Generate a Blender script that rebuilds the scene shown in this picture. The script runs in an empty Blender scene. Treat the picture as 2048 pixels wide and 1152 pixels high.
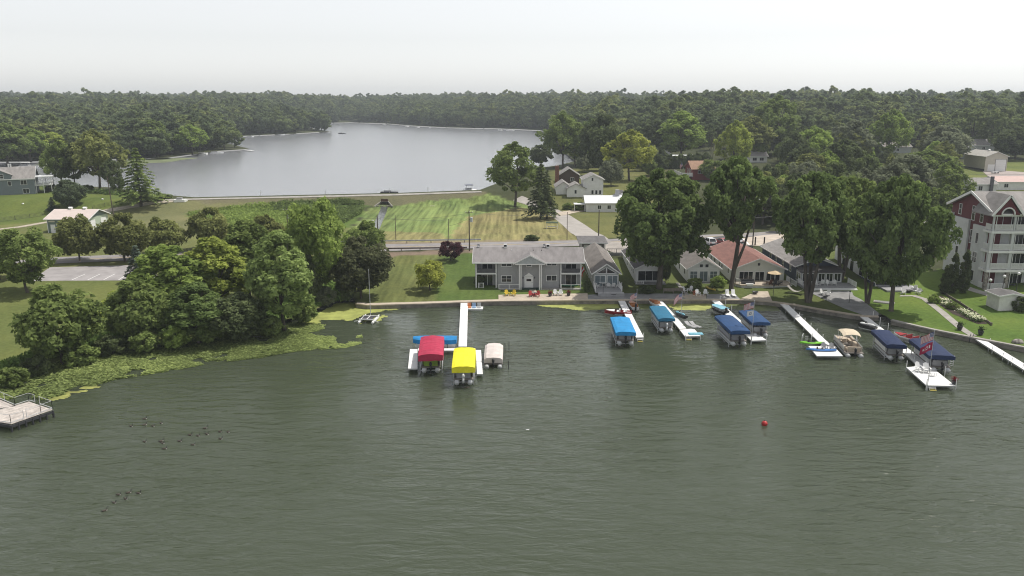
import bpy, math, random
import numpy as np
from mathutils import Vector, Matrix
from mathutils.geometry import delaunay_2d_cdt

S = bpy.context.scene
COL = S.collection
R = math.radians
# ------------------------------------------------------------------ camera, sky, sun, exposure
F, CX, CY, CAMZ, PITCH = 1600.0, 1024.0, 576.0, 36.0, R(13.2)
cd = bpy.data.cameras.new('camera'); cam = bpy.data.objects.new('camera', cd); COL.objects.link(cam)
cam.location = (0, 0, CAMZ); cam.rotation_euler = (R(90) - PITCH, 0, 0)
cd.sensor_width = 36; cd.lens = 36 * F / 2048; cd.clip_start = 0.5; cd.clip_end = 12000
S.camera = cam
SUN_EL, SUN_AZ = R(63), R(68)          # azimuth measured from +Y towards +X
w = bpy.data.worlds.new('World'); S.world = w; w.use_nodes = True
nt = w.node_tree; nt.nodes.clear()
sky = nt.nodes.new('ShaderNodeTexSky'); sky.sky_type = 'NISHITA'; sky.sun_disc = False
sky.sun_elevation = SUN_EL; sky.sun_rotation = SUN_AZ; sky.air_density = 1.0; sky.dust_density = 0.6; sky.ozone_density = 1.0
hs = nt.nodes.new('ShaderNodeHueSaturation'); hs.inputs['Saturation'].default_value = 0.14
bg = nt.nodes.new('ShaderNodeBackground'); bg.inputs["Strength"].default_value = 0.136
wo = nt.nodes.new('ShaderNodeOutputWorld')
nt.links.new(sky.outputs[0], hs.inputs['Color']); nt.links.new(hs.outputs[0], bg.inputs[0]); nt.links.new(bg.outputs[0], wo.inputs[0])
sd = bpy.data.lights.new('sun', 'SUN'); sd.energy = 3.5; sd.angle = R(0.7); sd.color = (1.0, 0.95, 0.87)
sun = bpy.data.objects.new('sun', sd); COL.objects.link(sun)
sv = Vector((math.sin(SUN_AZ) * math.cos(SUN_EL), math.cos(SUN_AZ) * math.cos(SUN_EL), math.sin(SUN_EL)))
sun.rotation_euler = sv.to_track_quat('Z', 'Y').to_euler(); sun.location = (0, 0, 200)
S.view_settings.view_transform = 'Standard'; S.view_settings.look = 'None'
S.view_settings.exposure = 0.24; S.view_settings.gamma = 1.0; S.view_settings.use_curve_mapping = False
c = S.cycles
c.max_bounces = 5; c.diffuse_bounces = 2; c.glossy_bounces = 2; c.transmission_bounces = 2; c.volume_bounces = 0
c.transparent_max_bounces = 4; c.use_denoising = True; c.use_adaptive_sampling = False; c.filter_width = 1.1; c.caustics_reflective = False; c.caustics_refractive = False
try: c.denoiser = 'OPENIMAGEDENOISE'; c.denoising_input_passes = 'RGB_ALBEDO_NORMAL'
except Exception: pass
c.sample_clamp_indirect = 4; c.sample_clamp_direct = 3

# ------------------------------------------------------------------ helpers
sp_, cp_ = math.sin(PITCH), math.cos(PITCH)
def P(px, py, z=0.0):
    u, v = (px - CX) / F, (CY - py) / F
    t = (z - CAMZ) / (-sp_ + v * cp_)
    return Vector((u * t, (cp_ + v * sp_) * t, z))
def proj(x, y, z):
    dz = z - CAMZ
    fw = y * cp_ - dz * sp_; up = y * sp_ + dz * cp_
    return CX + F * x / fw, CY - F * up / fw
def ss(a, b, x):
    t = np.clip((x - a) / (b - a), 0, 1); return t * t * (3 - 2 * t)
def hsh(x, y):
    return np.modf(np.abs(np.sin(x * 127.1 + y * 311.7) * 43758.5453))[0]
def vnoise(x, y):
    x = np.asarray(x, float); y = np.asarray(y, float)
    i, j = np.floor(x), np.floor(y); a, b = x - i, y - j
    a = a * a * (3 - 2 * a); b = b * b * (3 - 2 * b)
    return (hsh(i, j) * (1 - a) + hsh(i + 1, j) * a) * (1 - b) + (hsh(i, j + 1) * (1 - a) + hsh(i + 1, j + 1) * a) * b
def fbm(x, y, o=4):
    s, a, t = 0, 0.5, 0
    for k in range(o):
        s = s + a * vnoise(x * 2 ** k + 17 * k, y * 2 ** k - 9 * k); t += a; a *= 0.5
    return s / t
def inpoly(x, y, poly):
    x = np.asarray(x, float); y = np.asarray(y, float); r = np.zeros(x.shape, bool)
    n = len(poly)
    for i in range(n):
        x0, y0 = poly[i][0], poly[i][1]; x1, y1 = poly[i - 1][0], poly[i - 1][1]
        c_ = ((y0 > y) != (y1 > y)); d = (y1 - y0) if y1 != y0 else 1e-9
        r ^= c_ & (x < (x1 - x0) * (y - y0) / d + x0)
    return r
def dpoly(x, y, pl):
    d = np.full(np.shape(x), 1e9)
    for a, b in zip(pl[:-1], pl[1:]):
        vx, vy = b[0] - a[0], b[1] - a[1]; L = vx * vx + vy * vy + 1e-9
        t = np.clip(((x - a[0]) * vx + (y - a[1]) * vy) / L, 0, 1)
        d = np.minimum(d, np.hypot(x - a[0] - t * vx, y - a[1] - t * vy))
    return d

# shorelines, laid out on the photograph and carried to the ground
NAT = [P(a, b, 0.1) for a, b in [(-500, 1000), (-120, 830), (-20, 778), (60, 745), (130, 722), (250, 690), (400, 673), (500, 662), (590, 643), (640, 622), (668, 606), (706, 603)]]
WALLPX = [(712, 607), (735, 610), (780, 609), (850, 607), (930, 604), (1000, 602), (1100, 601), (1200, 600), (1300, 599.5), (1420, 599), (1500, 600), (1540, 603), (1586, 609), (1636, 618), (1698, 628), (1728, 632), (1757, 633)]
WALLPX2 = [(1783, 640), (1861, 658), (1936, 673), (2024, 690), (2120, 708), (2400, 760)]
WZ = 0.75
WALL = [P(a, b, WZ) for a, b in WALLPX]; WALL2 = [P(a, b, WZ) for a, b in WALLPX2]
NOTCH = [P(1757, 626, WZ), P(1772, 632, WZ)]
SHORE = [(p.x, p.y) for p in NAT + WALL + NOTCH + WALL2]
LOWLAKE = [(-600, -400)] + [(-600, SHORE[0][1])] + SHORE + [(600, SHORE[-1][1]), (600, -400)]
UZ = 5.0
UPX = [(-420, 372), (60, 372), (100, 374), (230, 379), (300, 392), (390, 399), (640, 393.5), (800, 390), (960, 384), (990, 372), (1040, 345), (1120, 333), (1150, 325), (1120, 300), (1105, 268), (1080, 262),
       (1000, 258.5), (900, 256.5), (830, 253), (770, 248), (700, 246), (650, 247), (600, 252), (640, 261), (664, 264), (600, 268), (480, 274), (440, 285), (500, 300), (440, 304), (380, 312), (330, 319), (200, 322), (60, 326), (-420, 330)]
ULAKE = [(P(a, b, UZ).x, P(a, b, UZ).y) for a, b in UPX]
CREST = [P(390, 399, UZ), P(960, 384, UZ)]
cs_ = (CREST[1].y - CREST[0].y) / (CREST[1].x - CREST[0].x)
def H(x, y):
    x = np.asarray(x, float); y = np.asarray(y, float)
    d = dpoly(x, y, SHORE)
    nat = 1 - ss(-50, -42, x)
    z = np.where(nat > 0.5, 0.05 + 0.75 * ss(0, 8, d), WZ) + 0.5 * ss(2, 12, d) + 1.8 * ss(14, 42, d)
    z = z - 0.7 * ss(196, 208, y) * (1 - ss(-90, -70, -x) * 0)
    yc = CREST[0].y + cs_ * (np.clip(x, -110, 0) - CREST[0].x)
    e = yc - y
    z = z + (UZ + 0.75 - z) * ss(-17, -2.5, -e)
    far = np.maximum(y - 285, 0)
    hill = 9 * ss(0, 220, far) * ss(20, 110, x) + (13 - 9 * ss(0, 150, x) - 6 * np.exp(-((x / np.maximum(y, 1) + 0.18) / 0.07) ** 2)) * ss(150, 900, far) + 7 * ss(600, 1500, far)
    hill = hill + (fbm(x / 260.0, y / 260.0, 3) - 0.5) * 9 * ss(100, 500, far)
    du = dpoly(x, y, ULAKE + ULAKE[:1])
    return z + hill * ss(4, 60 + 0 * du, du)
def Hf(x, y): return float(H(np.array([x]), np.array([y]))[0])
def G(px, py, dz=0.0):
    z = 3.0
    for _ in range(14):
        p = P(px, py, z); z = 0.5 * z + 0.5 * Hf(p.x, p.y)
    p = P(px, py, z); p.z = Hf(p.x, p.y) + dz
    return p

class MB:
    def __init__(s): s.v = []; s.f = []; s.m = []
    def add(s, vs, fs, mi=0):
        n = len(s.v); s.v += [tuple(p) for p in vs]
        for q in fs: s.f.append(tuple(n + k for k in q)); s.m.append(mi)
        return s
    def box(s, x0, x1, y0, y1, z0, z1, mi=0):
        return s.add([(x0, y0, z0), (x1, y0, z0), (x1, y1, z0), (x0, y1, z0), (x0, y0, z1), (x1, y0, z1), (x1, y1, z1), (x0, y1, z1)],
                     [(0, 3, 2, 1), (4, 5, 6, 7), (0, 1, 5, 4), (1, 2, 6, 5), (2, 3, 7, 6), (3, 0, 4, 7)], mi)
    def bar(s, a, b, wx, wz, mi=0):
        a, b = Vector(a), Vector(b); d = (b - a).normalized()
        u = Vector((0, 0, 1)) if abs(d.z) < 0.9 else Vector((0, 1, 0))
        r = d.cross(u).normalized() * wx / 2; u = r.cross(d).normalized() * wz / 2
        vs = [q + i * r + j * u for q in (a, b) for i, j in ((-1, -1), (1, -1), (1, 1), (-1, 1))]
        return s.add(vs, [(0, 1, 2, 3), (7, 6, 5, 4), (0, 4, 5, 1), (1, 5, 6, 2), (2, 6, 7, 3), (3, 7, 4, 0)], mi)
    def tube(s, pts, rs, n=6, mi=0, cap=True):
        pts = [Vector(p) for p in pts]
        if not hasattr(rs, '__len__'): rs = [rs] * len(pts)
        vs = []
        for i, p in enumerate(pts):
            d = (pts[min(i + 1, len(pts) - 1)] - pts[max(i - 1, 0)]).normalized()
            u = Vector((1, 0, 0)) if abs(d.x) < 0.8 else Vector((0, 1, 0))
            a = d.cross(u).normalized(); b = d.cross(a)
            vs += [p + rs[i] * (math.cos(6.2832 * k / n) * a + math.sin(6.2832 * k / n) * b) for k in range(n)]
        fs = [(i * n + k, i * n + (k + 1) % n, (i + 1) * n + (k + 1) % n, (i + 1) * n + k) for i in range(len(pts) - 1) for k in range(n)]
        if cap: fs += [tuple(range(n - 1, -1, -1)), tuple(range(len(vs) - n, len(vs)))]
        return s.add(vs, fs, mi)
    def lathe(s, prof, n=10, c=(0, 0, 0), mi=0):
        vs = [(c[0] + r * math.cos(6.2832 * k / n), c[1] + r * math.sin(6.2832 * k / n), c[2] + z) for r, z in prof for k in range(n)]
        fs = [(i * n + k, i * n + (k + 1) % n, (i + 1) * n + (k + 1) % n, (i + 1) * n + k) for i in range(len(prof) - 1) for k in range(n)]
        fs += [tuple(range(n - 1, -1, -1)), tuple(range(len(vs) - n, len(vs)))]
        return s.add(vs, fs, mi)
    def ey(s, prof, y0, y1, mi=0):       # profile in xz, pushed along y
        n = len(prof); vs = [(x, y0, z) for x, z in prof] + [(x, y1, z) for x, z in prof]
        return s.add(vs, [tuple(range(n)), tuple(range(2 * n - 1, n - 1, -1))] + [(k, n + k, n + (k + 1) % n, (k + 1) % n) for k in range(n)], mi)
    def ex(s, prof, x0, x1, mi=0):       # profile in yz, pushed along x
        n = len(prof); vs = [(x0, y, z) for y, z in prof] + [(x1, y, z) for y, z in prof]
        return s.add(vs, [tuple(range(n - 1, -1, -1)), tuple(range(n, 2 * n))] + [(k, (k + 1) % n, n + (k + 1) % n, n + k) for k in range(n)], mi)
    def ez(s, poly, z0, z1, mi=0):
        n = len(poly); vs = [(p[0], p[1], z0) for p in poly] + [(p[0], p[1], z1) for p in poly]
        return s.add(vs, [tuple(range(n - 1, -1, -1)), tuple(range(n, 2 * n))] + [(k, (k + 1) % n, n + (k + 1) % n, n + k) for k in range(n)], mi)
    def quad(s, a, b, c_, d, mi=0): return s.add([a, b, c_, d], [(0, 1, 2, 3)], mi)
    def ell(s, c0, r, n=10, k=6, mi=0):
        vs = [(c0[0], c0[1], c0[2] - r[2])]
        for i in range(1, k):
            a = -math.pi / 2 + math.pi * i / k
            vs += [(c0[0] + r[0] * math.cos(a) * math.cos(6.2832 * j / n), c0[1] + r[1] * math.cos(a) * math.sin(6.2832 * j / n), c0[2] + r[2] * math.sin(a)) for j in range(n)]
        vs.append((c0[0], c0[1], c0[2] + r[2])); L = len(vs) - 1
        fs = [(0, 1 + (j + 1) % n, 1 + j) for j in range(n)]
        fs += [(1 + i * n + j, 1 + i * n + (j + 1) % n, 1 + (i + 1) * n + (j + 1) % n, 1 + (i + 1) * n + j) for i in range(k - 2) for j in range(n)]
        fs += [(L, L - n + j, L - n + (j + 1) % n) for j in range(n)]
        return s.add(vs, fs, mi)
    def mesh(s, name, mats, smooth=False):
        me = bpy.data.meshes.new(name); me.from_pydata(s.v, [], s.f)
        for m in (mats if isinstance(mats, (list, tuple)) else [mats]): me.materials.append(m)
        me.polygons.foreach_set('material_index', s.m)
        if smooth: me.polygons.foreach_set('use_smooth', [True] * len(s.f))
        me.update(); return me
    def build(s, name, mats, parent=None, smooth=False):
        return link(name, s.mesh(name, mats, smooth), parent)
def link(name, me, parent=None):
    o = bpy.data.objects.new(name, me); COL.objects.link(o)
    if parent is not None: o.parent = parent
    return o
def tag(o, label=None, cat=None, group=None, kind=None):
    if label: o['label'] = label
    if cat: o['category'] = cat
    if group: o['group'] = group
    if kind: o['kind'] = kind
    return o
def thing(name, label, cat, loc=(0, 0, 0), rz=0.0, group=None):
    o = bpy.data.objects.new(name, None); COL.objects.link(o); o.empty_display_size = 0.3
    o.location = loc; o.rotation_euler = (0, 0, rz)
    return tag(o, label, cat, group)
def struct(name, mb, mats): return tag(mb.build(name, mats), kind='structure')
def dup(o, loc=None, rz=None, label=None, group=None, parent=None):
    c_ = o.copy(); COL.objects.link(c_)
    if parent is not None: c_.parent = parent
    if loc is not None: c_.location = loc
    if rz is not None: c_.rotation_euler = (0, 0, rz)
    if label: c_['label'] = label
    if group: c_['group'] = group
    for ch in list(o.children): dup(ch, parent=c_)
    return c_

# ------------------------------------------------------------------ materials
MATS = {}
def M(name, col, rough=0.6, var=0.12, scale=1.5, bump=0.0, bscale=8.0, metal=0.0, spec=0.4, stretch=(1, 1, 1), dark=None):
    if name in MATS: return MATS[name]
    m = bpy.data.materials.new(name); m.use_nodes = True; n = m.node_tree.nodes; l = m.node_tree.links
    b = n['Principled BSDF']; b.inputs['Roughness'].default_value = rough; b.inputs['Metallic'].default_value = metal
    b.inputs['Specular IOR Level'].default_value = spec
    tc = n.new('ShaderNodeTexCoord'); mp = n.new('ShaderNodeMapping'); mp.inputs['Scale'].default_value = stretch
    l.new(tc.outputs['Object'], mp.inputs['Vector'])
    if var > 0:
        t = n.new('ShaderNodeTexNoise'); t.inputs['Scale'].default_value = scale; t.inputs['Detail'].default_value = 5; t.inputs['Roughness'].default_value = 0.65
        l.new(mp.outputs[0], t.inputs['Vector'])
        r = n.new('ShaderNodeValToRGB'); r.color_ramp.elements[0].position = 0.3; r.color_ramp.elements[1].position = 0.7
        d = dark or tuple(x * (1 - 2 * var) for x in col)
        r.color_ramp.elements[0].color = (*d, 1); r.color_ramp.elements[1].color = (*[min(1, x * (1 + var)) for x in col], 1)
        l.new(t.outputs['Fac'], r.inputs[0]); l.new(r.outputs[0], b.inputs['Base Color'])
    else: b.inputs['Base Color'].default_value = (*col, 1)
    if bump > 0:
        t2 = n.new('ShaderNodeTexNoise'); t2.inputs['Scale'].default_value = bscale; t2.inputs['Detail'].default_value = 3
        l.new(mp.outputs[0], t2.inputs['Vector'])
        bu = n.new('ShaderNodeBump'); bu.inputs['Strength'].default_value = 0.6; bu.inputs['Distance'].default_value = bump
        l.new(t2.outputs['Fac'], bu.inputs['Height']); l.new(bu.outputs[0], b.inputs['Normal'])
    MATS[name] = m; return m
def siding(name, col, pitch=0.2, vertical=False):
    """painted board siding: fine lap lines as relief, a little grime"""
    if name in MATS: return MATS[name]
    m = M(name, col, 0.6, 0.05, 0.8); n = m.node_tree.nodes; l = m.node_tree.links
    tc = n.new('ShaderNodeTexCoord'); sx = n.new('ShaderNodeSeparateXYZ'); l.new(tc.outputs['Object'], sx.inputs[0])
    if vertical:
        a = n.new('ShaderNodeMath'); a.operation = 'ADD'; l.new(sx.outputs[0], a.inputs[0]); l.new(sx.outputs[1], a.inputs[1]); src = a.outputs[0]
    else: src = sx.outputs[2]
    q = n.new('ShaderNodeMath'); q.operation = 'DIVIDE'; q.inputs[1].default_value = pitch; l.new(src, q.inputs[0])
    fr = n.new('ShaderNodeMath'); fr.operation = 'FRACT'; l.new(q.outputs[0], fr.inputs[0])
    bu = n.new('ShaderNodeBump'); bu.inputs['Distance'].default_value = 0.02; bu.inputs['Strength'].default_value = 0.7
    l.new(fr.outputs[0], bu.inputs['Height']); l.new(bu.outputs[0], n['Principled BSDF'].inputs['Normal'])
    return m
WHITE = M('white_paint', (0.78, 0.78, 0.77), 0.5, 0.04, 0.7)
DOCKW = M('dock_white', (0.80, 0.80, 0.79), 0.55, 0.05, 0.5)
DOCKG = M('dock_edge_grey', (0.42, 0.43, 0.43), 0.5, 0.1, 1)
ALU = M('aluminium', (0.55, 0.56, 0.57), 0.5, 0.08, 2, metal=0.15)
BLACK = M('black_plastic', (0.015, 0.015, 0.017), 0.4, 0.1, 3)
DARK = M('dark_metal', (0.05, 0.05, 0.055), 0.5, 0.1, 3)
def glassmat(name, col, rough=0.08):
    m = M(name, col, rough, 0.25, 0.6, spec=0.6); return m
GLASS = glassmat('window_glass', (0.02, 0.024, 0.028))
GLASSB = glassmat('window_glass_pale', (0.16, 0.20, 0.22))
CONC = M('concrete', (0.36, 0.34, 0.31), 0.85, 0.16, 0.6, 0.01, 6)
CONCG = M('concrete_grey', (0.27, 0.27, 0.27), 0.85, 0.16, 0.5, 0.01, 6)
CONCB = M('concrete_beige', (0.48, 0.41, 0.33), 0.85, 0.12, 0.7, 0.01, 6)
WALLC = M('seawall_concrete', (0.24, 0.22, 0.19), 0.9, 0.25, 0.9, 0.02, 3)
WOOD = M('weathered_wood', (0.20, 0.17, 0.14), 0.8, 0.2, 2, stretch=(1, 1, 0.2))
POLEW = M('pole_wood', (0.11, 0.085, 0.07), 0.85, 0.25, 3, stretch=(1, 1, 0.15))
DECKG = M('deck_grey', (0.33, 0.33, 0.34), 0.7, 0.1, 1.5)
ASPH = M('asphalt_old', (0.26, 0.245, 0.245), 0.9, 0.12, 0.35, 0.01, 10)
ASPHD = M('asphalt_dark', (0.085, 0.085, 0.088), 0.9, 0.2, 0.3, 0.01, 10)
GRAVEL = M('gravel_path', (0.42, 0.37, 0.30), 0.95, 0.2, 1.2, 0.03, 6)
LINE = M('road_paint', (0.75, 0.75, 0.73), 0.7, 0.1, 2)
YLINE = M('road_paint_yellow', (0.6, 0.42, 0.08), 0.7, 0.15, 2)
RED = M('red_paint', (0.33, 0.025, 0.03), 0.5, 0.1, 2)
def roofm(name, col, var=0.16): return M(name, col, 0.9, var, 1.1, 0.02, 9, stretch=(1, 0.35, 0.35))
# foliage: colour from the object, small natural differences from leaf to leaf
def leafmat(name, rnd=False, trans=0.45):
    m = bpy.data.materials.new(name); m.use_nodes = True; n = m.node_tree.nodes; l = m.node_tree.links
    n.remove(n['Principled BSDF']); out = n['Material Output']
    oi = n.new('ShaderNodeObjectInfo'); at = n.new('ShaderNodeAttribute'); at.attribute_name = 'tint'
    hv = n.new('ShaderNodeHueSaturation')
    src = oi.outputs['Color']
    if rnd:
        rp = n.new('ShaderNodeValToRGB'); e = rp.color_ramp.elements
        e[0].position = 0; e[0].color = (0.060, 0.080, 0.042, 1); e[1].position = 1; e[1].color = (0.140, 0.158, 0.060, 1)
        for ps, cc in ((0.3, (0.078, 0.100, 0.050, 1)), (0.6, (0.098, 0.124, 0.054, 1)), (0.85, (0.112, 0.138, 0.057, 1))):
            k = e.new(ps); k.color = cc
        l.new(oi.outputs['Random'], rp.inputs[0]); src = rp.outputs[0]
    mr = n.new('ShaderNodeMapRange'); mr.inputs['To Min'].default_value = 0.95; mr.inputs['To Max'].default_value = 2.7
    l.new(at.outputs['Fac'], mr.inputs['Value']); l.new(mr.outputs[0], hv.inputs['Value'])
    mh = n.new('ShaderNodeMapRange'); mh.inputs['To Min'].default_value = 0.508; mh.inputs['To Max'].default_value = 0.488
    l.new(at.outputs['Fac'], mh.inputs['Value']); l.new(mh.outputs[0], hv.inputs['Hue'])
    l.new(src, hv.inputs['Color'])
    d = n.new('ShaderNodeBsdfDiffuse'); t = n.new('ShaderNodeBsdfTranslucent'); mx = n.new('ShaderNodeMixShader'); mx.inputs[0].default_value = trans
    l.new(hv.outputs[0], d.inputs[0]); l.new(hv.outputs[0], t.inputs[0])
    l.new(d.outputs[0], mx.inputs[1]); l.new(t.outputs[0], mx.inputs[2]); l.new(mx.outputs[0], out.inputs[0])
    return m
LEAF = leafmat('leaves'); LEAFR = leafmat('forest_leaves', True)
BARK = M('bark', (0.10, 0.085, 0.07), 0.9, 0.3, 2.5, 0.03, 4, stretch=(1, 1, 0.25))
# ------------------------------------------------------------------ ground
def wpoly(pts): return pts
ZONES = [  # picture outline of each plot, its own colour, mowing stripes
    ('lawn_left', [(-900, 376), (110, 374), (240, 380), (320, 396), (230, 414), (85, 444), (-900, 520)], (0.103, 0.133, 0.034), 0.15),
    ('park', [(-900, 520), (85, 444), (230, 414), (390, 399), (560, 405), (700, 420), (700, 640), (-900, 1100)], (0.128, 0.140, 0.050), 0.0),
    ('park_low', [(-900, 560), (300, 560), (260, 640), (60, 760), (-900, 1100)], (0.118, 0.138, 0.044), 0.0),
    ('dry', [(200, 420), (320, 400), (560, 402), (540, 412), (420, 425), (390, 470), (240, 500)], (0.150, 0.152, 0.070), 0.0),
    ('wet', [(372, 428), (560, 408), (735, 402), (725, 430), (700, 455), (560, 475), (420, 470)], (0.091, 0.137, 0.034), 0.0),
    ('field', [(690, 480), (735, 418), (775, 404), (870, 398), (975, 386), (1010, 398), (1100, 420), (1185, 483), (900, 486), (690, 492)], (0.150, 0.195, 0.065), 0.75),
    ('field_dry', [(900, 470), (940, 432), (1040, 415), (1100, 425), (1170, 475), (1150, 484), (900, 484)], (0.201, 0.182, 0.080), 0.9),
    ('field_dry2', [(720, 482), (745, 462), (890, 466), (900, 484), (720, 488)], (0.190, 0.179, 0.076), 0.8),
    ('dam', [(385, 397), (640, 393), (965, 383), (985, 386), (935, 396), (860, 402), (800, 411), (690, 409), (560, 403), (400, 408)], (0.135, 0.128, 0.075), 0.0),
    ('shoulder', [(690, 486), (900, 482), (1190, 480), (1190, 487), (930, 492), (690, 500)], (0.228, 0.190, 0.129), 0.0),
    ('bank', [(745, 505), (960, 498), (960, 507), (745, 520)], (0.198, 0.152, 0.114), 0.0),
    ('lawn_apt', [(745, 515), (960, 505), (1180, 500), (1180, 600), (712, 612), (700, 560)], (0.114, 0.129, 0.044), 0.55),
    ('lawn_apt_green', [(890, 510), (960, 505), (1180, 560), (1180, 600), (860, 608), (880, 560)], (0.087, 0.125, 0.034), 0.2),
    ('upland', [(1100, 340), (1330, 330), (1330, 470), (1200, 478), (1130, 430), (1090, 400)], (0.133, 0.137, 0.049), 0.1),
    ('cottages', [(1180, 520), (1720, 500), (1760, 560), (1720, 632), (1180, 604)], (0.095, 0.118, 0.038), 0.0),
    ('lawn_right', [(1690, 560), (1880, 540), (2500, 520), (2500, 800), (1770, 650), (1690, 625)], (0.103, 0.156, 0.034), 0.1),
    ('barnyard', [(1900, 330), (2200, 310), (2200, 420), (1900, 400)], (0.129, 0.152, 0.046), 0.0),
]
def ground():
    ys = list(np.arange(72, 285, 1.45)); dy = 1.6
    while ys[-1] < 3000: ys.append(ys[-1] + dy); dy = min(dy * 1.055, 200)
    X, Y = [], []
    for i, y in enumerate(ys):
        d = max(1.5, (ys[min(i + 1, len(ys) - 1)] - y) * 1.1); W = 0.72 * y + 45
        a = np.arange(-W, W + d, d) + (i % 2) * d * 0.5
        X.append(a); Y.append(np.full(len(a), y))
    rng = np.random.default_rng(3)
    x = np.concatenate(X); y = np.concatenate(Y); jit = np.minimum(0.3, 0.3)
    x = x + rng.uniform(-jit, jit, len(x)); y = y + rng.uniform(-jit, jit, len(y))
    k = ~inpoly(x, y, LOWLAKE) & (dpoly(x, y, SHORE) > 0.8) & ~inpoly(x, y, ULAKE)
    x, y = x[k], y[k]
    k = (dpoly(x, y, ULAKE + ULAKE[:1]) > 0.8); x, y = x[k], y[k]
    sh = []
    for a, b in zip(SHORE[:-1], SHORE[1:]):
        n = max(1, int(math.hypot(b[0] - a[0], b[1] - a[1]) / 1.5))
        sh += [(a[0] + (b[0] - a[0]) * t / n, a[1] + (b[1] - a[1]) * t / n) for t in range(n)]
    sh.append(SHORE[-1]); ul = []
    for a, b in zip(ULAKE, ULAKE[1:] + ULAKE[:1]):
        n = max(1, int(math.hypot(b[0] - a[0], b[1] - a[1]) / 3))
        ul += [(a[0] + (b[0] - a[0]) * t / n, a[1] + (b[1] - a[1]) * t / n) for t in range(n)]
    vs = [Vector(p) for p in sh + ul] + [Vector((a, b)) for a, b in zip(x, y)]
    ed = [(i, i + 1) for i in range(len(sh) - 1)] + [(len(sh) + i, len(sh) + (i + 1) % len(ul)) for i in range(len(ul))]
    ov, oe, of = delaunay_2d_cdt(vs, ed, [], 0, 1e-4, False)[:3]
    V = np.array([(p[0], p[1]) for p in ov]); T = np.array([t for t in of if len(t) == 3])
    c_ = V[T].mean(axis=1)
    keep = ~inpoly(c_[:, 0], c_[:, 1], LOWLAKE) & ~inpoly(c_[:, 0], c_[:, 1], ULAKE)
    T = T[keep]
    Z = H(V[:, 0], V[:, 1])
    me = bpy.data.meshes.new('ground'); me.from_pydata(np.column_stack([V, Z]).tolist(), [], T.tolist())
    col = np.zeros((len(V), 4)); col[:, :3] = (0.055, 0.062, 0.03)
    px, py = proj(V[:, 0], V[:, 1], Z)
    wob = 4 * (fbm(V[:, 0] / 6, V[:, 1] / 6, 3) - 0.5)
    for nm, pl, cc, st in ZONES:
        k = inpoly(px + wob, py + wob * 0.5, pl); col[k, :3] = cc; col[k, 3] = st
    at = me.color_attributes.new('plot', 'FLOAT_COLOR', 'POINT'); at.data.foreach_set('color', col.astype(np.float32).ravel())
    m = bpy.data.materials.new('turf'); m.use_nodes = True; n = m.node_tree.nodes; l = m.node_tree.links; b = n['Principled BSDF']
    b.inputs['Roughness'].default_value = 0.95; b.inputs['Specular IOR Level'].default_value = 0.1
    a = n.new('ShaderNodeAttribute'); a.attribute_name = 'plot'
    tc = n.new('ShaderNodeTexCoord')
    def noise(sc, det, st=(1, 1, 1)):
        mp = n.new('ShaderNodeMapping'); mp.inputs['Scale'].default_value = st; l.new(tc.outputs['Object'], mp.inputs[0])
        t = n.new('ShaderNodeTexNoise'); t.inputs['Scale'].default_value = sc; t.inputs['Detail'].default_value = det; l.new(mp.outputs[0], t.inputs['Vector']); return t.outputs['Fac']
    def mth(op, a_, b_):
        q = n.new('ShaderNodeMath'); q.operation = op
        for i, s_ in enumerate((a_, b_)):
            if isinstance(s_, (int, float)): q.inputs[i].default_value = s_
            else: l.new(s_, q.inputs[i])
        return q.outputs[0]
    f1 = noise(0.09, 5); f2 = noise(1.6, 4); f3 = noise(0.95, 3, (1, 0.045, 1)); f4 = noise(0.16, 2, (1, 0.05, 1))
    v = mth('ADD', mth('MULTIPLY', f1, 0.75), mth('MULTIPLY', f2, 0.75)); v = mth('ADD', v, 0.25)
    stp = mth('MULTIPLY', mth('SUBTRACT', mth('ADD', f3, mth('MULTIPLY', f4, 0.5)), 0.72), mth('MULTIPLY', a.outputs['Alpha'], 2.6))
    v2 = mth('ADD', v, stp)
    hv = n.new('ShaderNodeHueSaturation'); l.new(a.outputs['Color'], hv.inputs['Color']); l.new(v2, hv.inputs['Value'])
    hu = mth('ADD', mth('MULTIPLY', f1, -0.07), 0.535); l.new(hu, hv.inputs['Hue'])
    l.new(hv.outputs[0], b.inputs['Base Color'])
    bu = n.new('ShaderNodeBump'); bu.inputs['Distance'].default_value = 0.08; bu.inputs['Strength'].default_value = 0.7
    l.new(noise(3.0, 4), bu.inputs['Height']); l.new(bu.outputs[0], b.inputs['Normal'])
    me.materials.append(m); me.polygons.foreach_set('use_smooth', [True] * len(me.polygons))
    return tag(link('ground', me), kind='structure')
ground()

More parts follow.
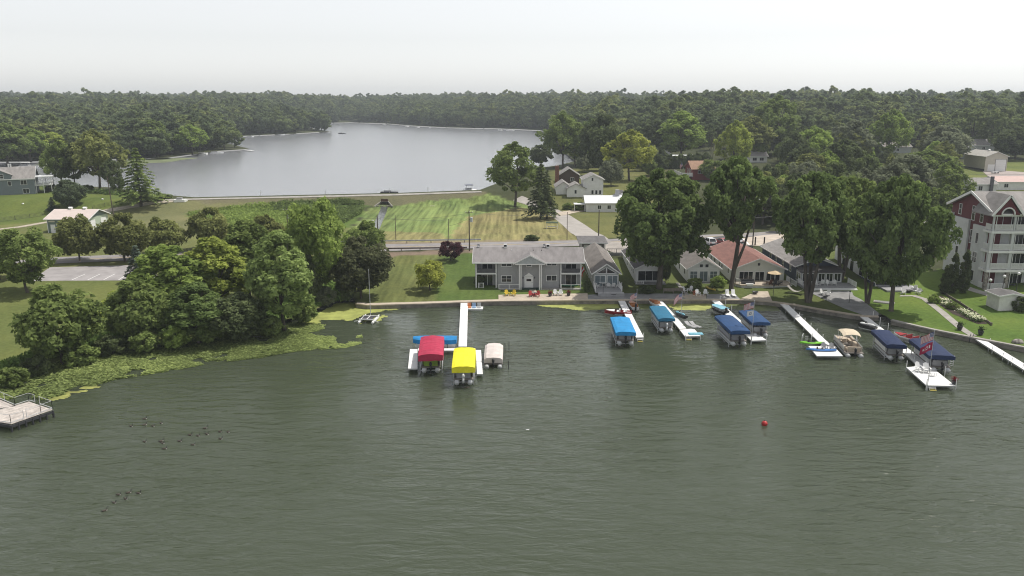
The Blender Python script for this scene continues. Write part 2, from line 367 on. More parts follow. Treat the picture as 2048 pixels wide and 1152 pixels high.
# ------------------------------------------------------------------ water
def watermat(name, col, s1, s2, d1, d2, rough, ang):
    m = bpy.data.materials.new(name); m.use_nodes = True; n = m.node_tree.nodes; l = m.node_tree.links; b = n['Principled BSDF']
    b.inputs['Base Color'].default_value = (*col, 1); b.inputs['Roughness'].default_value = rough; b.inputs['IOR'].default_value = 1.33
    b.subsurface_method = 'BURLEY'; b.inputs['Subsurface Weight'].default_value = 1.0; b.inputs['Subsurface Radius'].default_value = (1.0, 1.0, 0.8); b.inputs['Subsurface Scale'].default_value = 2.2
    tc = n.new('ShaderNodeTexCoord'); last = None
    for sc, st, dist, a, det in ((s1, (0.32, 1, 1), d1, ang, 3), (s2, (0.45, 1, 1), d2, -ang * 0.6, 4)):
        mp = n.new('ShaderNodeMapping'); mp.inputs['Scale'].default_value = st; mp.inputs['Rotation'].default_value = (0, 0, a); l.new(tc.outputs['Object'], mp.inputs[0])
        t = n.new('ShaderNodeTexNoise'); t.inputs['Scale'].default_value = sc; t.inputs['Detail'].default_value = det; t.inputs['Distortion'].default_value = 0.6
        l.new(mp.outputs[0], t.inputs['Vector'])
        bu = n.new('ShaderNodeBump'); bu.inputs['Distance'].default_value = dist; bu.inputs['Strength'].default_value = 1.0
        l.new(t.outputs['Fac'], bu.inputs['Height'])
        big = n.new('ShaderNodeTexNoise'); big.inputs['Scale'].default_value = 0.035; big.inputs['Detail'].default_value = 3; l.new(tc.outputs['Object'], big.inputs['Vector'])
        mr = n.new('ShaderNodeMapRange'); mr.inputs['From Min'].default_value = 0.35; mr.inputs['From Max'].default_value = 0.65; mr.inputs['To Min'].default_value = 0.25; mr.inputs['To Max'].default_value = 1.25
        l.new(big.outputs['Fac'], mr.inputs[0]); l.new(mr.outputs[0], bu.inputs['Strength'])
        if last: l.new(last, bu.inputs['Normal'])
        last = bu.outputs[0]
    l.new(last, b.inputs['Normal']); return m
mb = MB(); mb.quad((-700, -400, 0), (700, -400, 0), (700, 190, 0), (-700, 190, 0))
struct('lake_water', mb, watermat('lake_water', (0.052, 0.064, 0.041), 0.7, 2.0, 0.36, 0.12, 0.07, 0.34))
def inflate(pl, r):
    o = []; n = len(pl); ar = sum(pl[i - 1][0] * pl[i][1] - pl[i][0] * pl[i - 1][1] for i in range(n))
    for i in range(n):
        a, b = pl[i - 1], pl[(i + 1) % n]; dx, dy = b[0] - a[0], b[1] - a[1]; L = math.hypot(dx, dy)
        s_ = r if ar > 0 else -r
        o.append((pl[i][0] + dy / L * s_, pl[i][1] - dx / L * s_))
    return o
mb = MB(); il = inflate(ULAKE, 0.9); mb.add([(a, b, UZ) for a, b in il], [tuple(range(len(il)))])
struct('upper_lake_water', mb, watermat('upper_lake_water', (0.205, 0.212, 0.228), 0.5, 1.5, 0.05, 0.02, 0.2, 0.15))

# ------------------------------------------------------------------ roads, paths
def drape(name, pts, width, mat, off=0.05, step=2.0, across=3, px=True, kind='structure'):
    W = [G(a, b) for a, b in pts] if px else [Vector((a, b, 0)) for a, b in pts]
    P2 = []
    for a, b in zip(W[:-1], W[1:]):
        n = max(1, int((b - a).length / step)); P2 += [a + (b - a) * (k / n) for k in range(n)]
    P2.append(W[-1]); mb = MB(); vs = []
    for i, p in enumerate(P2):
        d = (P2[min(i + 2, len(P2) - 1)] - P2[max(i - 2, 0)]); d.z = 0; d.normalize(); nn = Vector((d.y, -d.x, 0))
        ww = width if not hasattr(width, '__len__') else width[0] + (width[1] - width[0]) * i / (len(P2) - 1)
        for k in range(across + 1):
            q = p + nn * ww * (k / across - 0.5); vs.append((q.x, q.y, Hf(q.x, q.y) + off))
    A = across + 1
    mb.add(vs, [(i * A + k, (i + 1) * A + k, (i + 1) * A + k + 1, i * A + k + 1) for i in range(len(P2) - 1) for k in range(across)])
    o = mb.build(name, mat)
    return tag(o, kind=kind) if kind else o
def patch(name, pts, mat, off=0.05, step=2.5, kind='structure'):
    W = [(p.x, p.y) for p in (G(a, b) for a, b in pts)]
    bd = []
    for a, b in zip(W, W[1:] + W[:1]):
        n = max(1, int(math.hypot(b[0] - a[0], b[1] - a[1]) / step)); bd += [(a[0] + (b[0] - a[0]) * t / n, a[1] + (b[1] - a[1]) * t / n) for t in range(n)]
    xs = [p[0] for p in W]; ys = [p[1] for p in W]
    gx, gy = np.meshgrid(np.arange(min(xs), max(xs), step), np.arange(min(ys), max(ys), step)); gx, gy = gx.ravel(), gy.ravel()
    k = inpoly(gx, gy, W) & (dpoly(gx, gy, W + W[:1]) > 0.5)
    vs = [Vector(p) for p in bd] + [Vector((a, b)) for a, b in zip(gx[k], gy[k])]
    r = delaunay_2d_cdt(vs, [(i, (i + 1) % len(bd)) for i in range(len(bd))], [], 1, 1e-4, False)
    z = H(np.array([p[0] for p in r[0]]), np.array([p[1] for p in r[0]])) + off
    mb = MB(); mb.add([(p[0], p[1], zz) for p, zz in zip(r[0], z)], r[2])
    o = mb.build(name, mat); return tag(o, kind=kind) if kind else o
ROADPX = [(-300, 556), (-100, 538), (0, 530), (115, 521), (260, 515), (400, 508), (560, 501), (700, 496), (860, 493), (1000, 490), (1140, 487), (1210, 485), (1420, 474), (1600, 464), (1750, 455), (1900, 444), (2200, 425)]
drape('road', ROADPX, 7.6, ASPH, 0.06)
drape('road_marking', ROADPX, 0.16, YLINE, 0.075, across=1)
drape('side_road', [(1196, 487), (1172, 468), (1150, 452), (1122, 432), (1100, 420), (1060, 406), (1035, 398)], (7.5, 4.5), M('asphalt_pale', (0.36, 0.335, 0.31), 0.9, 0.1, 0.4), 0.055)
drape('driveway', [(1110, 431), (1140, 424), (1200, 416)], 4.5, CONCB, 0.065)
drape('gravel_path', [(-200, 480), (-20, 461), (40, 454), (85, 446), (200, 424), (290, 408), (350, 401)], 2.4, GRAVEL, 0.05)
drape('crest_path', [(330, 400.5), (390, 398.6), (640, 393.3), (800, 389.6), (963, 383.8)], 1.5, CONC, 0.12)
drape('walk_path', [(870, 412), (860, 412)], 0.4, GRAVEL, 0.04)
patch('parking_lot', [(60, 563), (100, 535), (300, 530), (320, 561), (240, 560.5)], M('asphalt_park', (0.33, 0.31, 0.31), 0.9, 0.12, 0.35, 0.01, 10), 0.06)
for a in ((143, 561, 170, 549), (175, 561, 200, 549), (207, 560.5, 230, 548.5), (237, 560.5, 256, 549)):
    drape('parking_line', [a[:2], a[2:]], 0.16, LINE, 0.075, across=1)
patch('forecourt', [(1200, 495), (1225, 484), (1395, 476), (1410, 500), (1330, 506), (1240, 512)], M('asphalt_mid', (0.34, 0.31, 0.28), 0.9, 0.14, 0.35), 0.065)
patch('car_park', [(1385, 498), (1396, 477), (1470, 471), (1485, 484), (1500, 496)], ASPHD, 0.075)
patch('sandy_lot', [(1478, 478), (1584, 466), (1660, 463), (1660, 488), (1530, 492), (1496, 492)], M('sandy', (0.50, 0.43, 0.36), 0.95, 0.12, 0.5), 0.07)
drape('kerb', [(1474, 471.5), (1490, 482), (1503, 496)], 0.35, WHITE, 0.14)
drape('kerb', [(1404, 497.5), (1500, 496.5)], 0.35, WHITE, 0.14)
patch('terrace', [(997, 590), (1060, 589), (1175, 587), (1176, 599.5), (997, 601.3)], CONCB, 0.05, 1.5)
patch('promenade', [(1176, 590), (1235, 587), (1310, 590), (1370, 588), (1372, 598.6), (1176, 599.3)], CONCG, 0.052, 1.5)
patch('terrace', [(1358, 590), (1372, 588), (1412, 589), (1412, 598.3), (1373, 598.6)], CONCB, 0.055, 1.5)
patch('promenade', [(1413, 589), (1470, 588), (1480, 598.6), (1413, 598.6)], CONCG, 0.05, 1.5)
patch('terrace', [(1482, 597), (1500, 589), (1512, 583), (1536, 583), (1540, 594), (1545, 603), (1500, 599.4)], CONCB, 0.05, 1.5)
drape('garden_path', [(1063, 576), (1069, 589)], 1.3, CONCB, 0.045)
drape('shore_path', [(714, 605.5), (735, 608), (780, 607), (850, 605), (930, 602.2), (998, 600.3)], 1.0, CONCB, 0.05)
drape('garden_path', [(1355, 566), (1364, 580), (1378, 592)], 0.7, CONC, 0.045)
patch('patio', [(1617, 584), (1700, 582), (1698, 592), (1688, 604), (1720, 616), (1757, 626), (1757, 631.5), (1726, 630.5), (1690, 618), (1650, 600)], CONCG, 0.05, 1.5)
drape('stone_path', [(1800, 592), (1828, 592), (1848, 598), (1868, 612), (1895, 634), (1920, 655), (1946, 672)], 1.2, CONC, 0.05)
drape('condo_path', [(1925, 573), (1945, 580), (1975, 589), (2010, 598), (2120, 606)], 1.7, CONC, 0.05)
patch('barn_drive', [(1965, 343), (2000, 341), (2048, 351), (2200, 356), (2200, 366), (1985, 360)], M('drive', (0.36, 0.31, 0.29), 0.9, 0.1, 0.4), 0.08, 4)
patch('flower_bed', [(1862, 598), (1882, 592), (1900, 600), (1975, 648), (1955, 648), (1905, 628)], M('mulch', (0.06, 0.042, 0.035), 0.95, 0.3, 2), 0.04, 1.5)
# the little stream below the spillway
mb = MB(); sp = [G(a, b, 0.06) for a, b in ((769, 414), (767, 421), (763, 431), (757, 444), (752, 456), (740, 470))]
vs = []
for i, p in enumerate(sp): vs += [(p.x - 1.1, p.y, p.z), (p.x + 1.1, p.y, p.z)]
mb.add(vs, [(2 * i, 2 * i + 1, 2 * i + 3, 2 * i + 2) for i in range(len(sp) - 1)])
struct('stream_water', mb, watermat('stream_water', (0.10, 0.11, 0.10), 1.0, 3.0, 0.05, 0.03, 0.15, 0.3))

# ------------------------------------------------------------------ seawall
def seawall(label, line):
    root = thing('seawall', label, 'seawall', (line[0].x, line[0].y, 0)); o = Vector((line[0].x, line[0].y, 0))
    nrm = []
    for i, p in enumerate(line):
        d = line[min(i + 1, len(line) - 1)] - line[max(i - 1, 0)]; d.z = 0; d.normalize(); nrm.append(Vector((d.y, -d.x, 0)))
    for nm, off0, off1, z0, z1, m in (('wall_face', 0.12, -0.30, -1.2, 0.62, WALLC), ('wall_cap', 0.22, -0.42, 0.623, 0.82, CONCB if 'beige' in label else CONC)):
        mb = MB(); vs = []
        for p, q in zip(line, nrm):
            a = p + q * off0 - o; b = p + q * off1 - o
            vs += [(a.x, a.y, z0), (a.x, a.y, z1), (b.x, b.y, z1), (b.x, b.y, z0)]
        n = len(line)
        mb.add(vs, [(4 * i + k, 4 * i + (k + 1) % 4, 4 * i + 4 + (k + 1) % 4, 4 * i + 4 + k) for i in range(n - 1) for k in range(4)] + [(0, 3, 2, 1), (4 * n - 4, 4 * n - 3, 4 * n - 2, 4 * n - 1)])
        mb.build(nm, m, root)
seawall('long low concrete seawall with a beige cap below the apartment lawn and cottages', WALL)
seawall('curved grey concrete seawall along the bright lawn below the condominium', WALL2)

# ------------------------------------------------------------------ trees
def leafmesh(name, C, N, size, tint, rng, asp=1.5, trunk=None, mats=None):
    n = len(C); N = N / np.linalg.norm(N, axis=1, keepdims=True)
    r = rng.normal(size=(n, 3)); A = np.cross(N, r); A /= np.linalg.norm(A, axis=1, keepdims=True) + 1e-9
    B = np.cross(N, A); s = size[:, None]
    V = np.stack([C - A * s * asp / 2, C + B * s * 0.42, C + A * s * asp / 2, C - B * s * 0.42], axis=1).reshape(-1, 3)
    tv, tf = (trunk.v, trunk.f) if trunk else ([], [])
    nv = len(V); fs = np.arange(nv).reshape(-1, 4)
    me = bpy.data.meshes.new(name)
    allv = np.concatenate([V, np.array(tv).reshape(-1, 3)]) if tv else V
    me.vertices.add(len(allv)); me.vertices.foreach_set('co', allv.astype(np.float32).ravel())
    lo = list(fs.ravel()); st = list(range(0, nv, 4)); tot = [4] * n
    for f in tf: st.append(len(lo)); tot.append(len(f)); lo += [nv + k for k in f]
    me.loops.add(len(lo)); me.loops.foreach_set('vertex_index', np.array(lo, dtype=np.int32))
    me.polygons.add(len(st)); me.polygons.foreach_set('loop_start', np.array(st, dtype=np.int32)); me.polygons.foreach_set('loop_total', np.array(tot, dtype=np.int32))
    for m in (mats or [LEAF]): me.materials.append(m)
    if tf: me.polygons.foreach_set('material_index', np.array([0] * n + [1] * len(tf), dtype=np.int32))
    me.update(calc_edges=True)
    a = me.attributes.new('tint', 'FLOAT', 'FACE'); a.data.foreach_set('value', np.concatenate([tint, np.full(len(tf), 0.5)]).astype(np.float32))
    return me
def prof(kind, t):
    if kind == 'oval': return np.sin(np.pi * np.clip(t, 0, 1) ** 0.85) ** 0.65
    if kind == 'round': return np.sqrt(np.clip(1 - (2 * t - 1) ** 2, 0, 1))
    if kind == 'cone': return np.clip(1.03 - t, 0, 1) ** 0.75 * np.clip(t * 6 + 0.25, 0, 1)
    if kind == 'egg': return np.sin(np.pi * np.clip(t, 0, 1) ** 0.62) ** 0.75
    if kind == 'vase': return np.sin(np.pi * np.clip(t, 0, 1) ** 1.35) ** 0.6
    if kind == 'column': return np.clip(t * 8, 0, 1) ** 0.5 * np.clip((1 - t) * 2.2, 0, 1) ** 0.6
def crownpts(seed, w_, h, z0, nc, nl, ls, kind, cs=0.13, lump=0.22, inner=0.35):
    rng = np.random.default_rng(seed)
    t = rng.random(nc * 6); pr = prof(kind, t); t = t[rng.random(len(t)) < pr * 0.9 + 0.05][:nc]; n = len(t)
    a = rng.random(n) * 6.2832; ph = rng.random(6) * 6.28
    lum = 1 + lump * (0.5 * np.sin(2 * a + ph[0] + 3 * t) + 0.35 * np.sin(3 * a + ph[1] - 5 * t) + 0.3 * np.sin(5 * a + ph[2] + 9 * t)) 
    rr = prof(kind, t) * np.sqrt(inner + (1 - inner) * rng.random(n)) * lum * (w_ / 2) * (1 - cs)
    c0 = np.column_stack([rr * np.cos(a), rr * np.sin(a), z0 + t * (h - z0) * (1 + 0.0 * t)])
    size = w_ * cs * rng.uniform(0.65, 1.35, n) * (0.55 + 0.45 * prof(kind, t))
    d = rng.normal(size=(n, nl, 3)); d[:, :, 2] += 0.3; d /= np.linalg.norm(d, axis=2, keepdims=True)
    ra = rng.uniform(0.45, 1.08, (n, nl, 1)) ** 0.7
    C = c0[:, None, :] + d * ra * size[:, None, None] * np.array([0.95, 0.95, 0.92])
    out = np.column_stack([c0[:, 0], c0[:, 1], (c0[:, 2] - (z0 + 0.4 * (h - z0)))]); out /= np.linalg.norm(out, axis=1, keepdims=True) + 1e-6
    N = d * 0.6 + out[:, None, :] * 0.4 + rng.normal(size=(n, nl, 3)) * 0.75 + np.array([0, 0, 0.2])
    tint = np.clip(0.5 * rng.random((n, 1)) + 0.5 * rng.random((n, nl)), 0, 1)
    sz = ls * rng.uniform(0.6, 1.35, (n, nl))
    return C.reshape(-1, 3), N.reshape(-1, 3), sz.ravel(), tint.ravel(), c0, rng
def trunkmb(c0, h, z0, r, rng, limbs=6, stems=1, lean=0.0):
    mb = MB(); top = Vector((lean, 0, z0 + (h - z0) * 0.55))
    for s_ in range(stems):
        bx = 0 if stems == 1 else r * 0.8 * math.cos(s_ * 6.28 / stems); by = 0 if stems == 1 else r * 0.8 * math.sin(s_ * 6.28 / stems)
        tx, ty = (rng.normal() * 0.3, rng.normal() * 0.3) if stems == 1 else (bx * 9, by * 9)
        mid = Vector((bx + (tx - bx) * 0.35 + lean * 0.4, by + (ty - by) * 0.35, z0 * 0.75))
        mb.tube([(bx, by, -0.3), (bx, by, 0.25), mid, (tx + top.x, ty, top.z)], [r * 1.5, r * 1.05, r * 0.85, r * 0.3], 8)
    if lean: mb.tube([(lean * 0.22, 0, z0 * 0.42), (lean * 1.1, 0.2, z0 * 0.9), (lean * 2.0, 0.3, z0 * 1.7)], [r * 0.7, r * 0.5, r * 0.25], 8)
    k = rng.permutation(len(c0))[:limbs]
    for i in k:
        e = Vector(c0[i]); s0 = Vector((top.x * 0.5, 0, z0 * 0.8 + 0.25 * (e.z - z0 * 0.8)))
        mb.tube([s0, (s0 + e) / 2 + Vector((0, 0, 0.4)), e], [r * 0.5, r * 0.3, r * 0.1], 6, cap=False)
    return mb
PROTO = {}
def mkproto(key, seed, w_, h, z0, nc, nl, ls, kind, r=0.22, stems=1, limbs=7, lean=0.0, **kw):
    C, N, s, ti, c0, rng = crownpts(seed, w_, h, z0, nc, nl, ls, kind, **kw)
    PROTO[key] = (leafmesh('crown', C, N, s, ti, rng), trunkmb(c0, h, z0, r, rng, limbs, stems, lean).mesh('trunk', BARK, True), w_, h)
mkproto('maple', 1, 9, 10, 1.8, 85, 120, 0.42, 'egg', 0.2)
mkproto('maple2', 2, 9, 10, 1.6, 80, 120, 0.42, 'oval', 0.2, lump=0.3)
mkproto('locust', 3, 11, 14, 1.6, 120, 100, 0.40, 'vase', 0.25, lump=0.35, cs=0.10)
mkproto('tall', 4, 10, 17, 2.5, 130, 110, 0.46, 'oval', 0.28, lump=0.32, cs=0.11)
mkproto('open', 5, 12, 17, 4.5, 110, 90, 0.46, 'oval', 0.3, lump=0.4, cs=0.095, limbs=14)
mkproto('giant', 6, 21, 23, 5.2, 300, 120, 0.55, 'oval', 0.6, lump=0.36, cs=0.066, limbs=22, inner=0.3)
mkproto('giant2', 7, 18, 23, 8.0, 240, 120, 0.54, 'oval', 0.45, stems=3, lump=0.4, cs=0.07, limbs=20, inner=0.3)
mkproto('leaner', 8, 13, 23, 9, 130, 100, 0.58, 'vase', 0.55, lump=0.45, cs=0.095, limbs=14, lean=2.2)
mkproto('shrub', 9, 4, 3.2, 0.0, 40, 90, 0.30, 'round', 0.06, limbs=8, inner=0.2)
mkproto('smalltree', 10, 6, 6, 1.0, 60, 120, 0.26, 'round', 0.14, lump=0.2)
mkproto('cedar', 11, 2.4, 9, 0.2, 90, 80, 0.26, 'column', 0.12, cs=0.2, lump=0.1)
def conifer(key, seed, w_, h, z0, tiers, per, nl, ls, r):
    rng = np.random.default_rng(seed); C = []; N = []; mb = MB()
    mb.tube([(0, 0, -0.3), (0, 0, h * 0.5), (0, 0, h * 0.97)], [r * 1.2, r * 0.7, 0.03], 7)
    for i in range(tiers):
        t = i / (tiers - 1); z = z0 + (h - z0) * t * 0.98; L = w_ / 2 * (1 - t) ** 0.8 * (0.85 + 0.3 * rng.random()) + 0.25
        m = max(4, int(per * (1 - 0.5 * t)))
        for j in range(m):
            a = 6.283 * j / m + rng.random() * 0.8; l = L * rng.uniform(0.7, 1.1); q = int(nl * (0.35 + 0.65 * (1 - t)))
            s = rng.random(q) ** 0.7; sp = rng.normal(size=q) * 0.16 * l * (1.1 - s) + rng.normal(size=q) * 0.1
            x = s * l; C.append(np.column_stack([x * math.cos(a) - sp * math.sin(a), x * math.sin(a) + sp * math.cos(a), z - 0.28 * l * s ** 2 + rng.normal(size=q) * 0.12 + 0.1]))
            N.append(np.column_stack([np.full(q, math.cos(a) * 0.3), np.full(q, math.sin(a) * 0.3), np.full(q, 1.0)]) + rng.normal(size=(q, 3)) * 0.4)
    C = np.concatenate(C); N = np.concatenate(N)
    PROTO[key] = (leafmesh('crown', C, N, ls * rng.uniform(0.6, 1.3, len(C)), rng.random(len(C)), rng, 2.0), mb.mesh('trunk', BARK, True), w_, h)
conifer('pine', 21, 9.5, 18, 2.6, 17, 10, 60, 0.42, 0.28)
conifer('spruce', 22, 4.5, 9, 0.3, 14, 9, 40, 0.32, 0.16)
GREENS = {'dark': (0.070, 0.088, 0.040), 'maple': (0.108, 0.120, 0.044), 'mid': (0.112, 0.146, 0.048), 'bright': (0.150, 0.200, 0.055), 'lime': (0.195, 0.232, 0.056),
          'olive': (0.135, 0.150, 0.055), 'yellow': (0.205, 0.225, 0.052), 'blue': (0.076, 0.098, 0.076), 'deep': (0.088, 0.122, 0.042), 'purple': (0.062, 0.028, 0.034), 'grey': (0.118, 0.132, 0.085)}
TREE_RNG = random.Random(5)
def tree(key, pos, w_, h, col, name, label, group=None, rz=None, cat='tree', trunk=True):
    cm, tm, pw, ph = PROTO[key]
    root = thing(name, label, cat, pos, TREE_RNG.random() * 6.28 if rz is None else rz, group)
    k = TREE_RNG.uniform(0.94, 1.06); root.scale = (w_ / pw * k, w_ / pw / k, h / ph)
    if trunk: link('trunk', tm, root)
    o = link('crown', cm, root); cc = GREENS[col] if isinstance(col, str) else col
    j = TREE_RNG.uniform(0.9, 1.1); o.color = (cc[0] * j, cc[1] * j, cc[2] * j, 1)
    return root
def ptree(key, px, py, wpx, top, col, name, label, group=None, **kw):
    """foot at a picture point, crown width in picture pixels, treetop at picture row `top`"""
    g = G(px, py); fw = g.y * cp_ - (g.z - CAMZ) * sp_; m = F / fw
    h = g.z; lo, hi = g.z, g.z + 60
    for _ in range(30):
        md = (lo + hi) / 2
        if proj(g.x, g.y, md)[1] > top: lo = md
        else: hi = md
    return tree(key, (g.x, g.y, g.z - 0.1), wpx / m, max(0.5, hi - g.z), col, name, label, group, **kw)
for a in [
    ('locust', 55, 585, 125, 455, 'mid', 'locust_tree', 'wide feathery locust tree by the left end of the parking lot'),
    ('locust', -2, 560, 110, 468, 'dark', 'locust_tree', 'dark feathery tree cut off by the left picture edge beside the parking lot'),
    ('maple', 160, 523, 88, 427, 'maple', 'maple_tree', 'pointed olive maple standing in front of the white roofed utility building'),
    ('maple2', 250, 523, 98, 428, 'maple', 'maple_tree', 'round olive maple just right of the utility building garage doors'),
    ('maple', 328, 507, 86, 432, 'olive', 'maple_tree', 'third maple of the row beside the road, above the dark conifer'),
    ('maple2', 424, 500, 88, 416, 'olive', 'maple_tree', 'olive maple at the edge of the bright reed marsh'),
    ('spruce', 277, 565, 60, 492, 'blue', 'conifer', 'dark bluish conifer at the right end of the parking lot'),
    ('tall', 345, 640, 150, 490, 'bright', 'broadleaf_tree', 'big light green tree right of the dark bluish conifer'),
    ('tall', 435, 625, 140, 474, 'lime', 'broadleaf_tree', 'tall tree with yellowing top in the middle of the shore thicket'),
    ('maple2', 125, 728, 150, 572, 'mid', 'broadleaf_tree', 'foremost round tree at the left end of the shore thicket'),
    ('maple2', 282, 688, 130, 562, 'mid', 'broadleaf_tree', 'dense green tree with arching top in the shore thicket'),
    ('tall', 398, 682, 125, 566, 'deep', 'broadleaf_tree', 'dark tree above the lily pads in the centre of the thicket'),
    ('maple', 478, 672, 120, 585, 'dark', 'broadleaf_tree', 'dark low tree between the thicket and the tall poplar'),
    ('tall', 568, 655, 134, 462, (0.165, 0.215, 0.075), 'poplar_tree', 'tall bright poplar with glittering leaves beside the algae bay'),
    ('tall', 500, 600, 110, 440, 'mid', 'broadleaf_tree', 'green tree behind the bright poplar on its left'),
    ('maple2', 535, 530, 82, 432, 'maple', 'broadleaf_tree', 'dark round crown behind the bright poplar at the marsh edge'),
    ('locust', 638, 600, 130, 398, 'bright', 'locust_tree', 'tallest light green locust behind the dark red maple'),
    ('maple2', 615, 610, 70, 510, 'dark', 'broadleaf_tree', 'shaded tree squeezed between the poplar and the locust'),
    ('maple2', 735, 520, 78, 442, 'mid', 'broadleaf_tree', 'small tree beside the utility pole at the road guardrail'),
    ('locust', 690, 560, 80, 470, 'bright', 'broadleaf_tree', 'light tree behind the dark maple at the lawn edge'),
    ('maple2', 722, 596, 118, 476, (0.072, 0.080, 0.042), 'maple_tree', 'dense dark bronze green maple at the left edge of the apartment lawn'),
    ('smalltree', 860, 581, 68, 522, 'yellow', 'ornamental_tree', 'small round yellow green tree alone on the apartment lawn'),
    ('smalltree', 902, 522, 48, 482, 'purple', 'ornamental_tree', 'small round purple leaved tree by the guardrail'),
    ('open', 126, 380, 62, 282, 'mid', 'lakeside_tree', 'leftmost tall tree on the green lawn by the upper lake'),
    ('open', 152, 380, 60, 290, 'dark', 'lakeside_tree', 'second lakeside tree, dark, close behind the round shrub'),
    ('open', 200, 380, 100, 262, 'olive', 'lakeside_tree', 'widest tree on the upper lake lawn, left of the tall pine'),
    ('open', 228, 385, 44, 318, 'dark', 'lakeside_tree', 'thin dark tree behind the tall leaning utility pole'),
    ('pine', 282, 412, 88, 296, 'mid', 'pine_tree', 'tall layered light pine by the wire fence at the left end of the dam'),
    ('smalltree', 236, 388, 26, 352, 'dark', 'ornamental_tree', 'little dark tree between the pole and the tall pine'),
    ('maple2', 140, 416, 62, 360, (0.062, 0.080, 0.046), 'shade_tree', 'round dark tree on the lawn behind the utility building'),
    ('spruce', 105, 420, 24, 394, 'blue', 'spruce_tree', 'little blue spruce behind the left end of the utility building'),
    ('open', 1030, 414, 112, 288, 'mid', 'broadleaf_tree', 'big spreading tree at the right end of the dam'),
    ('pine', 1082, 438, 72, 322, 'dark', 'pine_tree', 'dark layered pine by the pale side road'),
    ('pine', 1094, 436, 44, 340, 'dark', 'pine_tree', 'slimmer dark pine leaning against the larger pine by the side road'),
    ('open', 1125, 336, 84, 226, 'mid', 'broadleaf_tree', 'tall tree at the lake edge behind the brown house'),
    ('open', 1150, 334, 56, 250, 'lime', 'broadleaf_tree', 'light tree just right of the tall lake edge tree'),
    ('maple2', 1080, 330, 44, 290, 'dark', 'broadleaf_tree', 'small dark tree at the water behind the big dam tree'),
    ('maple2', 1205, 352, 92, 232, 'dark', 'broadleaf_tree', 'dark tree behind the tall white house'),
    ('maple', 1168, 345, 36, 306, 'grey', 'broadleaf_tree', 'small grey green tree behind the brown chimney house'),
    ('open', 1258, 362, 92, 262, 'yellow', 'broadleaf_tree', 'yellow green rounded tree above the lawn right of the white house'),
    ('maple', 1222, 372, 52, 316, 'grey', 'broadleaf_tree', 'grey green small tree at the right corner of the tall white house'),
    ('tall', 1360, 318, 84, 222, 'bright', 'broadleaf_tree', 'broad tree behind the long white metal roof'),
    ('tall', 1308, 318, 60, 240, 'dark', 'broadleaf_tree', 'dark tree left of the long white metal roof'),
    ('open', 1466, 352, 70, 244, 'lime', 'broadleaf_tree', 'light tree right of the red house'),
    ('smalltree', 1430, 362, 62, 318, 'mid', 'broadleaf_tree', 'round bush like tree hiding the right end of the red house'),
    ('open', 1550, 310, 92, 194, 'mid', 'broadleaf_tree', 'tallest tree breaking the skyline right of centre'),
    ('giant', 1318, 577, 214, 342, 'deep', 'shade_tree', 'huge spreading shade tree between the two white cottages'),
    ('leaner', 1462, 580, 118, 318, 'deep', 'shade_tree', 'tall tree with bare forked trunk beside the red roofed cottage', None, 0.0),
    ('giant2', 1616, 604, 158, 342, 'deep', 'shade_tree', 'large multi stemmed tree in front of the navy cottage'),
    ('giant2', 1735, 607, 120, 380, 'deep', 'shade_tree', 'dark tree in front of the white two storey house'),
    ('giant', 1782, 622, 165, 352, 'deep', 'shade_tree', 'broad tree on the shore lawn left of the condominium cedars'),
    ('giant2', 1680, 560, 150, 350, 'mid', 'shade_tree', 'leafy tree rising behind the navy cottage'),
    ('tall', 15, 329, 80, 246, 'mid', 'lakeside_tree', 'broad green tree behind the roof of the blue green house'),
    ('open', 62, 323, 72, 256, 'bright', 'lakeside_tree', 'light green willow like tree at the left end of the upper lake'),
    ('tall', 108, 320, 62, 264, 'lime', 'lakeside_tree', 'yellow green tree behind the leftmost tall lakeside tree'),
    ('open', 385, 309, 62, 250, 'bright', 'lakeside_tree', 'light green rounded tree on the shore left of the sandy point'),
    ('maple2', 291, 313, 26, 275, 'lime', 'lakeside_tree', 'small yellow green tree at the foot of the left lakeshore wood'),
    ('tall', 310, 314, 60, 240, 'mid', 'lakeside_tree', 'tall green tree above the lily bed of the upper lake'),
    ('open', 1180, 330, 70, 240, 'deep', 'broadleaf_tree', 'tall deep green tree left of the dark tree behind the white house'),
    ('tall', 1500, 320, 80, 232, 'olive', 'broadleaf_tree', 'olive green tree above the small white house'),
    ('open', 1620, 350, 90, 255, 'bright', 'broadleaf_tree', 'light green tree in the middle of the hillside between white roofs'),
    ('tall', 1700, 345, 80, 240, 'grey', 'broadleaf_tree', 'grey green tall tree beside the glimpsed white roof'),
    ('open', 1775, 330, 80, 222, 'bright', 'broadleaf_tree', 'light crowned tree rising over the low brown grey roof'),
    ('maple2', 1885, 335, 92, 252, 'grey', 'broadleaf_tree', 'large rounded grey green tree left of the pale grey gabled house'),
    ('open', 1850, 372, 110, 300, 'mid', 'broadleaf_tree', 'wide green tree between the hillside and the condominium roof'),
    ('maple2', 2030, 318, 90, 250, 'dark', 'broadleaf_tree', 'dark tree at the right edge behind the tan pole barn'),
    ('cedar', 1903, 586, 20, 506, 'dark', 'cedar_tree', 'left one of the dark columnar cedars at the condominium wall'),
    ('cedar', 1925, 586, 21, 500, 'dark', 'cedar_tree', 'right one of the dark columnar cedars at the condominium wall'),
    ('cedar', 1888, 588, 18, 530, 'dark', 'cedar_tree', 'shortest dark cedar left of the two columnar cedars'),
    ('smalltree', 1330, 568, 22, 515, 'dark', 'ornamental_tree', 'slim dark young tree between the huge tree and the white cottage'),
]: ptree(*a[:9]) if len(a) < 10 else ptree(*a[:8], rz=a[9] if len(a) > 9 else None)
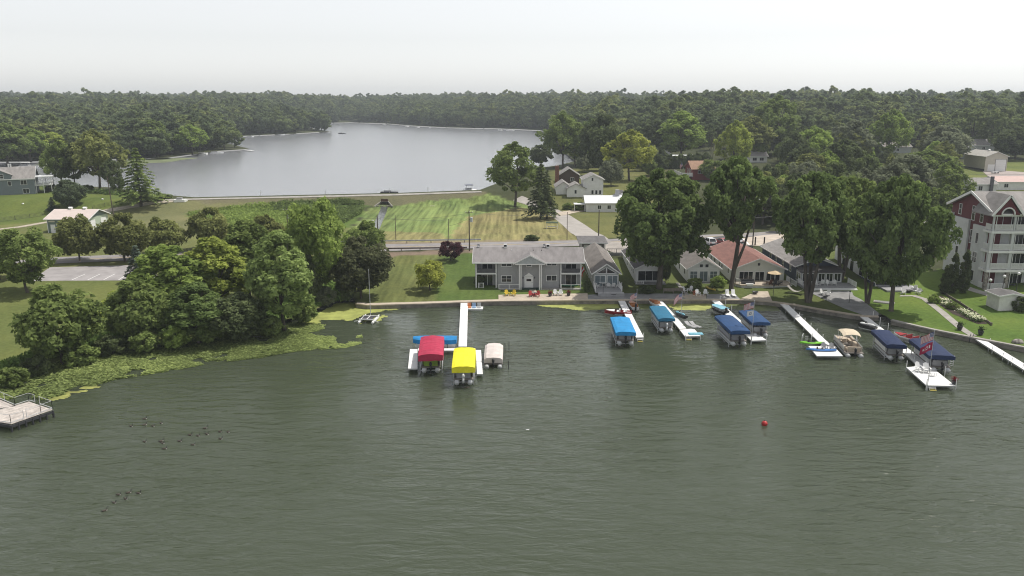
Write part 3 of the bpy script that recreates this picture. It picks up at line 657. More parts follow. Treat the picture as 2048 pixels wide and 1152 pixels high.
for px, py, wpx, top, col, lab in [
    (30, 770, 60, 735, 'mid', 'low shrub at the water left of the foremost thicket tree'), (75, 748, 60, 712, 'dark', 'dark shrub under the foremost thicket tree'),
    (160, 725, 70, 690, 'mid', 'shrub right of the foremost thicket tree trunk'), (225, 706, 60, 672, 'dark', 'dark shrub above the left lily bed'), (290, 697, 60, 664, 'mid', 'leafy shrub above the middle of the lily bed'),
    (350, 690, 60, 655, 'bright', 'bright shrub under the dense green thicket tree'), (420, 680, 60, 645, 'mid', 'shrub below the dark thicket tree'), (485, 672, 60, 638, 'dark', 'dark shrub left of the poplar foot'),
    (540, 664, 56, 634, 'mid', 'shrub at the foot of the bright poplar'), (610, 640, 50, 600, 'mid', 'shrub on the poplar side of the algae bay'), (650, 607, 40, 575, 'grey', 'grey reedy shrub at the head of the algae bay'),
    (690, 598, 40, 560, 'dark', 'dark shrub at the foot of the bronze maple'), (240, 640, 60, 585, 'lime', 'lime shrub at the park side of the thicket'), (180, 660, 50, 615, 'lime', 'light shrub by the park lawn'),
    (958, 572, 22, 548, 'dark', 'dark round shrub at the left corner of the apartment building'), (1388, 574, 34, 556, 'mid', 'flowering shrub left of the white cottage door'), (1436, 572, 32, 552, 'bright', 'flowering hydrangea shrub right of the white cottage door'),
    (1174, 583, 14, 560, 'dark', 'narrow dark shrub between the apartments and the grey cottage'), (1062, 481, 32, 470, 'dark', 'wide dark shrub on the field across the road'), (2042, 622, 34, 595, 'dark', 'dark shrub at the corner of the white pump house'),
    (1290, 585, 40, 572, 'dark', 'shaded shrub under the porch of the white cottage'), (1135, 419, 24, 406, 'mid', 'hedge shrub left of the white metal roofed house'), (1160, 420, 30, 405, 'bright', 'bright hedge shrub in front of the white metal roofed house'),
    (100, 382, 22, 366, 'dark', 'low lakeside shrub below the leftmost tall tree'), (175, 383, 24, 370, 'dark', 'low lakeside shrub between two tall trees'), (325, 397, 40, 387, 'mid', 'reedy shrub by the fence end at the dam'), (300, 396, 30, 388, 'olive', 'reedy shrub behind the tall pine'),
    (1868, 606, 24, 590, 'bright', 'leafy perennial clump at the top of the flower bed'), (1905, 618, 26, 604, 'mid', 'bushy perennial in the middle of the flower bed'),
]: ptree('shrub', px, py, wpx, top, col, 'shrub', lab, cat='shrub')

# far woods: the nearest ones each a tree of their own, the rest one mass
FAR = []
for k, (w_, h, z0, nc, nl, ls, kind, lump) in enumerate([(10, 17, 2.0, 64, 76, 0.64, 'oval', 0.35), (12, 18, 2.5, 70, 76, 0.68, 'egg', 0.4), (11, 19, 3.0, 66, 76, 0.66, 'vase', 0.4), (9, 16, 2, 60, 72, 0.62, 'round', 0.3)]):
    C, N, s, ti, c0, rng = crownpts(50 + k, w_, h, z0, nc, nl, ls, kind, lump=lump, cs=0.115)
    FAR.append(leafmesh('forest_tree', C, N, s, ti, rng, trunk=trunkmb(c0, h, z0, 0.28, rng, 4), mats=[LEAFR, BARK]))
CLEAR = [(1105, 318, 1232, 400), (1150, 372, 1275, 430), (1336, 312, 1416, 360), (1340, 300, 1402, 322), (1490, 303, 1540, 326), (1936, 293, 2060, 365), (1760, 278, 1830, 300), (1925, 270, 1995, 305), (1940, 345, 2060, 395), (1240, 330, 1320, 400), (1880, 380, 2060, 600), (0, 330, 95, 395)]
NOBASE = [[(975, 395), (1000, 372), (1045, 340), (1130, 325), (1150, 345), (1110, 400)], [(-600, 384), (420, 384), (760, 384), (1110, 384), (1110, 336), (1240, 345), (1340, 362), (1420, 372), (1420, 500), (1700, 492), (2300, 470), (2300, 1100), (-600, 1100)],
          [(1925, 315), (2300, 300), (2300, 480), (1925, 420)], [(1325, 308), (1480, 300), (1480, 372), (1325, 372)]]
def woods():
    rng = np.random.default_rng(11); x, y = [], []; yy = 205.0
    while yy < 2300:
        sp = 7.6 + 0.0042 * yy + max(0, yy - 900) * 0.003; W = 0.68 * yy + 30
        a = np.arange(-W, W, sp); x.append(a + rng.uniform(-0.4, 0.4, len(a)) * sp); y.append(yy + rng.uniform(-0.4, 0.4, len(a)) * sp); yy += sp * 0.9
    x = np.concatenate(x); y = np.concatenate(y)
    k = ~inpoly(x, y, ULAKE) & (dpoly(x, y, ULAKE + ULAKE[:1]) > 5) & (dpoly(x, y, SHORE) > 60); x, y = x[k], y[k]
    z = H(x, y); px, py = proj(x, y, z)
    k = np.ones(len(x), bool)
    for nb in NOBASE: k &= ~inpoly(px, py, nb)
    k &= ~((x < 0) & (py > 326) & (px > 40)) & ~((px < 60) & (py > 348))
    town = (x > 15) & (y < 520)
    k &= ~(town & (rng.random(len(x)) < 0.42))
    h = np.where(town, rng.uniform(11, 19, len(x)), rng.uniform(15, 25, len(x))) * np.where((x < -60) & (y < 560), 0.85, 1.0)
    h *= 0.55 + 0.75 * fbm(x / 60, y / 60, 2) + 0.1 * (rng.random(len(x)) > 0.9)
    wd = np.minimum(h * rng.uniform(0.7, 1.1, len(x)), 22) * np.where(town, 0.9, 1.0)
    tx, ty = proj(x, y, z + h); hw = F * wd / 2 / np.maximum(y, 1)
    for x0, y0, x1, y1 in CLEAR: k &= ~((px + hw > x0) & (px - hw < x1) & (ty < y1) & (py > y0 + 6) & ((px - hw < x1) & (py > y1 - 2)))
    k &= (px > -160) & (px < 2210)
    x, y, z, h, wd, px = x[k], y[k], z[k], h[k], wd[k], px[k]
    o = np.argsort(y * (1 + 0.0 * x)); sh = dpoly(x, y, ULAKE)
    score = y - 220 * np.exp(-sh / 12.0) * (y < 900); o = np.argsort(score)
    return [a[o] for a in (x, y, z, h, wd, px)]
WX, WY, WZ_, WH, WW, WPX = woods()
NIND = 290
rg = random.Random(9)
LMK = [(1120, 345, 'behind the brown chimney house'), (1185, 350, 'behind the tall white house'), (1260, 350, 'on the slope right of the tall white house'), (1300, 335, 'left of the red house'), (1375, 318, 'behind the long white metal roof'), (1385, 345, 'close to the red house'), (1450, 345, 'right of the red house'),
       (1515, 315, 'by the small white house'), (1560, 400, 'behind the sandy lot'), (1600, 330, 'in the middle of the hillside'), (1680, 310, 'by the glimpsed white roof'), (1660, 400, 'behind the navy cottage trees'), (1760, 420, 'behind the big shore lawn trees'), (1795, 295, 'by the low brown grey roof'), (1850, 380, 'left of the condominium roof'), (1880, 330, 'left of the tan pole barn'), (1975, 310, 'behind the tan pole barn'), (2040, 330, 'right of the tan pole barn'),
       (1020, 330, 'behind the big dam tree'), (1090, 300, 'on the right bank of the upper lake'), (1300, 290, 'on the rise behind the white metal roof'), (1450, 280, 'on the rise behind the red house'), (1750, 270, 'on the rise above the low brown grey roof'), (1900, 270, 'on the rise above the tan pole barn')]
LMW = [(0, 330, 'behind the blue green house'), (60, 300, 'in the left corner of the upper lake wood'), (200, 318, 'behind the lily bed of the upper lake'), (290, 315, 'behind the tall light pine'), (370, 308, 'left of the sandy point'), (450, 302, 'on the sandy point'), (520, 275, 'on the waterline right of the sandy point'), (600, 268, 'on the second wooded point'), (655, 262, 'at the very tip of the second wooded point'), (300, 270, 'on the low ground inside the left wood'), (120, 265, 'on the slope of the left wood')]
def where(i, T):
    q = proj(WX[i], WY[i], WZ_[i]); return min(T, key=lambda t: (t[0] - q[0]) ** 2 + 4 * (t[1] - q[1]) ** 2)[2]
CW_ = {'dark': 'dark green', 'mid': 'mid green', 'grey': 'grey green', 'olive': 'olive', 'bright': 'light green'}; FW2 = {'tall': 'tall crowned', 'open': 'open crowned', 'maple2': 'rounded', 'locust': 'feathery spreading', 'maple': 'egg shaped'}
def size(i): return 'tall ' if WH[i] > 19 else ('low ' if WH[i] < 12 else '')
for i in range(min(NIND, len(WX))):
    if WX[i] > 10 and WY[i] < 400:
        kk = rg.choice(('tall', 'open', 'maple2', 'locust', 'maple', 'open')); cc = rg.choice(('dark', 'mid', 'grey', 'olive', 'mid', 'bright', 'dark', 'grey'))
        tree(kk, (WX[i], WY[i], WZ_[i] - 0.3), WW[i], WH[i], cc, 'hillside_tree', size(i) + CW_[cc] + ' ' + FW2[kk] + ' tree ' + where(i, LMK), 'trees between the hillside houses'); continue
    ob = link('forest_tree', FAR[rg.randrange(4)]); s = WH[i] / 17.5
    ob.location = (WX[i], WY[i], WZ_[i] - 0.3); ob.rotation_euler = (0, 0, rg.random() * 6.28); ob.scale = (WW[i] / 10.5, WW[i] / 10.5, s)
    if WX[i] < -10: lab, gr = size(i) + ('broad ' if WW[i] > WH[i] * 0.9 else 'slender ') + 'wild tree ' + where(i, LMW), 'trees of the left lakeshore wood'
    elif WY[i] > 520: lab, gr = size(i) + 'wild tree at the water on the far shore of the upper lake', 'trees of the far lakeshore wood'
    else: lab, gr = size(i) + ('broad ' if WW[i] > WH[i] * 0.8 else 'slender ') + 'woodland tree ' + where(i, LMK), 'trees between the hillside houses'
    tag(ob, lab, 'tree', gr)
def farmass():
    x, y, z, h, w_ = (a[NIND:] for a in (WX, WY, WZ_, WH, WW)); n = len(x)
    me = bpy.data.meshes.new('distant_woodland'); me.from_pydata(np.column_stack([x, y, z - 0.3]).tolist(), [], [])
    rng = np.random.default_rng(4)
    sc = np.column_stack([w_ / 10.5, w_ / 10.5, h / 17.5]).astype(np.float32)
    a = me.attributes.new('tsize', 'FLOAT_VECTOR', 'POINT'); a.data.foreach_set('vector', sc.ravel())
    a = me.attributes.new('tturn', 'FLOAT', 'POINT'); a.data.foreach_set('value', (rng.random(n) * 6.28).astype(np.float32))
    a = me.attributes.new('tkind', 'INT', 'POINT'); a.data.foreach_set('value', rng.integers(0, 4, n).astype(np.int32))
    ob = tag(link('distant_woodland', me), 'unbroken broadleaf woodland covering the distant hills to the horizon', kind='stuff')
    g = bpy.data.node_groups.new('woodland', 'GeometryNodeTree')
    g.interface.new_socket('Geometry', in_out='INPUT', socket_type='NodeSocketGeometry'); g.interface.new_socket('Geometry', in_out='OUTPUT', socket_type='NodeSocketGeometry')
    N = g.nodes; L = g.links; gi = N.new('NodeGroupInput'); go = N.new('NodeGroupOutput')
    ip = N.new('GeometryNodeInstanceOnPoints'); gt = N.new('GeometryNodeGeometryToInstance')
    seen = set(); protos = []
    for q in bpy.data.objects:
        if q.name.startswith('forest_tree') and q.data.name not in seen: seen.add(q.data.name); protos.append(q)
    for q in protos[:4]:
        oi = N.new('GeometryNodeObjectInfo'); oi.inputs['Object'].default_value = q; oi.inputs['As Instance'].default_value = True; oi.transform_space = 'ORIGINAL'
        L.new(oi.outputs['Geometry'], gt.inputs[0])
    def na(nm, ty):
        q = N.new('GeometryNodeInputNamedAttribute'); q.data_type = ty; q.inputs['Name'].default_value = nm; return q.outputs['Attribute']
    cx = N.new('ShaderNodeCombineXYZ'); L.new(na('tturn', 'FLOAT'), cx.inputs[2])
    ip.inputs['Pick Instance'].default_value = True
    L.new(gi.outputs[0], ip.inputs['Points']); L.new(gt.outputs[0], ip.inputs['Instance']); L.new(na('tkind', 'INT'), ip.inputs['Instance Index'])
    L.new(cx.outputs[0], ip.inputs['Rotation']); L.new(na('tsize', 'FLOAT_VECTOR'), ip.inputs['Scale']); L.new(ip.outputs[0], go.inputs[0])
    md = ob.modifiers.new('woodland', 'NODES'); md.node_group = g
farmass()
print('woods', len(WX))

# ------------------------------------------------------------------ marsh reeds, lilies, algae
def scatter(pl, n, seed):
    W = [(p.x, p.y) for p in pl]; xs = [p[0] for p in W]; ys = [p[1] for p in W]; rng = np.random.default_rng(seed)
    x = rng.uniform(min(xs), max(xs), n * 3); y = rng.uniform(min(ys), max(ys), n * 3); k = inpoly(x, y, W)
    return x[k][:n], y[k][:n], rng
def tufts(name, pts, n, h, ls, col, seed, label, z=None, dens=0.4, flat=0.3):
    pl = [P(a, b, 0) if z is not None else G(a, b) for a, b in pts]
    x, y, rng = scatter(pl, n, seed); f = fbm(x / 5, y / 5, 3); k = f > dens; x, y, f = x[k], y[k], f[k]
    zz = (H(x, y) if z is None else np.full(len(x), z)) + rng.random(len(x)) * h * (0.4 + 1.2 * (f - dens))
    N = rng.normal(size=(len(x), 3)) * 0.7 + np.array([0, -0.2, flat])
    o = link(name, leafmesh(name, np.column_stack([x, y, zz]), N, ls * rng.uniform(0.6, 1.3, len(x)), np.clip(0.6 * f + 0.5 * rng.random(len(x)), 0, 1), rng, 1.8))
    o.color = (*col, 1); return tag(o, label, kind='stuff')
tufts('marsh_reeds', [(375, 428), (470, 415), (560, 410), (700, 420), (680, 455), (540, 470), (420, 466)], 26000, 1.5, 0.55, (0.135, 0.180, 0.052), 1, 'bright green marsh weeds below the dam', dens=0.3)
tufts('dark_reeds', [(540, 411), (690, 404), (728, 408), (722, 428), (690, 446), (610, 440), (560, 428)], 16000, 1.7, 0.55, (0.085, 0.115, 0.042), 2, 'dark green reeds at the foot of the dam', dens=0.3)
tufts('shore_undergrowth', [(-60, 800), (0, 762), (110, 715), (250, 682), (400, 666), (500, 655), (590, 636), (640, 612), (700, 598), (640, 560), (500, 620), (300, 650), (100, 690), (-60, 760)], 26000, 1.6, 0.42, (0.10, 0.15, 0.045), 3, 'tangled undergrowth along the left shore', dens=0.2)
tufts('lake_weeds', [(80, 372), (320, 392), (330, 398), (90, 380)], 3000, 1.2, 0.5, (0.09, 0.13, 0.045), 4, 'dark lakeside weeds along the lawn', dens=0.45)
def pads():
    pl = [P(a, b, 0) for a, b in [(0, 800), (0, 772), (60, 742), (130, 722), (250, 690), (400, 672), (500, 661), (600, 645), (690, 655), (725, 672), (722, 688), (690, 696), (600, 702), (520, 716), (420, 728), (330, 744), (230, 760), (150, 784), (90, 800), (50, 806)]]
    x, y, rng = scatter(pl, 60000, 8); f = fbm(x / 3.2, y / 3.2, 3); px, py = proj(x, y, 0)
    ed = ss(0, 5, dpoly(x, y, [(p.x, p.y) for p in pl[14:]])) ; thin = ss(540, 720, px)
    k = f > 0.30 + 0.16 * thin + 0.2 * (1 - ed); x, y, f, thin = x[k], y[k], f[k], thin[k]; n = len(x)
    up = rng.random(n) < 0.5 - 0.35 * thin
    z = np.where(up, rng.uniform(0.05, 0.28, n), 0.02 + 0.02 * rng.random(n)); r = rng.uniform(0.07, 0.17, n)
    tx = np.where(up, rng.normal(size=n) * 0.22, 0.0); ty = np.where(up, rng.normal(size=n) * 0.22, 0.0)
    a = np.arange(6) * 6.2832 / 6; V = np.stack([x[:, None] + r[:, None] * np.cos(a), y[:, None] + r[:, None] * np.sin(a), z[:, None] + r[:, None] * (tx[:, None] * np.cos(a) + ty[:, None] * np.sin(a))], axis=2)
    V[:, :, 2] = np.maximum(V[:, :, 2], 0.012)
    me = bpy.data.meshes.new('lily_pads'); me.vertices.add(n * 6); me.vertices.foreach_set('co', V.astype(np.float32).ravel())
    me.loops.add(n * 6); me.loops.foreach_set('vertex_index', np.arange(n * 6, dtype=np.int32)); me.polygons.add(n)
    me.polygons.foreach_set('loop_start', np.arange(0, n * 6, 6, dtype=np.int32)); me.polygons.foreach_set('loop_total', np.full(n, 6, dtype=np.int32))
    me.materials.append(LEAF); me.update(calc_edges=True)
    t = me.attributes.new('tint', 'FLOAT', 'FACE'); t.data.foreach_set('value', np.clip(0.75 * rng.random(n) ** 1.5 + 0.5 * thin * rng.random(n) + 0.6 * (fbm(x / 7, y / 7, 2) - 0.5), 0, 1).astype(np.float32))
    o = link('lily_pads', me); o.color = (0.180, 0.220, 0.080, 1); tag(o, 'wide bed of lily pads on the water along the left shore', kind='stuff')
pads()
def algae(name, pts, mat, thr, seed, label, zlev=0.008, cell=0.3, ns=3.0, z0=0.0, edge=2.0):
    pl = [(p.x, p.y) for p in (P(a, b, z0) for a, b in pts)]; xs = [p[0] for p in pl]; ys = [p[1] for p in pl]
    gx, gy = np.meshgrid(np.arange(min(xs), max(xs), cell), np.arange(min(ys), max(ys), cell)); gx, gy = gx.ravel(), gy.ravel()
    f = fbm(gx / ns + seed, gy / ns * 1.6, 5); d = dpoly(gx, gy, pl + pl[:1])
    k = inpoly(gx, gy, pl) & (f + 0.28 * ss(0, edge, d) > thr + 0.28) & (~inpoly(gx, gy, [(a[0], a[1]) for a in LOWLAKE]) == False if z0 == 0 else True)
    gx, gy = gx[k], gy[k]; mb = MB(); h = cell / 2; vid = {}; vs = []; fs = []
    for a, b in zip(np.round(gx / cell).astype(int), np.round(gy / cell).astype(int)):
        q = []
        for i, j in ((0, 0), (1, 0), (1, 1), (0, 1)):
            kk = (a + i, b + j)
            if kk not in vid:
                vid[kk] = len(vs); r = hsh(np.array([kk[0] * 1.7]), np.array([kk[1] * 2.3]))[0] - 0.5
                vs.append(((kk[0] + 0.5 * r) * cell, (kk[1] - 0.5 * r) * cell, z0 + zlev))
            q.append(vid[kk])
        fs.append(tuple(q))
    mb.add(vs, fs); o = mb.build(name, mat); return tag(o, label, kind='stuff')
ALG = M('algae_green', (0.34, 0.37, 0.105), 0.7, 0.2, 0.5, spec=0.3); ALG2 = M('algae_dull', (0.13, 0.16, 0.05), 0.6, 0.3, 0.6); ALG3 = M('algae_yellow', (0.26, 0.27, 0.075), 0.8, 0.25, 0.8)
algae('pond_algae', [(560, 668), (600, 645), (640, 620), (670, 603), (712, 606), (780, 609), (830, 609), (790, 620), (730, 628), (700, 642), (640, 644), (590, 672)], ALG, 0.10, 3, 'yellow green algae film in the bay beside the poplar')
algae('pond_algae', [(700, 648), (725, 634), (770, 630), (775, 640), (745, 648)], ALG, 0.36, 5, 'broken algae patch round the moored catamaran', ns=1.5)
algae('pond_algae', [(1040, 608), (1100, 606), (1180, 605), (1236, 606), (1238, 616), (1165, 622), (1090, 615)], ALG, 0.14, 9, 'algae film below the terrace wall', ns=4, edge=0.7)
algae('pond_algae', [(1150, 606), (1240, 605), (1246, 618), (1180, 622)], ALG2, 0.12, 19, 'dull algae left of the first cottage dock', ns=3, zlev=0.004, edge=0.7)
algae('pond_algae', [(1250, 606), (1312, 606), (1326, 617), (1258, 620)], ALG2, 0.05, 21, 'dull algae between the first two cottage docks', ns=4, edge=0.7)
algae('pond_algae', [(1328, 606), (1424, 605), (1440, 614), (1408, 622), (1345, 620)], ALG, 0.14, 13, 'bright algae between the second and third cottage docks', ns=4, edge=0.7)
algae('pond_algae', [(1440, 606), (1500, 606), (1548, 610), (1564, 624), (1500, 622), (1452, 618)], ALG2, 0.14, 17, 'thin algae along the curved wall by the third cottage dock', ns=3, edge=0.7)
algae('pond_algae', [(90, 803), (105, 790), (150, 776), (190, 768), (200, 774), (150, 790), (110, 802)], ALG3, 0.40, 23, 'yellow algae fringe on the edge of the lily bed', ns=1.5, edge=0.6)
algae('lake_lilies', [(195, 327), (260, 319), (330, 316), (395, 316), (330, 325), (260, 329), (200, 331)], M('lake_lily', (0.17, 0.20, 0.10), 0.7, 0.25, 0.15), 0.22, 31, 'pale lily bed on the upper lake below the left wood', cell=1.4, ns=9, z0=UZ, zlev=0.03)
algae('lake_lilies', [(40, 333), (110, 324), (170, 326), (90, 337)], M('lake_lily', (0.17, 0.20, 0.10)), 0.22, 33, 'pale lily bed in the left corner of the upper lake', cell=1.4, ns=9, z0=UZ, zlev=0.03)
# ------------------------------------------------------------------ building kit
WC = {}
FACE = {'f': 0.0, 'l': R(-90), 'r': R(90), 'b': R(180)}
def put(o, face, u, z, off):
    o.rotation_euler = (0, 0, FACE[face])
    o.location = {'f': (u, off, z), 'b': (u, off, z), 'l': (off, u, z), 'r': (off, u, z)}[face]
def win(root, u, z, w_, h, face='f', off=0.0, nx=2, ny=1, frame=None, glass=None, name='window', fw=0.09, pane='pane'):
    """opening centred at (u, z): a frame with a sill, and each pane a piece of its own"""
    frame = frame or WHITE; glass = glass or GLASS
    k = (round(w_, 2), round(h, 2), nx, ny, frame.name, fw)
    if k not in WC:
        mb = MB(); a, b = w_ / 2, h / 2
        mb.box(-a - fw, a + fw, -0.06, 0.04, b, b + fw).box(-a - fw - 0.04, a + fw + 0.04, -0.09, 0.04, -b - fw, -b)
        mb.box(-a - fw, -a, -0.06, 0.04, -b, b).box(a, a + fw, -0.06, 0.04, -b, b)
        for i in range(1, nx): x = -a + w_ * i / nx; mb.box(x - fw * 0.35, x + fw * 0.35, -0.05, 0.04, -b, b)
        for j in range(1, ny): zz = -b + h * j / ny; mb.box(-a, a, -0.045, 0.04, zz - fw * 0.3, zz + fw * 0.3)
        pw, ph = w_ / nx - fw * 0.35, h / ny - fw * 0.3
        WC[k] = (mb.mesh(name, frame), pw, ph)
    me, pw, ph = WC[k]; o = link(name, me, root); put(o, face, u, z, off)
    kk = ('pane', round(pw, 2), round(ph, 2), glass.name)
    if kk not in WC:
        mb = MB(); mb.box(-pw / 2, pw / 2, -0.022, 0.012, -ph / 2, ph / 2); WC[kk] = mb.mesh('pane', glass)
    for i in range(nx):
        for j in range(ny):
            p = link(pane, WC[kk], o); p.location = (-w_ / 2 + w_ * (i + 0.5) / nx, 0, -h / 2 + h * (j + 0.5) / ny)
            p.rotation_euler = (TREE_RNG.uniform(-1, 1) * 0.004, 0, TREE_RNG.uniform(-1, 1) * 0.01)
    return o
def door(root, u, w_=0.95, h=2.05, face='f', off=0.0, z0=0.0, mat=None, light=False):
    mb = MB(); mb.box(-w_ / 2 - 0.1, w_ / 2 + 0.1, -0.05, 0.04, h, h + 0.1).box(-w_ / 2 - 0.1, -w_ / 2, -0.05, 0.04, 0, h).box(w_ / 2, w_ / 2 + 0.1, -0.05, 0.04, 0, h)
    mb.box(-w_ / 2, w_ / 2, -0.03, 0.03, 0, h)
    o = mb.build('door', mat or WHITE, root); put(o, face, u, z0, off)
    h_ = MB().box(w_ / 2 - 0.16, w_ / 2 - 0.08, -0.1, -0.03, 0.95, 1.07).build('handle', DARK, o)
    if light: MB().box(-w_ * 0.3, w_ * 0.3, -0.04, -0.028, h * 0.62, h * 0.82).build('pane', GLASS, o)
    return o
def garage_door(root, u, w_, h, face='f', off=0.0, z0=0.0, rows=4):
    mb = MB(); mb.box(-w_ / 2 - 0.12, w_ / 2 + 0.12, -0.05, 0.04, h, h + 0.12).box(-w_ / 2 - 0.12, -w_ / 2, -0.05, 0.04, 0, h).box(w_ / 2, w_ / 2 + 0.12, -0.05, 0.04, 0, h)
    o = mb.build('garage_door', DARK if h > 2.9 and face != 'r' else WHITE, root); put(o, face, u, z0, off)
    me = MB().box(-w_ / 2, w_ / 2, -0.03, 0.03, 0.01, h / rows - 0.02).mesh('panel', WHITE)
    for j in range(rows): p = link('panel', me, o); p.location = (0, 0, j * h / rows)
    return o
def railing(root, pts, h=0.95, mat=None, sp=0.16, name='railing', thick=0.05):
    mb = MB()
    for a, b in zip(pts[:-1], pts[1:]):
        a, b = Vector(a), Vector(b); L = (b - a).length; n = max(1, int(L / 1.8))
        th = 0.045 if mat is ALU else 0.1
        mb.bar(a + Vector((0, 0, h)), b + Vector((0, 0, h)), th * 0.9, th * 0.7).bar(a + Vector((0, 0, 0.12)), b + Vector((0, 0, 0.12)), 0.06, 0.06)
        for i in range(n + 1): p = a + (b - a) * (i / n); mb.bar(p, p + Vector((0, 0, h + 0.06)), th, th)
        if sp:
            m = max(2, int(L / sp))
            for i in range(1, m): p = a + (b - a) * (i / m); mb.bar(p + Vector((0, 0, 0.12)), p + Vector((0, 0, h)), thick, thick)
    return mb.build(name, mat or WHITE, root)
def gwall(mb, w_, d, he, hr, ridge='y', x0=0, y0=0, zb=-0.8, mi=0):
    if ridge == 'y': mb.ey([(x0 - w_ / 2, zb), (x0 + w_ / 2, zb), (x0 + w_ / 2, he), (x0, he + hr), (x0 - w_ / 2, he)], y0, y0 + d, mi)
    else: mb.ex([(y0, zb), (y0 + d, zb), (y0 + d, he), (y0 + d / 2, he + hr), (y0, he)], x0 - w_ / 2, x0 + w_ / 2, mi)
    return mb
def groof(mb, w_, d, he, hr, ridge='y', x0=0, y0=0, ov=0.4, t=0.14, mi=0):
    s_ = w_ if ridge == 'y' else d; k = hr / (s_ / 2); W = s_ / 2 + ov; zl = he - ov * k + 0.02; zr = he + hr + 0.02
    if ridge == 'y': mb.ey([(x0 - W, zl), (x0, zr), (x0 + W, zl), (x0 + W, zl + t), (x0, zr + t), (x0 - W, zl + t)], y0 - ov, y0 + d + ov, mi)
    else: yc = y0 + d / 2; mb.ex([(yc - W, zl), (yc, zr), (yc + W, zl), (yc + W, zl + t), (yc, zr + t), (yc - W, zl + t)], x0 - w_ / 2 - ov, x0 + w_ / 2 + ov, mi)
    return mb
def gtrim(root, w_, d, he, hr, ridge='y', x0=0, y0=0, ov=0.4, t=0.2, mat=None):
    mb = MB(); s_ = w_ if ridge == 'y' else d; k = hr / (s_ / 2); W = s_ / 2 + ov; zl = he - ov * k + 0.06; zr = he + hr + 0.06
    if ridge == 'y':
        for yy in (y0 - ov - 0.03, y0 + d + ov + 0.03):
            for sg in (-1, 1): mb.bar((x0 + sg * W, yy, zl), (x0, yy, zr), 0.05, t)
        for sg in (-1, 1): mb.bar((x0 + sg * (W + 0.03), y0 - ov, zl), (x0 + sg * (W + 0.03), y0 + d + ov, zl), 0.06, t)
    else:
        yc = y0 + d / 2
        for xx in (x0 - w_ / 2 - ov - 0.03, x0 + w_ / 2 + ov + 0.03):
            for sg in (-1, 1): mb.bar((xx, yc + sg * W, zl), (xx, yc, zr), 0.05, t)
        for sg in (-1, 1): mb.bar((x0 - w_ / 2 - ov, yc + sg * (W + 0.03), zl), (x0 + w_ / 2 + ov, yc + sg * (W + 0.03), zl), 0.06, t)
    return mb.build('fascia', mat or WHITE, root)
def site(name, label, cat, pl, pr, py, dz=0.0):
    a, b = G(pl, py), G(pr, py); w_ = (b - a).length; c0 = (a + b) / 2
    z = max(Hf(c0.x, c0.y), min(a.z, b.z)) + dz
    return thing(name, label, cat, (c0.x, c0.y, z), 0.0), w_
def house(name, label, pl, pr, py, d, he, hr, wall, roof, ridge='y', ov=0.4, cat='house', trim=True, dz=0.0):
    root, w_ = site(name, label, cat, pl, pr, py, dz)
    gwall(MB(), w_, d, he, hr, ridge).build('wall', wall, root)
    rf = groof(MB(), w_, d, he, hr, ridge, ov=ov).build('roof', roof, root)
    if trim: gtrim(root, w_, d, he, hr, ridge, ov=ov)
    return root, w_, rf
GREYS = siding('grey_siding', (0.33, 0.33, 0.34), 0.3, True); WHITES = siding('white_siding', (0.74, 0.74, 0.73), 0.22); PALES = siding('pale_siding', (0.62, 0.64, 0.58), 0.22)
LGREY = siding('light_grey_siding', (0.42, 0.44, 0.43), 0.22); NAVY = siding('navy_siding', (0.045, 0.06, 0.10), 0.22); BURG = siding('burgundy_siding', (0.115, 0.018, 0.026), 0.22)
SAGE = siding('sage_siding', (0.14, 0.185, 0.165), 0.3, True); BLUEG = siding('blue_green_siding', (0.165, 0.195, 0.21), 0.22); REDS = siding('barn_red_siding', (0.19, 0.03, 0.03), 0.25, True); TAN = siding('tan_siding', (0.52, 0.49, 0.42), 0.3, True)
RG = roofm('grey_shingle', (0.26, 0.245, 0.235)); RG2 = roofm('dark_grey_shingle', (0.135, 0.13, 0.13)); RPINK = roofm('weathered_grey_roof', (0.235, 0.22, 0.22), 0.12)
RRED = roofm('red_brown_shingle', (0.235, 0.115, 0.095)); RBROWN = roofm('brown_shingle', (0.30, 0.185, 0.125)); RDK = roofm('charcoal_shingle', (0.075, 0.07, 0.07)); RTAN = roofm('grey_brown_shingle', (0.20, 0.18, 0.165))
RMETW = M('white_metal_roof', (0.72, 0.73, 0.75), 0.4, 0.05, 0.5, metal=0.0); RMETP = M('pale_pink_metal_roof', (0.60, 0.51, 0.47), 0.45, 0.06, 0.4)
BRICKC = M('chimney_brick', (0.23, 0.105, 0.075), 0.9, 0.3, 3); STONE = M('field_stone', (0.33, 0.30, 0.27), 0.9, 0.4, 2.2, 0.06, 2.5)

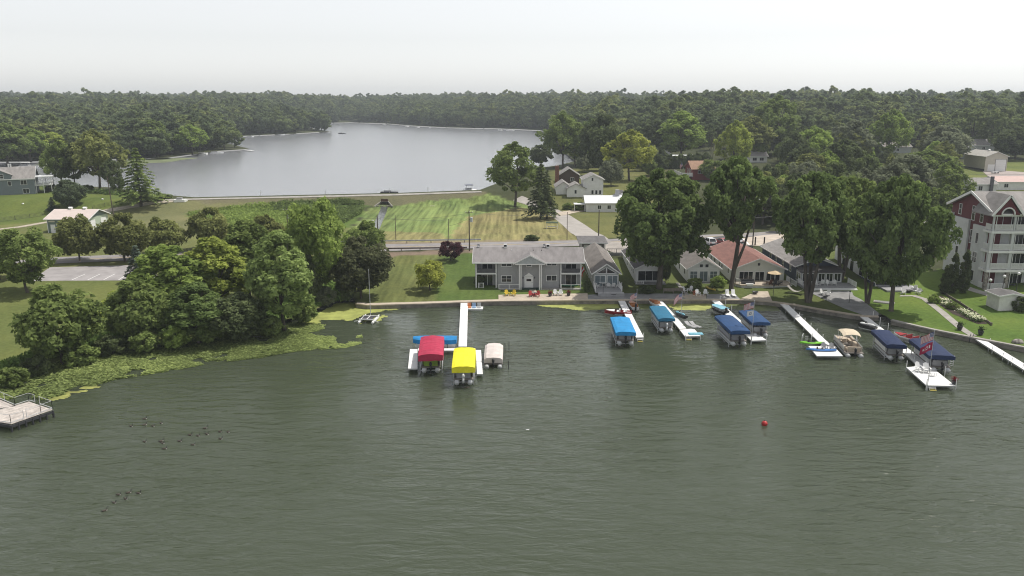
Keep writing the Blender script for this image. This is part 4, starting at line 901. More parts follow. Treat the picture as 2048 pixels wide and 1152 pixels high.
# ---- the grey apartment building
A, w_ = site('apartment_building', 'long two storey grey apartment building with white columned portico on the lawn', 'apartment building', 950.5, 1163, 575.5)
hw = w_ / 2; d = 9.2; he = 5.05; hr = 1.85
mb = MB(); mb.box(-hw + 4.25, hw - 4.25, 0, d, -0.6, he).box(-hw, -hw + 4.247, 1.8, d, -0.6, he).box(hw - 4.247, hw, 1.8, d, -0.6, he)
mb.ex([(0.0, he + 0.002), (d, he + 0.002), (d / 2, he + hr)], -hw, hw).box(-hw, -hw + 0.15, 0.05, 1.79, -0.6, he)
mb.build('wall', GREYS, A)
rf = groof(MB(), w_, d, he, hr, 'x', ov=0.5).build('roof', RPINK, A); gtrim(A, w_, d, he, hr, 'x', ov=0.5, t=0.26)
for sg in (-1, 1):
    x0, x1 = sorted((sg * (hw - 0.1), sg * (hw - 4.1)))
    MB().box(x0, x1, -0.02, 1.79, 2.62, 2.9).build('balcony_floor', WHITE, A)
    for xx in (x0 + 0.1, x1 - 0.1): MB().box(xx - 0.1, xx + 0.1, -0.1, 0.1, -0.1, 2.615).box(xx - 0.1, xx + 0.1, -0.1, 0.1, 2.905, he).build('column', WHITE, A)
    MB().box(x0 + 0.22, x1 - 0.22, 0.0, 0.06, 2.95, 3.75).build('balcony_screen', M('dark_screen', (0.09, 0.09, 0.10), 0.7), A)
    win(A, (x0 + x1) / 2 + 0.2, 1.15, 2.0, 2.1, 'f', 1.8, 2, 1, name='sliding_door'); win(A, (x0 + x1) / 2 + 0.2, 4.0, 2.0, 1.9, 'f', 1.8, 2, 1, name='sliding_door')
def ax(px): return (px - 1056.8) / 212.5 * w_
win(A, ax(1013), 1.75, 1.85, 1.15, nx=2, ny=2); win(A, ax(1013), 4.5, 1.9, 0.5, nx=2); win(A, ax(1103), 1.9, 1.85, 1.0, nx=2); win(A, ax(1103), 4.6, 1.8, 0.5, nx=2); win(A, ax(1058), 4.45, 0.85, 0.5, nx=1)
dr = door(A, ax(1057.5), 1.5, 2.1, light=True)
MB().ey([(-0.95, 2.25), (0.95, 2.25), (0.0, 2.95)], -0.14, 0.03).build('door_pediment', WHITE, dr)
for u in (1046, 1069): MB().box(ax(u) - 0.08, ax(u) + 0.08, -0.16, 0.0, 1.85, 2.15).build('wall_lamp', DARK, A)
for u in (1038.6, 1041.8, 1078.6, 1081.8): MB().box(ax(u) - 0.09, ax(u) + 0.09, -1.32, -1.12, -0.2, he - 0.16).build('column', WHITE, A)
gw = ax(1089) - ax(1030); gx = ax(1059.5)
mb = MB(); mb.ey([(gx - gw / 2, he - 0.1), (gx + gw / 2, he - 0.1), (gx, he + 1.35)], -1.38, 0.9); pg = mb.build('portico_gable', M('portico_grey', (0.40, 0.43, 0.44)), A)
mb = MB(); mb.ey([(gx - gw / 2 - 0.35, he - 0.2), (gx, he + 1.42), (gx + gw / 2 + 0.35, he - 0.2), (gx + gw / 2 + 0.35, he - 0.06), (gx, he + 1.58), (gx - gw / 2 - 0.35, he - 0.06)], -1.5, 2.6); pr_ = mb.build('portico_roof', RPINK, A)
mb = MB()
for sg in (-1, 1): mb.bar((gx + sg * (gw / 2 + 0.36), -1.53, he - 0.13), (gx, -1.53, he + 1.5), 0.05, 0.22)
mb.box(gx - gw / 2, gx + gw / 2, -1.42, -1.385, he - 0.3, he - 0.1); mb.build('portico_trim', WHITE, A)
for u in (1010.5, 1097):
    v = MB().box(ax(u) - 0.3, ax(u) + 0.3, d / 2 - 0.3, d / 2 + 0.3, he + hr - 0.2, he + hr + 0.75).build('vent_stack', WHITE, rf)
    MB().box(ax(u) - 0.24, ax(u) + 0.24, d / 2 - 0.32, d / 2 - 0.305, he + hr + 0.3, he + hr + 0.66).build('louvre', BLACK, v)
for u in (1023, 1067, 1084): MB().tube([(ax(u), 3.4, he + 1.3), (ax(u), 3.4, he + 1.75)], 0.06).build('roof_pipe', WHITE if u == 1023 else DARK, rf)
for u in (1089, 955):
    dm = MB().lathe([(0.02, 0), (0.22, 0.05), (0.36, 0.14), (0.33, 0.15), (0.02, 0.05)], 10).build('satellite_dish', M('dish_grey', (0.25, 0.25, 0.26)), rf); dm.location = (ax(u), d / 2, he + hr + 0.45); dm.rotation_euler = (R(65), 0, R(30))
    MB().tube([(0, 0, 0.02), (0, -0.15, -0.5)], 0.03).build('mast', DARK, dm)
for xa, xb in ((998, 1039), (1122, 1160)): railing(A, [(ax(xa), -1.3, 0.0), (ax(xb), -1.3, 0.0)], 0.95, WHITE, 0)
railing(A, [(ax(957), -0.1, 0.0), (ax(967), -0.1, 0.0)], 0.95, WHITE, 0.2)
MB().box(ax(1043), ax(1078), -1.3, 0, -0.3, 0.06).build('porch_floor', M('dark_green_mat', (0.02, 0.045, 0.032), 0.9), A)
MB().box(ax(998), ax(1038), -1.4, -0.02, -0.3, 0.03).box(ax(1083), ax(1161), -1.4, -0.02, -0.3, 0.031).build('terrace_floor', CONC, A)

# ---- grey cottage with deck
A, w_, rf = house('lake_cottage', 'narrow grey lake cottage with triangular gable windows beside the apartments', 1187, 1237, 577, 23, 3.1, 1.65, LGREY, RTAN, ov=0.45)
for sx, gl in ((-1.17, GLASSB), (1.17, GLASSB)): win(A, sx, 1.5, 1.9, 2.0, 'f', 0, 2, 1, glass=gl, name='sliding_door')
for sg in (-1, 1):
    tw = MB(); tw.ey([(sg * 0.12, 3.0), (sg * 1.75, 3.0), (sg * 0.12, 4.0)][::sg], -0.05, 0.02); tw.build('gable_window', GLASS, A)
    mb = MB(); mb.bar((sg * 0.06, -0.06, 2.95), (sg * 2.0, -0.06, 2.95), 0.06, 0.1).bar((sg * 0.06, -0.06, 2.9), (sg * 0.06, -0.06, 4.15), 0.1, 0.06).bar((sg * 0.02, -0.06, 4.15), (sg * 2.0, -0.06, 2.92), 0.06, 0.1); mb.build('window_frame', WHITE, A)
for k in range(7): MB().box(-0.9 + 0.0 * k, -0.65, 5 + k * 2.2, 5.3 + k * 2.2, 4.05, 4.3).build('roof_vent', DARK, rf) if k in (1, 3, 4, 6) else None
hb = w_ / 2
MB().box(-hb - 0.1, hb + 0.1, -4.4, 0, 0.15, 0.45).build('deck', DECKG, A)
for k in range(3): MB().box(-hb + 0.4, hb + 0.4, -4.75 - 0.35 * k, -4.4 - 0.35 * k - 0.003, -0.3, 0.33 - 0.15 * k).build('step', DECKG, A); MB().box(-hb + 0.4, hb + 0.4, -4.8 - 0.35 * k, -4.70 - 0.35 * k, 0.335 - 0.15 * k, 0.36 - 0.15 * k).build('step_edge', WHITE, A)
railing(A, [(-hb - 0.05, -0.2, 0.45), (-hb - 0.05, -4.4, 0.45)], 0.95, WHITE, 0.25); railing(A, [(hb + 0.05, -0.2, 0.45), (hb + 0.05, -4.4, 0.45)], 0.95, WHITE, 0.25)
for yy in (4, 9, 14): win(A, yy, 1.9, 1.0, 1.0, 'l', -hb, 1, 1)

# ---- white cottage under the huge tree
A, w_, rf = house('lake_cottage', 'white lake cottage with dark roof half hidden under the huge tree', 1271, 1326, 564, 19, 2.7, 1.3, WHITES, RDK, ov=0.35); hb = w_ / 2
win(A, -0.1, 1.25, 4.2, 1.9, 'f', 0, 3, 1, name='sliding_door', fw=0.07)
for yy in (3, 5, 7.5, 11): win(A, yy, 1.6, 0.9, 1.0, 'l', -hb, 1, 2)
MB().box(-hb - 0.3, hb + 0.2, -2.2, 0, -0.4, 0.12).build('porch_floor', CONCG, A)
railing(A, [(-hb - 0.2, -2.1, 0.12), (-hb + 1.2, -2.1, 0.12)], 0.5, WHITE, 0.3)

# ---- white cottage with double attic window
A, w_, rf = house('lake_cottage', 'small white gabled cottage with two attic windows and shrubs by its door', 1375, 1438, 564, 17, 2.75, 1.75, WHITES, RTAN, ov=0.45); hb = w_ / 2
for sx in (-0.55, 0.55): win(A, sx, 3.25, 0.62, 0.6, nx=1)
for sx in (-1.95, 1.95): win(A, sx, 1.45, 1.35, 1.35, nx=2, ny=2, glass=GLASSB)
win(A, 0, 1.15, 1.5, 1.95, nx=2, name='sliding_door', glass=GLASSB)
MB().box(-1.2, 1.2, -1.3, 0, -0.4, 0.05).box(-1.2, 1.2, -1.7, -1.303, -0.4, -0.12).build('step', DECKG, A)
for yy in (3, 8): win(A, yy, 1.5, 0.9, 1.0, 'l', -hb, 1, 1)
MB().box(-hb - 0.1, hb + 0.1, -0.04, -0.01, 2.62, 2.75).build('wall_band', WHITE, A)

# ---- red roofed cottage
A, w_, rf = house('lake_cottage', 'wide pale cottage with red brown roof and a round fronted deck', 1464, 1567, 565, 21, 2.75, 2.0, PALES, RRED, ov=0.5); hb = w_ / 2
def cx_(px): return (px - 1515.5) / 103 * w_
win(A, cx_(1491), 1.3, 2.6, 1.7, nx=3); win(A, cx_(1518), 1.15, 1.7, 1.95, nx=2, name='sliding_door'); win(A, cx_(1545), 1.3, 2.6, 1.7, nx=3)
MB().lathe([(0.22, 3.4), (0.22, 3.9)], 6).build('gable_vent', DARK, A).rotation_euler = (0, 0, 0)
for yy in (3, 8, 10, 14, 17): win(A, yy, 1.7, 0.8, 0.9, 'l', -hb, 1, 1)
dk = [(-hb - 0.2, -0.02), (-hb - 0.2, -2.6), (-hb + 0.7, -3.9), (0, -4.3), (hb - 0.6, -3.9), (hb + 0.5, -2.6), (hb + 0.5, -0.02)]
MB().ez(dk[::-1][::-1], 0.2, 0.42).build('deck', CONCB, A)
dk2 = [(-hb - 0.16, -0.02), (-hb - 0.16, -2.57), (-hb + 0.73, -3.86), (0, -4.26), (hb - 0.63, -3.86), (hb + 0.46, -2.57), (hb + 0.46, -0.02)]
MB().ez(dk2, -0.9, 0.197).build('deck_skirt', M('deck_skirt_grey', (0.55, 0.55, 0.54)), A)
for k in range(3): MB().ez([(hb - 0.5 + 0.3 * k, -4.1 - 0.3 * k), (hb + 0.9 + 0.3 * k, -2.4), (hb + 0.52, -2.4), (hb - 0.62, -3.93)], -0.6, 0.1 - 0.17 * k).build('step', WHITE, A)
railing(A, [(-hb - 0.1, -0.4, 0.42), (-hb - 0.1, -2.6, 0.42), (-hb + 0.5, -3.5, 0.42)], 1.0, WHITE, 0.2); railing(A, [(hb + 0.42, -0.4, 0.42), (hb + 0.42, -2.5, 0.42), (hb + 1.2, -3.6, 0.0)], 1.0, WHITE, 0.2)

# ---- navy cottage
A, w_, rf = house('lake_cottage', 'long navy cottage with grey roof and a wide white stepped deck', 1590, 1674, 562, 22, 3.1, 1.5, NAVY, RG, ov=0.5); hb = w_ / 2
MB().box(-hb, hb, -2.6, -0.003, -0.6, 2.4).build('porch', siding('porch_grey_siding', (0.40, 0.41, 0.42), 0.2), A)
MB().ex([(-3.1, 2.35), (0.2, 3.0), (0.2, 3.14), (-3.1, 2.5)], -hb - 0.3, hb + 0.3).build('porch_roof', RDK, A)
for k in range(5): win(A, -hb + 0.9 + (w_ - 1.8) * k / 4, 1.3, w_ / 5 - 0.45, 1.5, 'f', -2.6, 2, 1)
for k in range(2): win(A, -1.9 + 1.2 * k, 1.3, 1.0, 1.5, 'l', -hb, 1, 1)
for yy in (3.5, 8, 12.5, 16): win(A, yy, 1.9, 0.9, 1.2, 'l', -hb, 1, 2)
MB().box(-hb - 0.6, hb + 1.2, -6.6, -2.61, -0.4, 0.28).build('deck', DECKG, A)
for k in range(3): MB().box(-hb + 0.2, hb + 1.2, -6.95 - 0.35 * k, -6.603 - 0.35 * k, -0.7, 0.14 - 0.15 * k).build('step', WHITE, A)
railing(A, [(hb + 1.15, -2.7, 0.28), (hb + 1.15, -6.5, 0.28)], 0.95, WHITE, 0.2); railing(A, [(-hb - 0.55, -2.7, 0.28), (-hb - 0.55, -5.0, 0.28)], 0.95, WHITE, 0.2)

# ---- white two storey house behind the shore trees
A, w_, rf = house('lake_house', 'white two storey house with black windows behind the shore lawn trees', 1748, 1822, 572, 20, 5.6, 1.8, WHITES, RG2, ov=0.4); hb = w_ / 2
BF = M('black_frame', (0.02, 0.02, 0.022))
for yy in (2.5, 6.5, 11, 15): win(A, yy, 1.7, 1.2, 1.8, 'l', -hb, 2, 2, frame=BF); win(A, yy, 4.5, 1.2, 1.1, 'l', -hb, 2, 1, frame=BF)
win(A, -1.8, 1.4, 2.6, 2.1, nx=3, frame=BF, name='sliding_door'); win(A, 1.8, 1.4, 2.0, 2.1, nx=2, frame=BF, name='sliding_door')
for sx in (-2, 0, 2): win(A, sx, 4.4, 1.1, 1.3, nx=2, frame=BF)
MB().box(-hb - 0.05, -hb - 0.005, -0.0, 20, -0.8, 0.55).build('foundation', NAVY, A)
MB().box(-hb + 0.4, hb + 0.4, -4.2, -0.01, -0.5, 0.15).build('deck', DECKG, A)

# ---- garage behind the grey cottage, and its neighbour
A, w_ = site('garage', 'small flat gabled garage with dark grey roof behind the grey cottage', 'garage', 1160, 1211, 509)
MB().box(-w_ / 2 + 0.3, w_ / 2 - 0.3, 0.3, 6, -1.2, 2.5).build('wall', siding('garage_siding', (0.24, 0.22, 0.21), 0.2), A)
MB().ex([(-0.4, 2.5), (6.6, 2.95), (6.6, 3.12), (-0.4, 2.66)], -w_ / 2 - 0.4, w_ / 2 + 0.4).build('roof', RG2, A)
MB().box(-w_ / 2 - 0.4, w_ / 2 + 0.4, -0.45, -0.405, 2.46, 2.7).build('fascia', WHITE, A)
for sg in (-1, 1): MB().box(sg * (w_ / 2 - 0.2) - 0.1, sg * (w_ / 2 - 0.2) + 0.1, -0.3, -0.1, -1.2, 2.49).build('post', WHITE, A)
garage_door(A, 0.0, 3.6, 2.2, 'f', 0.3, -0.2)

# ---- utility building on the left
A, w_, rf = house('utility_building', 'sage green utility building with pale metal roof and two roof ventilators', 97, 178, 466, 10.5, 3.7, 1.7, SAGE, RMETP, 'x', 0.6, 'utility building'); hb = w_ / 2
door(A, (106 - 137) / 81 * w_ + 0.15, 1.0, 2.1, light=False)
s_ = MB().box(-0.8, 0.8, -0.05, -0.004, -0.17, 0.17).build('sign', M('sign_cream', (0.66, 0.64, 0.52)), A); s_.location = (-hb + 0.3 + 0.9, 0, 3.0)
s_ = MB().box(-0.45, 0.45, -0.05, -0.004, -0.2, 0.2).build('sign', M('sign_white', (0.7, 0.7, 0.68)), A); s_.location = (-hb + 2.7, 0, 2.2)
MB().box(hb + 0.004, hb + 0.03, 0.02, 10.48, -0.5, 3.7).build('end_wall', siding('sunlit_sage_siding', (0.40, 0.46, 0.36), 0.3, True), A)  # same sage siding, with the sunlight on this end painted in as paler colour
garage_door(A, 2.2, 2.7, 2.9, 'r', hb + 0.04); garage_door(A, 8.0, 2.7, 2.9, 'r', hb + 0.04)
[MB().box(q - 0.08, q + 0.07, -0.06, -0.01, -0.5, 3.6).build('corner_trim', WHITE, A) for q in (-hb + 0.03, hb - 0.02)]
for sx in (-1.6, 2.2):
    v = MB().box(-0.35, 0.35, -0.35, 0.35, -0.3, 0.35).build('roof_ventilator', WHITE, rf); v.location = (sx, 5.25, 5.55)
    MB().ex([(-0.5, 0.352), (0.5, 0.352), (0, 0.6)], -0.45, 0.45).build('ventilator_cap', WHITE, v)

# ---- blue green house by the upper lake
A, w_ = site('lake_house', 'blue green two storey house with white porch cut off by the left picture edge', 'house', -34, 64, 390); hb = w_ / 2; A.rotation_euler = (0, 0, R(24))
d = 11; he = 5.2
gwall(MB(), w_, d, he, 3.4, 'x').build('wall', BLUEG, A); rf = groof(MB(), w_, d, he, 3.4, 'x', ov=0.4).build('roof', RG, A); gtrim(A, w_, d, he, 3.4, 'x', ov=0.4, t=0.3)
gwall(MB(), 8.0, 5.0, he + 1.3, 1.9, 'y', -2.2, -0.3, zb=he - 0.4).build('dormer', BLUEG, A); groof(MB(), 8.0, 5.0, he + 1.3, 1.9, 'y', -2.2, -0.3, 0.3).build('dormer_roof', RG, A)
win(A, -0.9, he + 0.9, 0.9, 1.3, 'f', -0.3, 1, 2)
for u, z, nx in ((hb - 3.0, 3.9, 2), (hb - 2.6, 1.1, 2), (hb - 7.0, 3.7, 1), (hb - 11, 3.7, 1)): win(A, u, z, 0.85 * nx, 1.4, nx=nx)
MB().box(hb + 0.01, hb + 5, 1, 8, 2.6, 2.85).build('porch_deck', WHITE, A); MB().box(hb + 0.01, hb + 5.3, 0.7, 8.3, 5.35, 5.6).build('porch_roof', RMETW, A)
for xx in (0.3, 2.5, 4.8):
    for yy in (1.1, 7.9): MB().box(hb + xx - 0.09, hb + xx + 0.09, yy - 0.09, yy + 0.09, -0.3, 2.595).box(hb + xx - 0.09, hb + xx + 0.09, yy - 0.09, yy + 0.09, 2.855, 5.345).build('post', WHITE, A)
railing(A, [(hb + 0.2, 1.05, 2.86), (hb + 4.9, 1.05, 2.86), (hb + 4.9, 7.9, 2.86)], 0.95, WHITE, 0.25)
for sx in (-0.35, 0.25): v = MB().box(-0.2, 0.2, -0.2, 0.2, -0.5, 1.0).build('chimney_pipe', WHITE, rf); v.location = (sx + 1.0, d / 2, he + 3.5)

# ---- houses on the right bank of the upper lake
A, w_, rf = house('white_house', 'tall white gabled house with three lower windows and low wings', 1166, 1206, 390, 9, 5.6, 1.6, WHITES, RG, cat='house'); hb = w_ / 2
for k in range(3): win(A, -0.2 + 1.3 * k, 1.3, 0.7, 1.3, nx=1)
win(A, -0.3, 5.6, 0.6, 1.0, nx=1)
x1 = -hb - 2.4
gwall(MB(), 6.2, 8, 2.7, 1.5, 'y', x1, -0.8).build('wing_wall', WHITES, A); groof(MB(), 6.2, 8, 2.7, 1.5, 'y', x1, -0.8).build('wing_roof', RG, A); win(A, x1 - 0.2, 1.5, 0.7, 1.2, 'f', -0.8, 1, 1)
x2 = -hb - 6.6
gwall(MB(), 5.0, 10, 2.9, 1.7, 'y', x2, 1.2).build('wing_wall', WHITES, A); groof(MB(), 5.0, 10, 2.9, 1.7, 'y', x2, 1.2).build('wing_roof', RG, A)
A, w_, rf = house('brown_house', 'dark brown house with a tall brick chimney behind the tall white house', 1118, 1158, 366, 9, 3.0, 2.4, M('brown_siding', (0.075, 0.048, 0.036)), RG, 'y')
v = MB().box(-0.7, 0.7, -0.7, 0.7, -3, 3.2).build('chimney', BRICKC, rf); v.location = (-w_ / 2 - 0.8, -0.4, 3.2)
for sx in (-0.3, 0.3): MB().tube([(sx, 0, 3.2), (sx, 0, 3.75)], 0.13).build('flue', WHITE, v)
win(A, 1.2, 1.4, 1.2, 1.2)
A, w_, rf = house('metal_roofed_house', 'low house with white metal roof and grey chimney beside the pale side road', 1172, 1264, 424, 9, 2.8, 1.7, WHITES, RMETW, 'x'); hb = w_ / 2
v = MB().box(-0.6, 0.6, -0.5, 0.5, -1.5, 2.0).build('chimney', siding('chimney_grey', (0.42, 0.42, 0.46), 0.2), rf); v.location = (hb * 0.42, 4.4, 4.4)
MB().box(-hb - 3.6, -hb - 0.02, 1.2, 5, 2.1, 2.25).build('porch_roof', RMETW, A)
for xx in (-3.5, -0.3): MB().box(-hb + xx - 0.08, -hb + xx + 0.08, 1.3, 1.46, -0.3, 2.095).build('post', WHITE, A)
for sx in (-3, 0, 3): win(A, sx, 1.5, 1.0, 1.1)
gwall(MB(), 5.5, 5, 3.6, 1.6, 'y', hb - 1.5, 9.2).build('wing_wall', WHITES, A); groof(MB(), 5.5, 5, 3.6, 1.6, 'y', hb - 1.5, 9.2).build('wing_roof', RG2, A)
A, w_ = site('red_house', 'barn red house with brown roof and white deck rail amid the trees', 'house', 1384, 1428, 360); hb = w_ / 2
gwall(MB(), w_, 13, 4.2, 2.6, 'x').build('wall', REDS, A); groof(MB(), w_, 13, 4.2, 2.6, 'x', ov=0.6).build('roof', RBROWN, A)
for k in range(3): win(A, 3 + 2.8 * k, 2.9, 1.0, 1.9, 'l', -hb, 1, 1)
win(A, -hb + 3.0, 3.0, 1.6, 1.1)
MB().box(-hb - 4.5, -hb - 0.02, -1.0, 13, 1.3, 1.5).build('deck', DECKG, A)
railing(A, [(-hb - 0.1, -1.0, 1.5), (-hb - 4.4, -1.0, 1.5), (-hb - 4.4, 13, 1.5)], 1.3, WHITE, 0.3, thick=0.2)
A, w_, rf = house('metal_roofed_hall', 'long low building with a bright white metal roof behind a dark hedge', 1342, 1394, 333, 12, 3.0, 1.6, WHITES, RMETW, 'x', cat='building')
A, w_, rf = house('small_white_house', 'small white house with grey roof and two dark windows among trees', 1498, 1534, 325, 9, 2.9, 2.2, WHITES, RG, 'x'); win(A, -w_ / 2 + 2.5, 1.5, 1.8, 1.3); win(A, w_ / 2 - 2.5, 1.5, 1.8, 1.3)
A, w_, rf = house('pole_barn', 'tan pole barn with two white overhead doors at the end of a drive', 1968, 2012, 343, 16, 6.2, 1.9, TAN, M('tan_metal_roof', (0.40, 0.38, 0.34), 0.5), 'y', cat='barn'); hb = w_ / 2
garage_door(A, hb - 2.7, 4.4, 5.0, rows=5); garage_door(A, -hb + 3.0, 3.2, 2.8)
MB().box(-hb - 0.03, -hb - 0.004, 0, 16, -0.8, 1.0).build('wainscot', DARK, A); MB().lathe([(0.5, 0), (0.6, 0.4), (0.1, 0.7)], 8).build('roof_ventilator', WHITE, rf).location = (0, 6, 8.2)
for p in ((1945, 1988, 303, 9, 3.2, 2.6, 'grey roofed house half hidden behind the tan pole barn', RG, 'x'), (1768, 1822, 306, 12, 3.0, 2.2, 'low house with brown grey roof among the hillside trees', RTAN, 'x'), (1930, 1948, 318, 8, 5.0, 1.5, 'pale grey gabled house left of the tan pole barn', RG, 'y'), (1318, 1342, 322, 8, 3.0, 1.8, 'little grey house left of the white metal roofed hall', RG, 'y'), (1652, 1700, 322, 9, 3.0, 1.8, 'white house glimpsed through trees on the hillside', RMETW, 'x')):
    A, w_, rf = house('hillside_house', p[6], p[0], p[1], p[2], p[3], p[4], p[5], WHITES if 'white' in p[6] else LGREY, p[7], p[8]); win(A, 0, 1.6, 1.4, 1.2)
A, w_, rf = house('white_cottage', 'white cottage with black chimney pipe behind the condominium roof', 1948, 1992, 386, 11, 3.0, 1.6, WHITES, RG, 'x'); win(A, -w_ / 2 + 2, 1.6, 1.3, 1.4); v = MB().box(-0.45, 0.45, -0.4, 0.4, -4.6, 1.2).build('chimney', M('dark_chimney', (0.12, 0.12, 0.14)), rf); v.location = (1.6, -0.5, 4.5)
A, w_, rf = house('pink_roofed_cottage', 'white cottage with pale red metal roof behind the condominium', 1994, 2090, 380, 10, 2.8, 1.4, WHITES, M('pink_metal_roof', (0.52, 0.36, 0.32), 0.45, 0.06, 0.4), 'x'); win(A, -w_ / 2 + 3, 1.5, 1.4, 1.2)

# ---- condominium
K0 = G(1966, 579); K = thing('condominium', 'four storey white condominium with burgundy gables and stacked balconies', 'condominium', tuple(K0))
FL = [0.0, 3.75, 7.3, 10.9]; EV = 14.3; DW, DD = 34.0, 14.5; CW = siding('condo_white', (0.60, 0.61, 0.62), 0.2)
mb = MB(); mb.box(0.5, DW, 2.4, DD, -1, EV); mb.ex([(0.0, EV + 0.002), (DD, EV + 0.002), (DD / 2, EV + 2.7)], 0.5, DW); mb.box(0.5, 3.2, 2.2, 2.395, -1, EV); mb.build('wall', BURG, K)
mb = MB(); mb.box(0.1, 0.497, 1.6, 6.0, -1, 11.3).box(0.1, 0.497, 7.6, DD + 0.2, -1, 11.9); mb.build('side_cladding', CW, K)
MB().box(3.21, DW, 2.3, 2.39, -1, 10.9).build('front_cladding', CW, K)
mb = MB(); mb.ex([(-0.7, EV - 0.42), (DD / 2, EV + 2.75), (DD + 0.7, EV - 0.42), (DD + 0.7, EV - 0.22), (DD / 2, EV + 3.0), (-0.7, EV - 0.22)], -0.3, DW + 0.5); rf = mb.build('roof', RG, K)
mb = MB()
for sg in (-1, 1): mb.bar((-0.36, DD / 2 + sg * (DD / 2 + 0.75), EV - 0.33), (-0.36, DD / 2, EV + 2.9), 0.1, 0.45)
mb.box(-0.3, DW, -0.8, -0.705, EV - 0.48, EV - 0.2); mb.build('fascia', WHITE, K)
MB().ex([(DD - 1, 12.0), (DD + 1.6, 12.0), (DD + 1.6, 12.2), (DD - 1, 12.5)], -0.3, 1.6).build('side_roof', WHITE, K)
for u, z, w1, h1 in ((4.2, 13.0, 0.9, 2.2), (7.0, 13.2, 0.9, 2.6), (11.6, 13.4, 0.8, 1.9)): win(K, u, z, w1, h1, 'l', 0.5, 1, 2)
win(K, 6.8, 8.8, 0.8, 2.4, 'l', 0.5, 1, 2)
for u, z, w1, h1, nx in ((4.2, 8.9, 0.8, 1.9, 1), (4.2, 5.3, 1.3, 1.9, 2), (4.4, 1.8, 1.3, 1.9, 1), (11.8, 9.3, 0.8, 1.4, 1), (10.4, 5.6, 0.9, 1.4, 1), (6.8, 5.2, 0.7, 1.5, 1)): win(K, u, z, w1, h1, 'l', 0.1 if not 6 < u < 7.6 else 0.5, nx, 2 if nx > 1 else 1)
COLX = [0.2, 4.0, 9.2, 14.4, 19.6, 24.8, 30.0]
for i, cx in enumerate(COLX):
    for j in range(4):
        z0 = FL[j] + (0.02 if j else -0.8); z1 = (FL[j + 1] if j < 3 else EV - 0.3) - 0.42
        wc = 0.55 if (i < 2 and j < 3) else 0.28
        MB().box(cx - wc * 0.5, cx + wc * 0.5, -0.25, -0.25 + wc, z0, z1).build('stone_pier' if j == 0 and i < 2 else 'column', STONE if (j == 0 and i < 2) else CW, K)
for j in range(1, 4): MB().box(-0.1, DW, -0.45, 2.29, FL[j] - 0.42, FL[j]).build('balcony_floor', WHITE, K)
MB().box(-0.1, DW, -0.4, 2.29, EV - 0.72, EV - 0.45).build('balcony_ceiling', WHITE, K)
for j in range(4):
    for i in range(len(COLX) - 1):
        a, b = COLX[i] + 0.3, COLX[i + 1] - 0.3
        if not (j == 0 and i > 0):
            railing(K, [(a, -0.2, FL[j] + 0.02), (b, -0.2, FL[j] + 0.02)], 1.15, WHITE, 0.14, thick=0.075)
        win(K, (a + b) / 2, FL[j] + 1.35, (b - a) * 0.72, 2.3, 'f', 2.29, 4 if i else 2, 1, name='balcony_window')
    railing(K, [(0.12, 0.3, FL[j] + 0.02), (0.12, 1.9, FL[j] + 0.02)], 1.15, WHITE, 0.14, thick=0.075)
mb = MB(); mb.ey([(-0.1, EV - 0.35), (1.1, EV - 0.35), (1.3, EV + 0.5), (2.1, EV + 0.9), (2.9, EV + 0.5), (3.1, EV - 0.35), (4.3, EV - 0.35), (2.1, EV + 2.7)], -0.95, -0.6); mb.build('front_gable', BURG, K)
mb = MB(); mb.ey([(-0.8, EV - 0.65), (2.1, EV + 2.95), (5.0, EV - 0.65), (5.0, EV - 0.45), (2.1, EV + 3.2), (-0.8, EV - 0.45)], -1.1, 5.5); mb.build('front_gable_roof', RG, K)
mb = MB()
for sg in (-1, 1): mb.bar((2.1 + sg * 2.92, -1.15, EV - 0.55), (2.1, -1.15, EV + 3.1), 0.08, 0.35)
mb.tube([(2.1 + 1.15 * math.cos(t), -1.0, EV - 0.3 + 1.2 * math.sin(t)) for t in np.linspace(0, math.pi, 13)], 0.13, 6); mb.build('gable_trim', WHITE, K)
mb = MB(); mb.ey([(14, EV + 0.4), (19, EV + 0.4), (16.5, EV + 2.6)], 1.0, 1.3); mb.build('dormer', WHITE, K)
mb = MB(); mb.ey([(13.4, EV + 0.1), (16.5, EV + 2.8), (19.6, EV + 0.1), (19.6, EV + 0.3), (16.5, EV + 3.05), (13.4, EV + 0.3)], 0.7, 7); mb.build('dormer_roof', RG2, K)
mb = MB()
for cx in (0.55, 4.35): mb.tube([(cx, -0.4, -0.6), (cx, -0.4, EV - 0.5)], 0.05, 6)
mb.build('downpipe', WHITE, K)
for k in range(5):
    t_ = MB().lathe([(0.03, 0), (0.03, 0.7), (0.45, 0.72), (0.45, 0.76)], 8).box(-0.9, -0.5, -0.2, 0.2, 0.0, 0.8).box(0.5, 0.9, -0.2, 0.2, 0.0, 0.8).build('patio_table', M('patio_dark', (0.05, 0.05, 0.06)), None)
    t_.location = (K0.x + 5.5 + k * 3.4, K0.y + 1.0, K0.z); tag(t_, 'dark patio table with chairs on the ground floor terrace of the condominium', 'patio table', 'patio tables under the condominium balconies')
# ---- pump house and lamps
A, w_, rf = house('pump_house', 'small white flat roofed pump house on the lawn before the condominium', 1994, 2046, 621, 3.6, 2.5, 0.35, M('white_block', (0.70, 0.69, 0.67), 0.8, 0.08), RG2, 'y', 0.3, 'shed')
